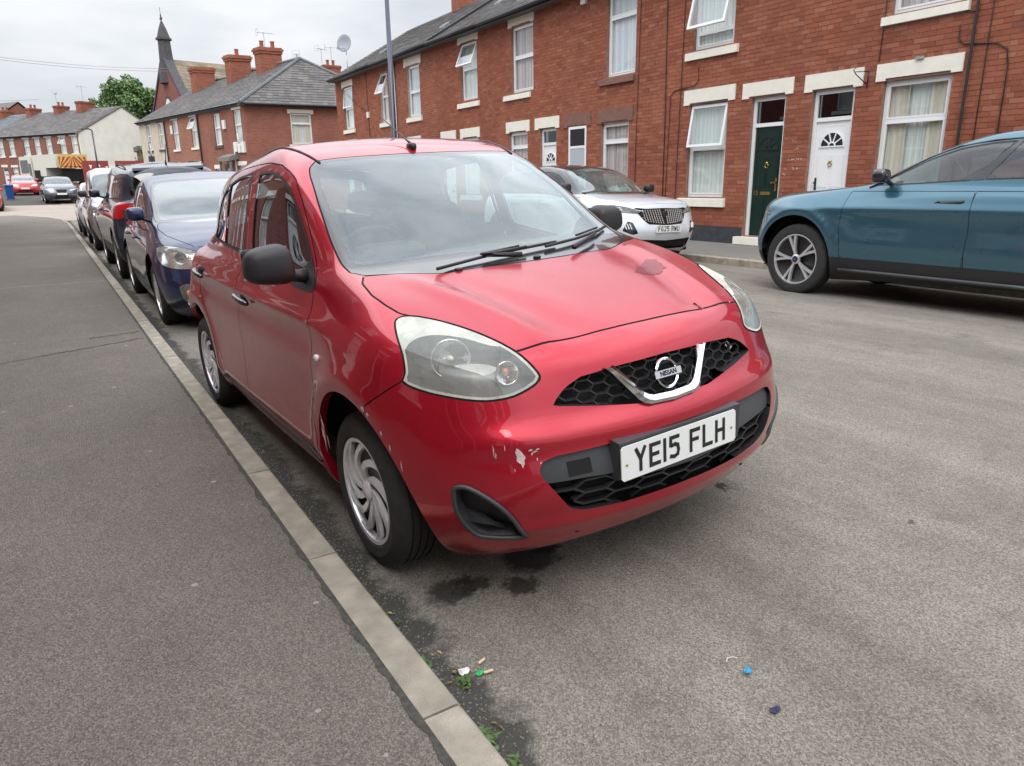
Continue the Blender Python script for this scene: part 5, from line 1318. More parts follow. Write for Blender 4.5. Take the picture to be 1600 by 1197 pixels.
ws_o = [(-.86, -.05, 1.464), (-.866, .10, 1.464), (-.873, .256, 1.462), (-.895, .45, 1.457), (-.905, .512, 1.448), (-.86, .560, 1.420), (-.80, .581, 1.390), (-.628, .624, 1.274), (-.453, .659, 1.149), (-.301, .680, 1.066), (-.225, .683, 1.040), (-.166, .655, 1.030), (-.06, .446, 1.022), (-.032, .384, 1.020), (-.012, .15, 1.024), (-.01, -.05, 1.024)]
ws_i = [(-.84, -.05, 1.445), (-.843, .182, 1.445), (-.86, .40, 1.440), (-.874, .480, 1.434), (-.802, .540, 1.393), (-.715, .571, 1.346), (-.535, .607, 1.236), (-.344, .636, 1.108), (-.262, .638, 1.068), (-.235, .610, 1.060), (-.20, .42, 1.070), (-.178, .20, 1.076), (-.168, -.05, 1.078)]
sh.region(ws_o, (.72, 0, .69), 'frit', gap=.003); sh.region(ws_i, (.72, 0, .69), 'windscreen', allow=('frit',))
fg = side_pts([(-1.300, 1.430), (-1.161, 1.432), (-1.053, 1.420), (-.960, 1.394), (-.876, 1.356), (-.741, 1.268), (-.610, 1.152), (-.514, 1.061), (-.420, .985), (-.42, .968), (-.597, .972), (-.9, 1.012), (-1.240, 1.058), (-1.262, 1.10), (-1.290, 1.36)])
rg = side_pts([(-1.440, 1.430), (-1.70, 1.412), (-1.92, 1.380), (-2.10, 1.335), (-2.22, 1.285), (-2.295, 1.20), (-2.325, 1.115), (-2.29, 1.088), (-1.908, 1.071), (-1.432, 1.052), (-1.41, 1.07)])
N_Y = (0, 1, .25)
sh.region(fg, N_Y, 'seal', grow=.014, back=.2); sh.region(fg, N_Y, 'front_glass', allow=('seal',), back=.2)
sh.region(rg, N_Y, 'seal', grow=.014, back=.2); sh.region(rg, N_Y, 'rear_glass', allow=('seal',), back=.2)
sh.region(side_pts([(-.36, .94), (-.515, 1.085), (-.545, 1.075), (-.60, .972), (-.60, .94)]), N_Y, 'sail', allow=('seal', 'front_glass'), back=.2)
sh.region(side_pts([(-1.925, 1.40), (-1.890, 1.40), (-1.862, 1.05), (-1.90, 1.05)]), N_Y, 'bar', allow=('rear_glass',), back=.2)
sh.region([(-2.75, -.05, 1.39), (-2.7, .42, 1.375), (-2.75, .52, 1.18), (-2.8, .50, 1.12), (-2.83, -.05, 1.11)], (-.85, 0, .5), 'tail_glass', smooth=0)
lampP = [(.195, .711, .936), (.222, .668, .944), (.313, .607, .928), (.435, .551, .900), (.548, .503, .858), (.606, .470, .805), (.622, .468, .770), (.610, .548, .739), (.574, .626, .732), (.516, .697, .743), (.440, .758, .760), (.372, .793, .782), (.372, .782, .808), (.335, .766, .854), (.245, .738, .905)]
lampN = (.62, .62, .40)
sh.region(lampP, lampN, 'lamp_edge', smooth=3, gap=.0035); sh.region(lampP, lampN, 'lamp', smooth=3, grow=-.011, allow=('lamp_edge',)); sh.region([(.180, .72, .94), (.20, .65, .95), (.313, .59, .94), (.450, .540, .905), (.52, .515, .88), (.50, .540, .865), (.42, .590, .885), (.345, .655, .895), (.310, .715, .878), (.325, .765, .83), (.30, .79, .84)], lampN, 'lamp_edge', smooth=3, allow=('lamp',))
gr = [(.661, .452, .697), (.658, .435, .714), (.655, .398, .742), (.657, .34, .764), (.673, .22, .774), (.684, .0, .780), (.684, -.05, .780), (.738, -.05, .655), (.733, .145, .653), (.702, .304, .674)]
lo = [(.697, .536, .528), (.697, .521, .550), (.709, .485, .561), (.75, .30, .566), (.774, .1, .575), (.774, -.05, .577), (.785, -.05, .368), (.782, .106, .366), (.756, .27, .362), (.735, .40, .370), (.725, .452, .388), (.725, .496, .450), (.706, .532, .505)]
FX = (1, 0, .05)
sh.region(gr, FX, 'grille_hole'); sh.region(lo, FX, 'intake_hole')
sh.region([(.7, .60, .482), (.7, .40, .476), (.75, .28, .470), (.78, .26, .44), (.78, -.05, .43), (.78, -.05, .70), (.7, .6, .70)], FX, 'intake_panel', allow=('intake_hole',))
fog = [(.547, .744, .468), (.556, .735, .486), (.585, .711, .484), (.628, .666, .446), (.650, .624, .397), (.652, .57, .312), (.636, .568, .297), (.59, .65, .300), (.557, .690, .315), (.545, .735, .392)]
sh.region(fog, (.8, .6, -.05), 'fog_hole', smooth=3)
sh.region([(.589, -.05, .87), (.586, .15, .87), (.573, .36, .863), (.553, .500, .855), (.50, .527, .87), (.435, .551, .9), (.313, .607, .928), (.222, .668, .944), (.178, .690, .948), (.10, .702, .97), (.008, .707, .99), (-.098, .693, 1.017), (-.156, .661, 1.03), (-.060, .446, 1.03), (-.030, .384, 1.03), (-.006, .15, 1.03), (-.004, -.05, 1.03)], (.1, 0, 1), 'bonnet', gap=.0035, back=.1)
sh.region(side_pts([(.20, .672), (.37, .785), (.52, .86), (.72, .92), (1.1, .9), (1.1, .05), (.2, .05), (.3, .3)]), (0, 1, 0), 'bumper', gap=.0025, back=-.6)
dF = [(-.392, .965), (-.345, .90), (-.318, .84), (-.308, .77), (-.312, .676), (-.330, .565), (-.330, .42), (-.345, .315), (-.40, .285), (-1.36, .285), (-1.41, .32), (-1.425, .45), (-1.405, .65), (-1.385, .9), (-1.375, 1.1), (-1.40, 1.38), (-1.40, 1.462), (-1.20, 1.466), (-1.045, 1.452), (-.93, 1.42), (-.852, 1.388), (-.717, 1.292), (-.60, 1.188), (-.492, 1.085), (-.42, 1.01)]
sh.region(side_pts(dF), (0, 1, .1), 'front_door', gap=.0028, back=.15)
dR = [(-1.392, 1.462), (-1.392, 1.38), (-1.368, 1.1), (-1.378, .9), (-1.398, .65), (-1.418, .45), (-1.403, .285), (-1.95, .285), (-2.02, .36), (-2.05, .48), (-2.10, .58), (-2.20, .68), (-2.33, .78), (-2.385, .90), (-2.395, 1.08), (-2.36, 1.20), (-2.28, 1.315), (-2.13, 1.38), (-1.95, 1.42), (-1.70, 1.448)]
sh.region(side_pts(dR), (0, 1, .1), 'rear_door', gap=.0028, back=.15)
sh.region([(-2.80, .72, 1.10), (-2.92, .60, 1.06), (-2.97, .60, .86), (-2.86, .76, .84)], (-.7, .7, 0), 'tail_lamp', smooth=3, gap=.003)
sh.region([(-2.9, -.05, 1.47), (-2.7, .47, 1.42), (-2.8, .57, 1.2), (-2.9, .60, .98), (-2.95, .58, .72), (-3, -.05, .70)], (-1, 0, .2), 'tailgate', gap=.003, back=.1)
PR = 'paint_red'
bd = sh.emit('body', 'body_shell', PR, red); bn = sh.emit('bonnet', 'bonnet', 'paint_red_faded', red); bn['label'] = 'dull sun-bleached red bonnet'
bp = sh.emit('bumper', 'bumper', PR, red); sh.emit('tailgate', 'tailgate', PR, red)
sh.emit('gap', 'panel_gap', 'seam_black', red, off=-.003)
fr_ = sh.emit('frit', 'windscreen_surround', 'paint_gloss_black', red)
wsg = sh.emit('windscreen', 'windscreen', 'windscreen_glass', red)
sh.emit('tail_glass', 'rear_window', 'side_glass', red)
doors_red = {}
for sd in ('L', 'R'):
    for tg, gt in (('front_door', 'front_glass'), ('rear_door', 'rear_glass')):
        d_ = sh.emit(tg, 'door', PR, red, sd); doors_red[sd, tg] = d_
        g_ = sh.emit(gt, 'window', 'side_glass', d_, sd, off=-.004)
    sh.emit(('seal', 'bar'), 'window_seal', 'trim_black', red, sd, off=.001); sh.emit('sail', 'mirror_mount', 'trim_black', red, sd, off=.002)
    hl = sh.emit('lamp', 'headlamp', 'lens_glass', red, sd, off=.001)
    sh.emit('lamp', 'lamp_housing', 'lamp_grey', hl, sd, off=-.080)
    sh.strip(('lamp',), ('lamp_edge',), .078, 'lamp_bezel', 'lamp_grey', hl, sd); sh.emit('lamp_edge', 'lens_edge', 'lens_edge_frost', hl, sd, off=.0012)
    sg = 1 if sd == 'L' else -1
    def bowl(c, r, dirv, nm_, mt, depth=.5, nlob=0):
        mb = MB().lathe([(0, -r*depth), (r*.35, -r*depth*.92), (r*.7, -r*depth*.6), (r, 0), (r*1.05, .004), (r*1.08, -.002)], 32, 'x')
        o = mb.build(nm_, mt, hl, True); o.location = c; o.rotation_euler = Vector(dirv).to_track_quat('X', 'Z').to_euler(); return o
    bowl((.404, sg*.640, .830), .058, (1, sg*.45, .10), 'reflector', 'reflector', .8)
    bowl((.548, sg*.532, .793), .034, (1, sg*.3, .1), 'reflector', 'reflector', .8)
    superell(hl, 'bulb', 'lamp_haze', (.392, sg*.636, .830), (.018, .009, .009), 1, 8)
    superell(hl, 'bulb', 'amber', (.535, sg*.530, .795), (.012, .012, .012), 1, 6)
    sh.emit('tail_lamp', 'tail_lamp', 'tail_red', red, sd, off=.004)
    # fog lamp blank: moulded dark recess
    fgs = sh.emit('fog_hole', 'bumper_recess', 'trim_black', red, sd, off=-.045)
    sh.strip(('bumper',), ('fog_hole',), .05, 'recess_wall', 'trim_grey', fgs, sd)
    P_ = rounded(fog, 3); rim_ = []
    for q in P_:
        h = sh.bvh.ray_cast(Vector((q[0]+.4, sg*(q[1]+.3), q[2])), Vector((-.8, -.6*sg, 0)), 1.5)[0]
        if h: rim_.append(h+Vector((.003, .002*sg, 0)))
    MB().tube(rim_+[rim_[0]], .008, 6, False).build('recess_rim', 'trim_grey', fgs, True)
    MB().prism([(.60, sg*.60, .318), (.52, sg*.70, .345), (.50, sg*.705, .40), (.60, sg*.655, .352)], (-.012, -.02*sg, 0)).build('recess_blade', 'trim_grey', fgs)
    arch_liner(red, .045, .312, .371, .72, .50, sg); arch_liner(red, -2.45, .31, .364, .76, .48, sg)
    sh.strip(('body', 'bumper', 'front_door', 'rear_door', 'gap'), ('arch',), (0, -.03, 0), 'arch_lip', PR, red, sd)
    # door mirror
    def flat(v): return (min(v[0], .012 if v[0] > 0 else v[0])*1.0 if False else v[0]*(1 if v[0] > 0 else .55), v[1]*(1-.18*v[2]/.075*.5), v[2]*(1-.16*(v[1]/.1)*sg))
    mr = superell(red, 'door_mirror', 'trim_black', (-.47 if sg < 0 else -.585, sg*(.905 if sg < 0 else .858), 1.078 if sg < 0 else 1.09), (.080, .092, .072), .62, 14, sg*.12, flat)
    MB().tube([(-.50, sg*.83, 1.035), (-.505, sg*.79, 1.02), (-.51, sg*.755, 1.015)], [.026, .024, .03], 10).build('mirror_arm', 'trim_black', red, True)
    MB().box(-.001, .001, -.085, .085, -.055, .06).build('mirror_glass', 'chrome', mr).location = (-.047, 0, 0)
    for (xa, xb, za, zb, dr) in ((-1.145, -1.345, .835, .858, 'front_door'), (-2.13, -2.33, .868, .892, 'rear_door')):
        pts = []; dk = MB()
        for t in np.linspace(0, 1, 7):
            x, z = xa+(xb-xa)*t, za+(zb-za)*t; h = sh.ony(x, z, sg); o_ = .010+.022*math.sin(PI*min(max(t, .02), .98))**.5; pts.append(h+Vector((0, sg*o_, 0)))
        MB().tube(pts, [.010, .0135, .0145, .0145, .0145, .0135, .010], 10).build('door_handle', 'paint_gloss_black', doors_red[sd, dr], True)
        h = sh.ony((xa+xb)/2, (za+zb)/2, sg); superell(doors_red[sd, dr], 'handle_recess', 'seam_black', (h.x, h.y-.014*sg, h.z+.006), (.085, .02, .030), .8, 8)
    h = sh.ony(-.232, .752, sg); superell(red, 'side_repeater', 'tail_clear', (h.x, h.y+.002*sg, h.z), (.020, .010, .014), .9, 8)
sh.emit('grille_hole', 'grille_backing', 'seam_black', red, off=-.06); sh.strip(('bumper',), ('grille_hole',), (-.075, 0, 0), 'grille_wall', 'trim_black', red)
hexgrid(sh, [(p[1], p[2]) for p in gr[:6]]+[(0, .781)]+[(-p[1], p[2]) for p in gr[:6][::-1]]+[(-.304, .674), (-.145, .653), (0, .654), (.145, .653), (.304, .674)], .036, .005, .018, 'upper_grille', 'trim_black', red, .50)
sh.emit(('intake_hole',), 'intake_backing', 'seam_black', red, off=-.07); sh.strip(('bumper',), ('intake_hole', 'intake_panel'), (-.09, 0, 0), 'intake_wall', 'trim_black', red)
sh.emit('intake_panel', 'intake_panel', 'trim_grey', red, off=-.014); sh.strip(('intake_panel',), ('intake_hole',), (-.05, 0, 0), 'panel_edge', 'trim_black', red, off=-.014)
loP = [(p[1], p[2]) for p in lo if p[1] > 0 and p[2] < .50]; loP = [(.5, .474), (.40, .476)]+[(.28, .470), (.26, .44), (-.26, .44), (-.28, .470), (-.40, .476), (-.5, .474)]+[(-.496, .45), (-.452, .388), (-.40, .370), (-.27, .362), (-.106, .366), (.106, .366), (.27, .362), (.40, .370), (.452, .388), (.496, .45)]
hexgrid(sh, loP, .070, .0065, .020, 'lower_grille', 'trim_black', red, .34, .02)
# towing-eye opening: the shade inside it painted as a flat black quad
tb = []
for (y, z) in ((-.372, .490), (-.372, .535), (-.447, .533), (-.447, .488)):
    h = sh.onx(y, z); tb.append(h+Vector((-.0125, 0, 0)))
MB().quad(*tb).build('towing_eye_opening', 'seam_black', red)
for k in (-1, 1): pass
# chrome V and round badge
def skinpts(l, o): return [sh.onx(y, min(z, .760))+Vector((o-max(0, z-.760)*.55, 0, max(0, z-.760))) for y, z in l]
vouter = [(.230, .784), (.178, .776), (.118, .690), (.098, .664), (.03, .654)]
outl = [(.222, .777), (.209, .766), (.150, .689), (.138, .672), (.122, .659), (.099, .652), (0, .648)]
innl = [(.188, .779), (.179, .768), (.121, .700), (.109, .688), (.094, .679), (.076, .674), (0, .671)]
mb = MB()
for s in (-1, 1):
    A = skinpts([(s*y-.034, z) for y, z in outl], .014); B = skinpts([(s*y-.034, z) for y, z in innl], .014)
    for j in range(len(A)-1):
        mid0 = (A[j]+B[j])/2+Vector((.010, 0, 0)); mid1 = (A[j+1]+B[j+1])/2+Vector((.010, 0, 0)); bk_ = Vector((-.016, 0, 0))
        mb.quad(A[j], A[j+1], mid1, mid0); mb.quad(mid0, mid1, B[j+1], B[j]); mb.quad(A[j]+bk_, A[j+1]+bk_, A[j+1], A[j]); mb.quad(B[j], B[j+1], B[j+1]+bk_, B[j]+bk_)
mb.build('chrome_strip', 'chrome', red)
bc = sh.onx(-.034, .726)+Vector((.012, 0, 0)); tilt = math.radians(18)
bg_ = MB().lathe([(.040, -.004), (.041, .004), (.0455, .008), (.050, .004), (.051, -.006)], 40, 'x').box(-.002, .010, -.058, .058, -.0115, .0115).build('badge', 'chrome', red); smooth_by_angle(bg_, 30)
bg_.location = bc; bg_.rotation_euler = (0, -tilt, 0)
text_mesh('badge_lettering', 'NISSAN', .022, 'letter_black', bg_, Matrix(((0, 0, 1, .0105), (1, 0, 0, 0), (0, 1, 0, -.0005), (0, 0, 0, 1))), .0004, .0006, .98)
# number plate on its plinth
pc = Vector((sh.onx(0, .503).x-.008, -.042, .506))
MB().prism([(pc.x-.06, -.305, .580), (pc.x-.006, -.30, .571), (pc.x-.010, -.30, .452), (pc.x-.06, -.305, .445)], (0, .55, 0)).build('plate_plinth', 'trim_grey', red)
pl = plate_text(red, 'YE15 FLH', pc, math.radians(2))
for yy in (-.238, .238): superell(pl, 'screw', 'brass', (.0055, yy, -.004), (.002, .005, .005), 1, 6)
# wipers, aerial
def skint(x, y, o): 
    h = sh.bvh.ray_cast(Vector((x, y, 3)), Vector((0, 0, -1)), 4)[0]; return h+Vector((0, 0, o))
for pts, arm in (([(-.048, -.42), (-.085, -.20), (-.115, .0), (-.140, .20)], [(-.02, -.06), (-.07, -.20), (-.10, .02)]), ([(-.105, .12), (-.155, .33), (-.215, .50), (-.262, .585)], [(-.02, .20), (-.10, .33), (-.165, .44)])):
    w_ = MB().tube([skint(x, y, .016) for x, y in pts], .0065, 6).tube([skint(x, y, .026) for x, y in arm], [.011, .009, .006], 6).tube([skint(x-.01, y, .024) for x, y in pts[1:3]], .005, 6)
    w_.build('wiper', 'trim_black', red, True)
for (x, y) in ((-.03, -.34), (-.03, .02)):
    superell(red, 'washer_jet', 'trim_black', tuple(skint(x, y, .004)), (.012, .016, .006), .7, 6)
ab = skint(-.93, -.03, .006); superell(red, 'aerial_base', 'trim_black', tuple(ab), (.034, .018, .018), .7, 8)
MB().tube([ab+Vector((0, 0, .012)), ab+Vector((-.05, 0, .035)), ab+Vector((-.36, .02, .165))], [.007, .004, .0022], 6).build('aerial', 'trim_black', red, True)
# roof ditch strips
for s in (-1, 1):
    pts = []
    for t in np.linspace(0, 1, 14):
        x = -.88-1.15*t; y = .505+.035*math.sin(PI*min(t*1.3, 1)); h = sh.bvh.ray_cast(Vector((x, s*y, 3)), Vector((0, 0, -1)), 4)[0]; pts.append(h+Vector((0, 0, .001)))
    MB().tube(pts, .0065, 6).build('roof_strip', 'trim_black', red, True)
# black sill strip; unseen dark boxes added to block light through floor and nose
MB().box(-2.95, .50, -.60, .60, .19, .26).box(.1, .6, -.55, .55, .26, .60).box(.2, .585, -.41, .41, .6, .80).box(.3, .69, -.40, .40, .27, .57).build('underbody_light_block', 'under_dark', red)
for s in (-1, 1):
    pts = [sh.ony(x, .305, s)+Vector((0, .001*s, 0)) for x in np.linspace(-.36, -2.0, 10)]; MB().tube(pts, .010, 6).build('sill_strip', 'trim_black', red, True)
wheel(red, .0, .805, .291, 1, .291, .175, .196, 'swirl', steer=.0, rot=.5); wheel(red, .0, -.805, .291, -1, .291, .175, .196, 'swirl', rot=.3)
wheel(red, -2.45, .800, .291, 1, .291, .175, .196, 'swirl', rot=1.); wheel(red, -2.45, -.800, .291, -1, .291, .175, .196, 'swirl', rot=.9)
interior(red, lambda x: x, .70, .30, 1.0, 1.50, -.80)
plate_text(red, 'YE15 FLH', Vector((sh.onx(0, .80, -1).x-.006, 0, .80)), 0, front=False, mat='plate_yellow')
# scrapes and chips, each lying on the skin
def scrape(pts_yz, seed, ragged=.25, mat='bare_scratch', side=None, label=None):
    rr = random.Random(seed); P3 = []
    cx = sum(p[0] for p in pts_yz)/len(pts_yz); cz = sum(p[1] for p in pts_yz)/len(pts_yz); n = len(pts_yz)
    for i in range(n):
        a, b = pts_yz[i], pts_yz[(i+1) % n]
        for t in (0, .33, .66):
            y, z = a[0]+(b[0]-a[0])*t, a[1]+(b[1]-a[1])*t; k = 1+rr.uniform(-ragged, ragged); y, z = cx+(y-cx)*k, cz+(z-cz)*k
            h = sh.onx(y, z) if side is None else sh.ony(y, z, side)
            if h: P3.append(h+(Vector((.0012, 0, .0)) if side is None else Vector((0, .0012*side, 0))))
    c = sum(P3, Vector())/len(P3); c = (sh.onx(cx, cz)+Vector((.0012, 0, 0))) if side is None else sh.ony(cx, cz, side)+Vector((0, .0012*side, 0))
    V = [c]+P3; k = len(P3); return obj('paint_scrape', V, [(0, 1+i, 1+(i+1) % k) for i in range(k)], mat, red)
def yz(px): return px
scrape([(-.592, .598), (-.580, .594), (-.568, .572), (-.570, .556), (-.578, .540), (-.590, .562)], 1, .18)
for k, (y, z, w_, h_) in enumerate(((-.552, .590, .006, .004), (-.540, .584, .009, .003), (-.532, .590, .006, .003), (-.548, .578, .004, .004), (-.645, .596, .0015, .018), (-.641, .580, .0015, .010), (-.618, .604, .0012, .012), (-.60, .535, .001, .006), (-.536, .560, .002, .006), (-.528, .548, .003, .003))):
    scrape([(y-w_, z-h_*.3), (y, z-h_), (y+w_, z+h_*.3), (y, z+h_)], 10+k, .3)
for k, (x, z, w_, h_) in enumerate(((.205, .672, .012, .012), (.232, .658, .008, .007), (.300, .612, .005, .012), (.338, .572, .004, .014), (.382, .52, .003, .02), (-.245, .49, .012, .05), (-.262, .44, .010, .06), (-.225, .43, .006, .04), (-1.99, .43, .008, .03), (-1.96, .40, .02, .012))):
    scrape([(x-w_, z), (x, z-h_), (x+w_, z), (x, z+h_)], 40+k, .35, 'bare_scratch', -1)
# last glossy islands of lacquer left on the bleached bonnet
def bonnet_patch(pts, seed):
    rr = random.Random(seed); P = []; n = len(pts)
    for i in range(n):
        a, b = pts[i], pts[(i+1) % n]
        for t in (0, .25, .5, .75):
            x, y = a[0]+(b[0]-a[0])*t+rr.uniform(-.006, .006), a[1]+(b[1]-a[1])*t+rr.uniform(-.006, .006); P.append((x, y))
    cx, cy = sum(p[0] for p in P)/len(P), sum(p[1] for p in P)/len(P); V = []; k = len(P)
    for s_ in (1, .66, .33):
        for x, y in P: V.append(skint(cx+(x-cx)*s_, cy+(y-cy)*s_, .0012))
    V.append(skint(cx, cy, .0012)); F1 = []
    for r in range(2): F1 += [(r*k+i, r*k+(i+1) % k, (r+1)*k+(i+1) % k, (r+1)*k+i) for i in range(k)]
    F1 += [(2*k+i, 2*k+(i+1) % k, 3*k) for i in range(k)]
    return obj('lacquer_patch', V, F1, 'paint_lacquer', red, True)
bonnet_patch([(.268, .259), (.206, .336), (.145, .439), (.166, .455), (.182, .468), (.262, .43), (.292, .364), (.295, .298)], 1)
bonnet_patch([(-.072, .514), (-.082, .543), (-.062, .543), (-.049, .509)], 2)
bonnet_patch([(.543, .278), (.539, .297), (.578, .293), (.582, .277)], 3)

# ------------------------------------------------------------------ the other parked cars
XR = [-3.4, -3.065, -2.2, -.9, -.05, .2, .81, 1.2]; ZR = [0, .2, .43, .77, .87, .99, 1.04, 1.55, 1.7]
def mkwarp(x, z, ys, taper=0.):
    """x: targets for tail, roof end, screen top, cowl, wing, nose; z: sill, bumper, lamp, bonnet edge, belt, cowl, roof"""
    X_ = [x[0]-.33]+list(x)+[x[-1]+.39]; Z_ = [0]+list(z)+[z[-1]+.15]
    def w(P):
        P = np.asarray(P, float); o = P.copy()
        o[..., 0] = np.interp(P[..., 0], XR, X_); o[..., 2] = np.interp(P[..., 2], ZR, Z_); o[..., 1] = P[..., 1]*ys
        return o
    return w
def heading(x, y, z, face, roll, yaw=0.):
    rz = (-PI/2 if face == 'to' else PI/2)+yaw
    return Matrix.Translation((x, y, z)) @ Matrix.Rotation(rz, 4, 'Z') @ Matrix.Rotation(roll, 4, 'X')
def generic(label, pt, mat4, xw, zw, ys, axle, R, res=(110, 90), style='5', glass='side_glass', roofpaint=None, clad=None, feats=(), wins=None, wheels=('wheel_silver', 'wheel_black'), plate=None, rearplate=None, doorx=(-.33, -1.40, -2.38), rear_lamp=None, cat='car', far=False, mirror='same', mirx=None, group='cars parked along the street', handles=True, extra_disp=None, wsglass='windscreen_glass', archk=1.10, tag_=True):
    W_ = mkwarp(xw, zw, ys)
    root = car_root(label, mat4, cat, group)
    S_ = Shell(HATCH, res[0], res[1], warp=W_, disp=extra_disp)
    wp = lambda pts: [tuple(p) for p in W_(np.array(pts, float))]
    for ax in (0., axle): S_.circle(ax+(.03 if ax == 0 else 0), R+.02, R*archk+.045, ymin=.4)
    S_.region(wp(ws_o), (.72, 0, .69), 'frit', gap=.002 if not far else 0); S_.region(wp(ws_i), (.72, 0, .69), 'windscreen', allow=('frit',))
    WN = wins or [wp(fg), wp(rg)]
    for k, wn_ in enumerate(WN):
        S_.region(wn_, N_Y, 'seal', grow=.014, back=.2); S_.region(wn_, N_Y, 'glass%d' % k, allow=('seal',), back=.2)
    S_.region(wp([(-2.65, -.05, 1.435), (-2.6, .44, 1.42), (-2.75, .56, 1.18), (-2.8, .54, 1.10), (-2.83, -.05, 1.09)]), (-.85, 0, .5), 'tail_glass')
    for f in feats: S_.region(f[0], f[1], f[2], allow=f[6] if len(f) > 6 else ('body',), smooth=f[5], gap=0 if far else .002)
    if not far: S_.region(wp([(.60, -.05, .87), (.60, .15, .87), (.58, .36, .863), (.545, .50, .86), (.435, .57, .9), (.313, .63, .928), (.178, .680, .948), (.008, .707, .99), (-.098, .693, 1.017), (-.156, .661, 1.03), (-.060, .446, 1.03), (-.006, .15, 1.03), (-.004, -.05, 1.03)]), (.1, 0, 1), 'bonnet', gap=.0035, back=.1)
    if roofpaint:
        zb = float(np.interp(1.03, ZR, [0]+list(zw)+[zw[-1]+.15]))
        S_.region([(-9, 0, zb+.03), (xw[3]-.05, 0, zb-.01), (xw[3]+.4, 0, zb+.02), (xw[3]+.4, 0, 3), (-9, 0, 3)], (0, 1, 0), 'roof', back=-2, depth=5)
    if clad:
        zc = clad
        S_.region([(-9, 0, -1), (9, 0, -1), (9, 0, zc), (-9, 0, zc)], (0, 1, 0), 'cladding', back=-2, depth=5)
    dn = []
    if not far:
        d0, d1, d2 = doorx; zs, zt = zw[0]+.12, zw[4]-.005
        for k, (a, b) in enumerate(((d0, d1), (d1-.012, d2))):
            top = [(b+.03, zw[6]-.10), (a-.42 if k == 0 else a, zw[6]-.13 if k == 0 else zw[6]-.10)]
            pts = [(a, zt-.02), (a+.03, (zs+zt)/2), (a-.01, zs), (b, zs), (b-.015 if k == 0 else b+.28, (zs+zt)/2-.05 if k == 0 else zs+.25), (b, zt-.02)]
            S_.region(side_pts(pts), (0, 1, .1), 'door%d' % k, gap=.003, back=.15)
    S_.emit('body', 'body_shell', pt, root); S_.emit('bonnet', 'bonnet', pt, root); S_.emit('gap', 'panel_gap', 'seam_black', root, off=-.003)
    S_.emit('frit', 'windscreen_surround', 'paint_gloss_black', root); S_.emit('windscreen', 'windscreen', wsglass, root); S_.emit('tail_glass', 'rear_window', 'privacy_glass', root)
    if roofpaint: S_.emit('roof', 'roof', roofpaint, root)
    if clad: S_.emit('cladding', 'cladding', 'trim_black', root)
    for sd in ('L', 'R'):
        sg = 1 if sd == 'L' else -1
        for k in range(2): S_.emit('door%d' % k, 'door', pt, root, sd)
        S_.emit('seal', 'window_seal', 'trim_black', root, sd, off=.001)
        for k in range(len(WN)): S_.emit('glass%d' % k, 'window', glass if k == 0 else (glass if glass != 'side_glass' else 'side_glass'), root, sd, off=-.003)
        for ax in (0., axle): arch_liner(root, ax+.03*(ax == 0), R+.02, R*archk+.044, .84*ys*.86, .5, sg)
        for ax in (0., axle): wheel(root, ax, sg*(.852*ys-.035), R, sg, R, .20, R*(.70 if R > .38 else .66), style, wheels, rot=random.uniform(0, 1))
        mx_ = mirx if mirx else xw[3]-.42
        zb = zw[5]+.03; h = S_.ony(mx_, zb-.03, sg)
        if h is not None:
            superell(root, 'door_mirror', pt if mirror == 'same' else mirror, (mx_+.03, sg*(abs(h.y)+.125), zb+.06), (.075, .088, .070), .6, 8)
            MB().tube([(mx_, sg*(abs(h.y)+.10), zb+.02), (mx_-.01, sg*(abs(h.y)-.01), zb-.02)], .022, 6).build('mirror_arm', 'trim_black', root)
        if handles and not far:
            for xa in (doorx[1]+.20, doorx[2]+.25):
                h = S_.ony(xa, zw[4]-.12, sg)
                if h: MB().tube([h+Vector((.10, sg*.008, 0)), h+Vector((.08, sg*.03, 0)), h+Vector((-.08, sg*.03, .004)), h+Vector((-.10, sg*.008, .004))], .013, 6).build('door_handle', pt, root, True)
    for f in feats:
        tgn, name, mt, off, sides = f[2], f[3], f[4][0], f[4][1], f[4][2]
        for sd in (('L', 'R') if sides else ('both',)):
            o = S_.emit(tgn, name, mt, root, sd, off=off)
            if o and 'lamp' in name and mt == 'lens_glass':
                S_.emit(tgn, 'lamp_housing', f[4][3], o, sd, off=-.05); S_.strip((tgn,), ('gap', 'body'), .05, 'lamp_bezel', f[4][4], o, sd)
            if o and name == 'intake': S_.strip(('body', 'gap', 'cladding'), (tgn,), (-.04 if f[1][0] > 0 else .04, 0, 0), 'intake_wall', 'trim_black', o, sd)
    MB().box(xw[0]+.25, xw[5]-.25, -.62*ys, .62*ys, zw[0]-.02, zw[0]+.06).box(.1, xw[5]-.22, -.5, .5, zw[0]+.05, zw[2]-.12).build('underbody_light_block', 'under_dark', root)  # unseen dark boxes added to stop light getting in from below
    if plate: plate_text(root, plate, Vector((S_.onx(0, plate_z(zw)).x+.02, 0, plate_z(zw))))
    if rearplate: plate_text(root, rearplate, Vector((S_.onx(0, zw[3], -1).x-.02, 0, zw[3])), front=False, mat='plate_yellow')
    if not far: interior(root, lambda x: float(np.interp(x, XR, [xw[0]-.33]+list(xw)+[xw[-1]+.39])), .70*ys, zw[0]+.1, zw[4], zw[6]-.05, xw[2])
    return root, S_
plate_z = lambda zw: zw[1]+.05
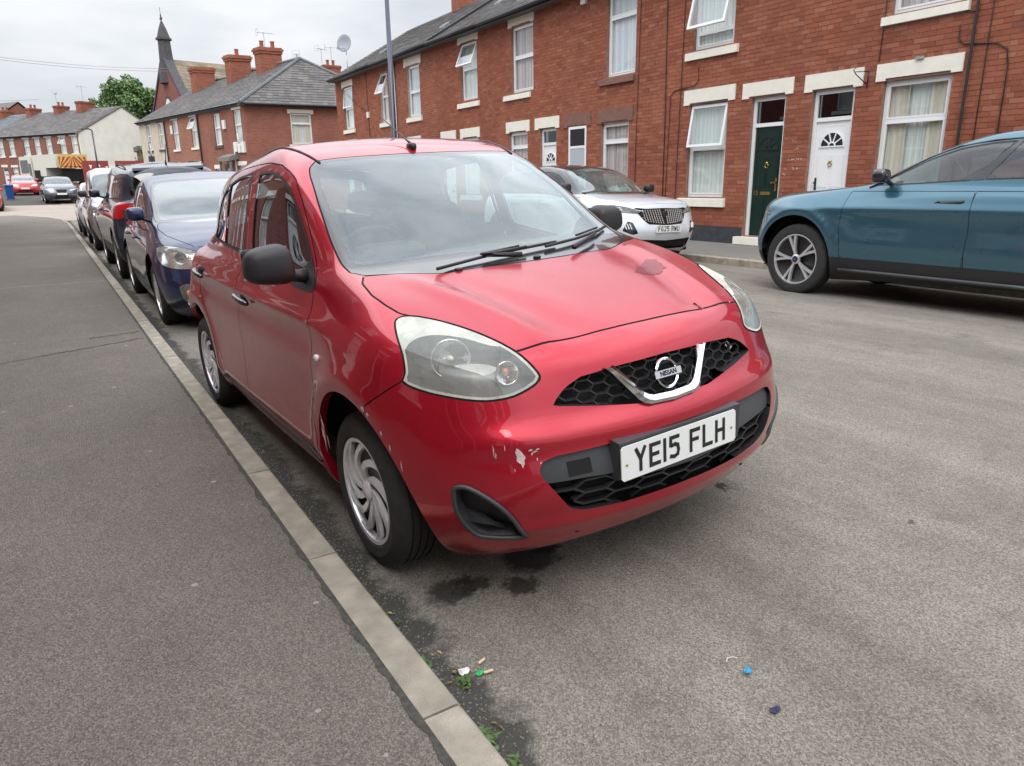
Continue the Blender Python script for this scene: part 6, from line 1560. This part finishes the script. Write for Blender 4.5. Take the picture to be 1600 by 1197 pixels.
# blue saloon-hatch, nose behind the red car
def lampbits(root, S_, y, z, r, back=.035, mat='reflector'):
    for sg in (1, -1):
        h = S_.onx(sg*y, z)
        if h is None: continue
        o = MB().lathe([(0, -r*.7), (r*.6, -r*.5), (r, 0), (r*1.08, .004)], 24, 'x').build('reflector', mat, root, True); o.location = h+Vector((-back, 0, 0)); o.rotation_euler = (0, 0, sg*.25)
        superell(root, 'bulb', 'lamp_dark', tuple(h+Vector((-back-.01, 0, 0))), (.015, r*.4, r*.4), 1, 6)
LG = ('lens_glass', .001, True, 'reflector', 'chrome')
bl, Sb = generic('dark blue hatchback with big clear headlamps tucked behind the red car', 'paint_navy', heading(1.00, 5.72, .04, 'to', .045),
    [-3.50, -2.55, -1.30, -.12, .25, .93], [.17, .38, .70, .80, .94, 1.0, 1.49], 1.035, -2.70, .315,
    feats=[([(.36, .85, .80), (.50, .80, .835), (.66, .68, .815), (.78, .55, .765), (.86, .42, .685), (.85, .45, .635), (.78, .62, .615), (.64, .78, .625), (.50, .86, .68)], (.75, .6, .25), 'lamp', 'headlamp', LG, 3),
           ([(.7, .74, .45), (.8, .60, .455), (.8, .58, .25), (.72, .68, .24)], (.8, .55, 0), 'foglamp', 'fog_lamp', ('lens_glass', .001, True, 'lamp_grey', 'trim_grey'), 2),
           ([(.9, -.05, .40), (.9, .42, .38), (.9, .36, .22), (.9, -.05, .20)], (1, 0, 0), 'intake', 'intake', ('seam_black', -.05, False), 0),
           ([(.9, -.05, .62), (.9, .30, .64), (.9, .22, .59), (.9, -.05, .58)], (1, 0, 0), 'slot', 'intake', ('seam_black', -.04, False), 0)],
    style='7', wheels=('wheel_silver', 'wheel_black'))
lampbits(bl, Sb, .66, .70, .052); lampbits(bl, Sb, .52, .695, .040)
for sg in (1, -1):
    h = Sb.onx(sg*.64, .385); superell(bl, 'indicator', 'amber', (h.x-.02, h.y, h.z), (.01, .045, .03), .7, 6)
    h = Sb.onx(sg*.635, .295); o = MB().lathe([(0, -.02), (.03, -.012), (.042, 0), (.046, .003)], 20, 'x').build('fog_reflector', 'reflector', bl, True); o.location = h+Vector((-.02, 0, 0)); o.rotation_euler = (0, 0, sg*.4)
# navy crossover, tail towards us
cr, Sc = generic('tall dark navy crossover with wraparound red tail lamps, its rear towards the blue hatchback', 'paint_black_blue', heading(1.02, 13.0, .04, 'away', -.045),
    [-3.58, -3.05, -1.15, -.2, .25, .90], [.27, .55, .90, 1.0, 1.13, 1.18, 1.70], 1.075, -2.69, .345,
    feats=[([(-3.30, .88, 1.13), (-3.42, .80, 1.14), (-3.56, .56, 1.10), (-3.56, .52, 1.00), (-3.50, .76, .93), (-3.36, .90, .93)], (-.75, .6, 0), 'tail_lamp', 'tail_lamp', ('tail_red', .008, True), 2),
           ([(-3.50, .62, 1.09), (-3.56, .50, 1.08), (-3.56, .50, 1.03), (-3.50, .64, 1.03)], (-.9, .4, 0), 'reverse_lamp', 'reverse_lamp', ('tail_clear', .010, True), 0, ('tail_lamp',))],
    glass='privacy_glass', style='5d', clad=.50, rearplate=' ')
zt_ = Sc.bvh.ray_cast(Vector((-2.98, 0, 4)), Vector((0, 0, -1)), 5)[0].z
MB().prism([(-2.90, -.50, zt_+.002), (-3.26, -.47, zt_-.050), (-3.27, -.47, zt_-.085), (-2.95, -.50, zt_-.16)], (0, .97, 0)).build('spoiler', 'paint_black_blue', cr)
def topof(S_, x, y, o=0.): return S_.bvh.ray_cast(Vector((x, y, 4)), Vector((0, 0, -1)), 5)[0]+Vector((0, 0, o))
for sg in (1, -1): MB().tube([topof(Sc, -1.5, sg*.56, 0)]+[topof(Sc, x, sg*.555, .035) for x in (-1.6, -2.0, -2.4, -2.75)]+[topof(Sc, -2.85, sg*.55, 0)], .012, 6).build('roof_rail', 'trim_black', cr, True)
MB().tube([(-2.95, 0, zt_), (-3.02, 0, zt_+.05), (-3.25, 0, zt_+.26)], [.016, .006, .004], 6).build('aerial', 'trim_black', cr)
# silver people carrier
LGf = ('lens_glass', .001, True, 'reflector', 'chrome')
def stdlamp(x, z, ys): return [(x-.45, .83*ys, z+.02), (x-.28, .74*ys, z+.05), (x-.12, .56*ys, z+.02), (x-.06, .42*ys, z-.05), (x-.10, .50*ys, z-.10), (x-.20, .70*ys, z-.11), (x-.36, .82*ys, z-.08)]
def stdgrille(z0, z1, w): return [(.9, -.05, z1), (.9, w, z1), (.9, w*.85, z0), (.9, -.05, z0)]
sv, Ss = generic('tall silver people carrier with black door mirrors in the kerbside row', 'paint_silver', heading(.99, 16.45, .04, 'to', .045),
    [-3.40, -2.90, -1.05, -.10, .2, .84], [.2, .50, .84, .96, 1.08, 1.14, 1.76], 1.045, -2.62, .315,
    feats=[(stdlamp(.84, .86, 1.04), (.75, .6, .25), 'lamp', 'headlamp', LGf, 2), (stdgrille(.62, .74, .4), (1, 0, 0), 'grille', 'intake', ('seam_black', -.03, False), 0), (stdgrille(.26, .42, .5), (1, 0, 0), 'intake', 'intake', ('seam_black', -.03, False), 0)],
    res=(90, 70), style='5', mirror='trim_black', plate=' ')
wh, Sw = generic('white hatchback at the far end of the kerbside row', 'paint_white', heading(.97, 22.2, .04, 'to', .045),
    [-3.3, -2.4, -1.0, -.08, .2, .82], [.2, .43, .77, .87, .98, 1.03, 1.52], 1.02, -2.5, .30,
    feats=[(stdlamp(.84, .78, 1.0), (.75, .6, .25), 'lamp', 'headlamp', LGf, 2), (stdgrille(.55, .66, .4), (1, 0, 0), 'grille', 'intake', ('seam_black', -.03, False), 0)],
    res=(80, 60), style='5', mirror='trim_black')
# teal electric crossover on the far side
def disp_teal(S):
    x, y, z = S[..., 0], S[..., 1], S[..., 2]; S = S.copy(); g = lambda v, c, s: np.exp(-((v-c)/s)**2)
    side = np.clip((y-.6)/.2, 0, 1)
    S[..., 1] += side*(.014*g(z, .98, .05)-.014*g(z, .80, .12)*np.clip((-.5-x)/.3, 0, 1))
    for xc in (.03, -3.0):
        r = np.hypot(x-xc, z-.42); S[..., 1] += np.clip((y-.6)/.2, 0, 1)*.022*g(r, .53, .06)*(z < 1.05)
    return S
tw = [side_pts([(-.80, 1.205), (-1.02, 1.315), (-1.28, 1.455), (-1.55, 1.548), (-1.85, 1.590), (-2.02, 1.598), (-1.95, 1.52), (-1.80, 1.30), (-1.75, 1.245), (-1.72, 1.24), (-1.2, 1.215)]),
      side_pts([(-1.86, 1.248), (-1.93, 1.35), (-2.08, 1.600), (-2.6, 1.60), (-2.95, 1.545), (-3.02, 1.40), (-2.96, 1.28), (-2.5, 1.262)]),
      side_pts([(-3.08, 1.30), (-3.10, 1.50), (-3.35, 1.43), (-3.52, 1.34), (-3.4, 1.31)])]
te, St = generic('large teal electric crossover across the road with black lower doors', 'paint_teal', heading(7.47, 3.02, .035, 'away', .02),
    [-4.08, -3.25, -1.55, -.45, .28, .86], [.30, .55, .93, 1.045, 1.17, 1.22, 1.735], 1.155, -3.0, .40,
    feats=[([(.45, .98, .93), (.62, .88, .95), (.78, .60, .93), (.78, .58, .885), (.64, .86, .88), (.46, .99, .89)], (.7, .7, 0), 'lamp', 'headlamp', ('lens_glass', .001, True, 'lamp_dark', 'trim_black'), 0),
           (side_pts([(-1.74, 1.232), (-1.86, 1.40), (-2.04, 1.612), (-2.10, 1.612), (-1.95, 1.36), (-1.87, 1.236)]), (0, 1, .25), 'pillar', 'door_pillar', ('paint_gloss_black', .001, True), 0, ('body', 'seal')),
           ([(.9, -.05, .92), (.9, .18, .90), (.9, .16, .50), (.9, -.05, .46)], (1, 0, 0), 'kidney', 'grille', ('paint_gloss_black', .002, False), 0)],
    wins=tw, style='5d', wheels=('wheel_silver', 'wheel_black'), res=(180, 140), clad=.465, mirror='paint_gloss_black', doorx=(-.56, -1.82, -2.95), extra_disp=disp_teal, mirx=-.95, archk=1.08, handles=False)
for sg in (1, -1):
    for (xa, k) in ((-1.62, 0), (-2.70, 1)):
        h = St.ony(xa, 1.055, sg)
        pr_ = [(xa+.14, 1.050), (xa+.10, 1.072), (xa-.13, 1.078), (xa-.14, 1.060), (xa-.11, 1.045)]
        P_ = [St.ony(a, b, sg)+Vector((0, sg*.003, 0)) for a, b in pr_]; MB().quad(*P_).build('handle_recess', 'seam_black', te)
        P2 = [St.ony(a, b, sg)+Vector((0, sg*.006, 0)) for a, b in ((xa+.07, 1.052), (xa+.10, 1.072), (xa-.12, 1.078), (xa-.13, 1.066))]; MB().quad(*P2).build('door_handle', 'paint_gloss_black', te)
    for ax in (0, -3.0):
        MB().lathe([(0, .004), (.034, .002), (.036, -.004)], 20, 'y', (ax, sg*.956, .40)).build('hub_cap', 'wheel_black', te); MB().lathe([(0, .008*sg), (.018, .006*sg)], 16, 'y', (ax, sg*.957, .40)).build('hub_badge', 'wheel_blue', te)
    pts = [St.ony(x, z, sg)+Vector((0, sg*.004, 0)) for x, z in ((-.74, 1.195), (-.98, 1.330), (-1.26, 1.480), (-1.53, 1.575), (-1.85, 1.618), (-2.3, 1.632), (-2.9, 1.585))]
    MB().tube(pts, .010, 6).build('roof_trim', 'paint_gloss_black', te, True)
    pts = [St.ony(x, .33, sg)+Vector((0, sg*.004, 0)) for x in np.linspace(-.55, -2.45, 8)]; MB().tube(pts, .022, 6).build('sill_trim', 'trim_grey', te, True)
# white crossover with black roof and barred grille
pe, Sp = generic('white crossover with black roof and wide barred grille, plate FG25 RWU', 'paint_white', heading(7.46, 6.92, .035, 'to', -.02),
    [-3.60, -2.95, -1.10, -.22, .25, .86], [.24, .52, .86, .965, 1.06, 1.11, 1.60], 1.085, -2.70, .345,
    feats=[([(.36, .90, .93), (.50, .86, .955), (.68, .70, .925), (.78, .50, .86), (.76, .54, .82), (.66, .74, .835), (.48, .90, .86)], (.75, .6, .15), 'lamp', 'headlamp', ('lens_glass', .001, True, 'lamp_dark', 'trim_black'), 0),
           ([(.86, -.05, .895), (.86, .36, .885), (.80, .52, .90), (.78, .56, .88), (.84, .44, .73), (.87, .36, .655), (.87, -.05, .635)], (1, .1, 0), 'grille', 'grille_backing', ('seam_black', -.02, False), 0),
           ([(.8, -.05, .40), (.8, .62, .43), (.8, .60, .30), (.8, .50, .27), (.8, -.05, .27)], (1, 0, 0), 'intake', 'intake', ('seam_black', -.03, False), 0),
           ([(.72, .70, .70), (.74, .62, .68), (.78, .54, .52), (.74, .62, .50), (.66, .76, .56)], (.9, .45, 0), 'claw', 'side_intake', ('paint_gloss_black', -.01, True), 0)],
    style='5', roofpaint='paint_gloss_black', res=(140, 110), mirror='trim_black')
def bars_of(S_, root):
    for s in (-1, 1):
        n = 9
        for k in range(n):
            t = k/(n-1); y0 = .02+.37*t; z0, z1 = .660+.045*t**2, .880-.006*t
            if s < 0 and k == 0: continue
            segs = 7
            mb = MB()
            for q in range(segs):
                za, zb = z0+(z1-z0)*(q+.12)/segs, z0+(z1-z0)*(q+.88)/segs
                a, b = S_.onx(s*(y0+.10*(za-z0)), za), S_.onx(s*(y0+.10*(zb-z0)), zb)
                if a is None or b is None: continue
                w_ = .010; mb.quad(a+Vector((.006, -w_, 0)), b+Vector((.006, -w_, 0)), b+Vector((.006, w_, 0)), a+Vector((.006, w_, 0)))
            mb.build('grille_bar', 'wheel_silver', root)
        for k in range(4):
            z = .86-.036*k; a, b = S_.onx(s*(.40+.0*k), z-.012), S_.onx(s*(.54-.03*k), z+.012)
            if a and b: MB().tube([a+Vector((.008, 0, 0)), b+Vector((.008, 0, 0))], .006, 4).build('grille_bar', 'chrome', root)
        for k in range(3):
            a = S_.onx(s*(.66+.035*k), .665); b = S_.onx(s*(.64+.035*k), .585)
            if a and b: MB().tube([a+Vector((.01, 0, 0)), b+Vector((.01, 0, 0))], .008, 4).build('running_light', 'drl_white', root)
bars_of(Sp, pe)
superell(pe, 'badge', 'lamp_dark', tuple(Sp.onx(0, .80)+Vector((.01, 0, 0))), (.008, .045, .055), .7, 8)
ppz = .585; plate_text(pe, 'FG25 RWU', Sp.onx(0, ppz)+Vector((.02, 0, 0)))
# further cars beyond the junction
gx, Sg = generic('dark grey crossover with a big black hourglass grille beyond the junction', 'paint_grey', heading(.24, 51.2, rise(51)+.02, 'to', 0, .05),
    [-3.5, -2.9, -1.1, -.2, .25, .88], [.24, .52, .84, .95, 1.06, 1.11, 1.60], 1.09, -2.66, .35, far=True, res=(70, 56),
    feats=[([(.86, -.05, .80), (.86, .32, .80), (.86, .22, .62), (.86, .42, .32), (.86, -.05, .30)], (1, 0, 0), 'grille', 'grille', ('seam_black', .002, False), 0),
           ([(.5, .86, .86), (.72, .66, .84), (.80, .46, .78), (.78, .50, .74), (.66, .72, .78)], (.75, .6, .15), 'lamp', 'headlamp', ('drl_white', .002, True), 0)], group='cars beyond the junction', style='5')
plate_text(gx, ' ', Sg.onx(0, .55)+Vector((.02, 0, 0)))
rx, Sr = generic('bright red hatchback facing us beyond the blue wheelie bin', 'paint_bright_red', heading(-1.75, 62, rise(61.5), 'to', 0, .06),
    [-3.2, -2.35, -1.0, -.08, .2, .80], [.2, .43, .77, .87, .97, 1.01, 1.45], 1.0, -2.45, .29, far=True, res=(60, 50),
    feats=[(stdlamp(.82, .76, .98), (.75, .6, .25), 'lamp', 'headlamp', ('tail_clear', .002, True), 0), (stdgrille(.28, .38, .5), (1, 0, 0), 'grille', 'grille', ('seam_black', .002, False), 0)], group='cars beyond the junction', style='5')
plate_text(rx, ' ', Sr.onx(0, .5)+Vector((.02, 0, 0)))
rl, Sr2 = generic('red car cut off at the edge of the view beside the blue wheelie bin', 'paint_bright_red', heading(-3.42, 45.5, rise(45)+.02, 'to', 0, .02),
    [-3.2, -2.35, -1.0, -.08, .2, .80], [.2, .43, .77, .87, .97, 1.01, 1.45], 1.0, -2.45, .29, far=True, res=(60, 50),
    feats=[(stdlamp(.82, .76, .98), (.75, .6, .25), 'lamp', 'headlamp', ('tail_clear', .002, True), 0)], group='cars beyond the junction', style='5')
vn, Sv = generic('white van showing only its roof over the parked cars', 'paint_white', heading(3.35, 52.5, rise(52), 'to', 0, .2),
    [-3.9, -3.5, -.85, -.15, .2, .80], [.25, .5, .9, 1.05, 1.2, 1.25, 2.12], 1.12, -3.0, .33, far=True, res=(60, 50),
    feats=[(stdlamp(.82, .86, 1.1), (.75, .6, .25), 'lamp', 'headlamp', ('tail_clear', .002, True), 0)], cat='van', group=None, style='5')
# blue wheelie bin
wb_ = empty('wheelie_bin', (-2.52, 56, rise(56)), .1, 'tall blue wheelie bin standing by the far kerb', 'bin')
MB().prism([(-.22, -.24, .06), (.22, -.24, .06), (.28, -.32, 1.0), (-.28, -.32, 1.0)], (0, .6, 0)).build('body', 'bin_blue', wb_)
MB().prism([(-.30, -.36, 1.0), (.30, -.36, 1.0), (.30, .32, 1.06), (-.30, .32, 1.06)], (0, 0, .05)).build('lid', 'bin_blue', wb_); wb_.scale = (.85, .85, .88)
for s in (-1, 1): MB().lathe([(.03, 0), (.1, 0), (.1, .05), (.03, .05)], 14, 'x', (s*.22, .3, .1)).build('wheel', 'rubber', wb_)
# white works lorry with a chevron board
lo_ = empty('lorry', (1.85, 69.0, rise(69)), math.radians(25), 'white works lorry with yellow and red chevron board at its tail', 'lorry')
simple('chevron_red', (.55, .03, .02), .5); simple('chevron_yellow', (.60, .52, .16), .5); simple('lorry_cream', (.66, .64, .56), .5, var=.1)
LB = MB().box(-1.15, 1.15, 4.6, 6.6, .9, 2.9).prism([(-1.15, 6.6, .9), (-1.15, 6.85, .9), (-1.15, 6.62, 2.8), (-1.15, 6.6, 2.9)], (2.3, 0, 0)); LB.build('cab', 'lorry_cream', lo_)
MB().box(-1.17, -1.14, 5.2, 6.5, 1.55, 2.6).box(-1.17, -1.14, 4.75, 5.1, .95, 2.3).build('cab_window', 'privacy_glass', lo_)
MB().box(-.95, .95, .2, 4.6, .80, 1.0).box(-1.1, 1.1, .3, 2.0, 1.0, 1.25).build('chassis', 'under_dark', lo_)
MB().box(-1.12, 1.12, .6, 4.4, 1.9, 2.95).box(-1.12, 1.12, 2.4, 4.4, 1.25, 1.9).build('body', 'lorry_cream', lo_)
for b_ in ((-1.1, -1.0, 2.6, 3.3, 1.0, 1.7), (-1.16, -1.10, 3.4, 4.3, 1.1, 1.75), (-1.0, 1.0, .25, .6, 1.0, 1.8)): MB().box(*b_).build('locker', 'under_dark', lo_)
for yy in (.95, 5.6):
    for s in (-1, 1): MB().lathe([(.2, 0), (.48, 0), (.5, -.05), (.5, -.25), (.2, -.28)], 24, 'x', (s*1.1, yy, .5)).build('wheel', 'rubber', lo_); MB().lathe([(0, .01*s), (.22, .01*s), (.25, -.02)], 20, 'x', (s*1.1, yy, .5)).build('hub', 'wheel_silver', lo_)
cb = MB().box(-1.15, 1.15, .08, .14, 1.85, 2.95).build('chevron_board', 'chevron_yellow', lo_)
cv = MB()
for k in range(-5, 6):
    for s in (-1, 1):
        x0 = k*.42
        P = [(x0, 1.87), (x0+.21, 1.87), (x0+.21-s*.9, 2.75), (x0-s*.9, 2.75)]
        P = [(min(max(x, 0 if s > 0 else -1.13), 1.13 if s > 0 else 0), z) for x, z in P]
        if abs(P[0][0]-P[1][0])+abs(P[2][0]-P[3][0]) > .05: cv.quad(*[(x, .07, z) for x, z in P])
cv.build('chevrons', 'chevron_red', cb)
MB().box(-.9, .9, .05, .1, 2.0, 2.0+.01).build('tail_bar', 'under_dark', lo_)

# ------------------------------------------------------------------ litter, weeds and grit by the kerb
def bit(name, label, mat, x, y, s, seed, cat, z=None, h=.012, group=None):
    rr = random.Random(seed); z = zroad(x, y)+.004 if z is None else z; V = []; n = 8
    for k in range(n):
        a = 2*PI*k/n; r = s*rr.uniform(.6, 1.15); V.append((r*math.cos(a), r*math.sin(a)*.7, rr.uniform(0, h)))
    for k in range(n):
        a = 2*PI*k/n; r = s*rr.uniform(.25, .5); V.append((r*math.cos(a), r*math.sin(a)*.7, rr.uniform(.4, 1)*h+.003))
    V.append((0, 0, h)); F1 = [(k, (k+1) % n, n+(k+1) % n, n+k) for k in range(n)]+[(n+k, n+(k+1) % n, 2*n) for k in range(n)]
    o = obj(name, V, F1, mat); o.location = (x, y, z); tag(o, label, cat, group); return o
bit('plastic_scrap', 'crumpled clear plastic scrap in the gutter beside the kerb joint', 'litter_white', .115, -.745, .022, 1, 'litter', h=.014)
bit('plastic_scrap', 'small bright green plastic piece in the gutter', 'litter_green', .150, -.775, .016, 2, 'litter', h=.008)
bit('sweet_wrapper', 'small bright blue wrapper lying alone on the road', 'litter_blue', .76, -1.205, .016, 3, 'litter')
bit('dark_scrap', 'dark purple scrap on the road nearest the camera', 'litter_purple', .705, -1.345, .020, 4, 'litter', h=.006)
for k, (x, y, a, lb) in enumerate(((.178, -.735, .35, 'cigarette end furthest from the kerb, in the gutter'), (.172, -.785, -.1, 'cigarette end lying next to the green plastic piece'))):
    o = MB().tube([(-.014, 0, 0), (.014, 0, 0)], .0042, 8).build('cigarette_end', 'filter_tan'); o.location = (x, y, zroad(x, y)+.008); o.rotation_euler = (0, 0, a); tag(o, lb, 'litter')
o = MB().tube([(-.02, 0, 0), (-.005, .010, 0), (.012, .004, 0), (.018, -.006, 0)], .0014, 5).build('white_thread', 'litter_white'); o.location = (.765, -1.145, zroad(.76, -1.14)+.005); tag(o, 'thin curled white thread on the road near the blue wrapper', 'litter')
def weed(x, y, n, h, lab, seed, col='leaf_green'):
    rr = random.Random(seed); V = []; F1 = []
    for k in range(n):
        a = rr.uniform(0, 2*PI); L = h*rr.uniform(.5, 1.2); w = .003*rr.uniform(.7, 1.6); d = Vector((math.cos(a), math.sin(a), 0)); s = Vector((-d.y, d.x, 0))*w; p = Vector((rr.uniform(-.02, .02), rr.uniform(-.03, .03), 0))
        c = [p, p+d*L*.4+Vector((0, 0, L*.5)), p+d*L*.95+Vector((0, 0, L*.45))]
        i = len(V); V += [c[0]-s, c[0]+s, c[1]-s*1.6, c[1]+s*1.6, c[2]]; F1 += [(i, i+1, i+3, i+2), (i+2, i+3, i+4)]
    o = obj('weed', V, F1, col); o.location = (x, y, zroad(x, y)+.002); tag(o, lab, 'weed', 'weeds in the gutter'); return o
weed(.03, -1.0, 34, .045, 'grassy green weed at the kerb foot nearest the camera', 1)
weed(.055, -1.13, 18, .035, 'thin green weed at the very bottom of the view', 6)
weed(.028, -.66, 14, .025, 'small weed by the yellow leaves in the gutter', 2)
weed(.09, -.79, 14, .022, 'low weed between the kerb and the green plastic', 3)
weed(.02, .55, 10, .02, 'tiny weed beside the front wheel', 4)
weed(.03, -.42, 10, .022, 'little weed at the kerb level with the damp patches', 5)
for k in range(16):
    rr = random.Random(100+k); x = rr.uniform(.012, .10); y = rr.uniform(-1.25, .1) if k > 7 else rr.uniform(-.80, -.60)
    o = obj('dead_leaf', [(-.012, 0, .001), (0, .006, .004), (.013, 0, .002), (0, -.006, .005)], [(0, 1, 2, 3)], ('leaf_yellow', 'dry_brown')[k % 2]); o.location = (x, y, zroad(x, y)+.005); o.rotation_euler = (rr.uniform(-.3, .3), rr.uniform(-.3, .3), rr.uniform(0, 6)); o.scale = (rr.uniform(.5, 1),)*3
    tag(o, 'small dry leaf among the grit in the gutter', 'leaf', 'dry leaves in the gutter')
# loose grit
rr = np.random.default_rng(12); V = []; Q = []
def stones(n, xs_, ys_, z, smin, smax):
    for k in range(n):
        x, y = xs_(), ys_(); s = rr.uniform(smin, smax); zz = z(x, y)
        a = rr.uniform(0, 6.28); i = len(V); c, d = math.cos(a)*s, math.sin(a)*s; t = s*rr.uniform(.4, .8)
        V.extend([(x-c, y-d, zz), (x+d, y-c, zz), (x+c, y+d, zz), (x-d, y+c, zz), (x-c*.5, y-d*.5, zz+t), (x+d*.5, y-c*.5, zz+t), (x+c*.5, y+d*.5, zz+t), (x-d*.5, y+c*.5, zz+t)])
        for f in ((0, 1, 5, 4), (1, 2, 6, 5), (2, 3, 7, 6), (3, 0, 4, 7), (4, 5, 6, 7)): Q.append([i+q for q in f])
stones(3800, lambda: abs(rr.normal(0, .075))+.01, lambda: rr.uniform(-1.6, 4.5), lambda x, y: zroad(x, y), .0012, .0042)
stones(500, lambda: rr.uniform(.15, 2.6), lambda: rr.uniform(-1.9, 1), lambda x, y: zroad(x, y), .001, .003)
g_ = np_mesh('gutter_grit', np.array(V), np.array(Q), 'stone_grey', None, kind='stuff'); tag(g_, 'fine grey grit gathered along the foot of the near kerb', 'grit', kind='stuff')
V = []; Q = []
stones(260, lambda: rr.uniform(-1.6, -.15), lambda: rr.uniform(-1.6, 5), lambda x, y: .1, .0012, .0035)
g_ = np_mesh('pavement_grit', np.array(V), np.array(Q), 'stone_grey', None, kind='stuff'); tag(g_, 'scattered grit and specks on the near pavement', 'grit', kind='stuff')
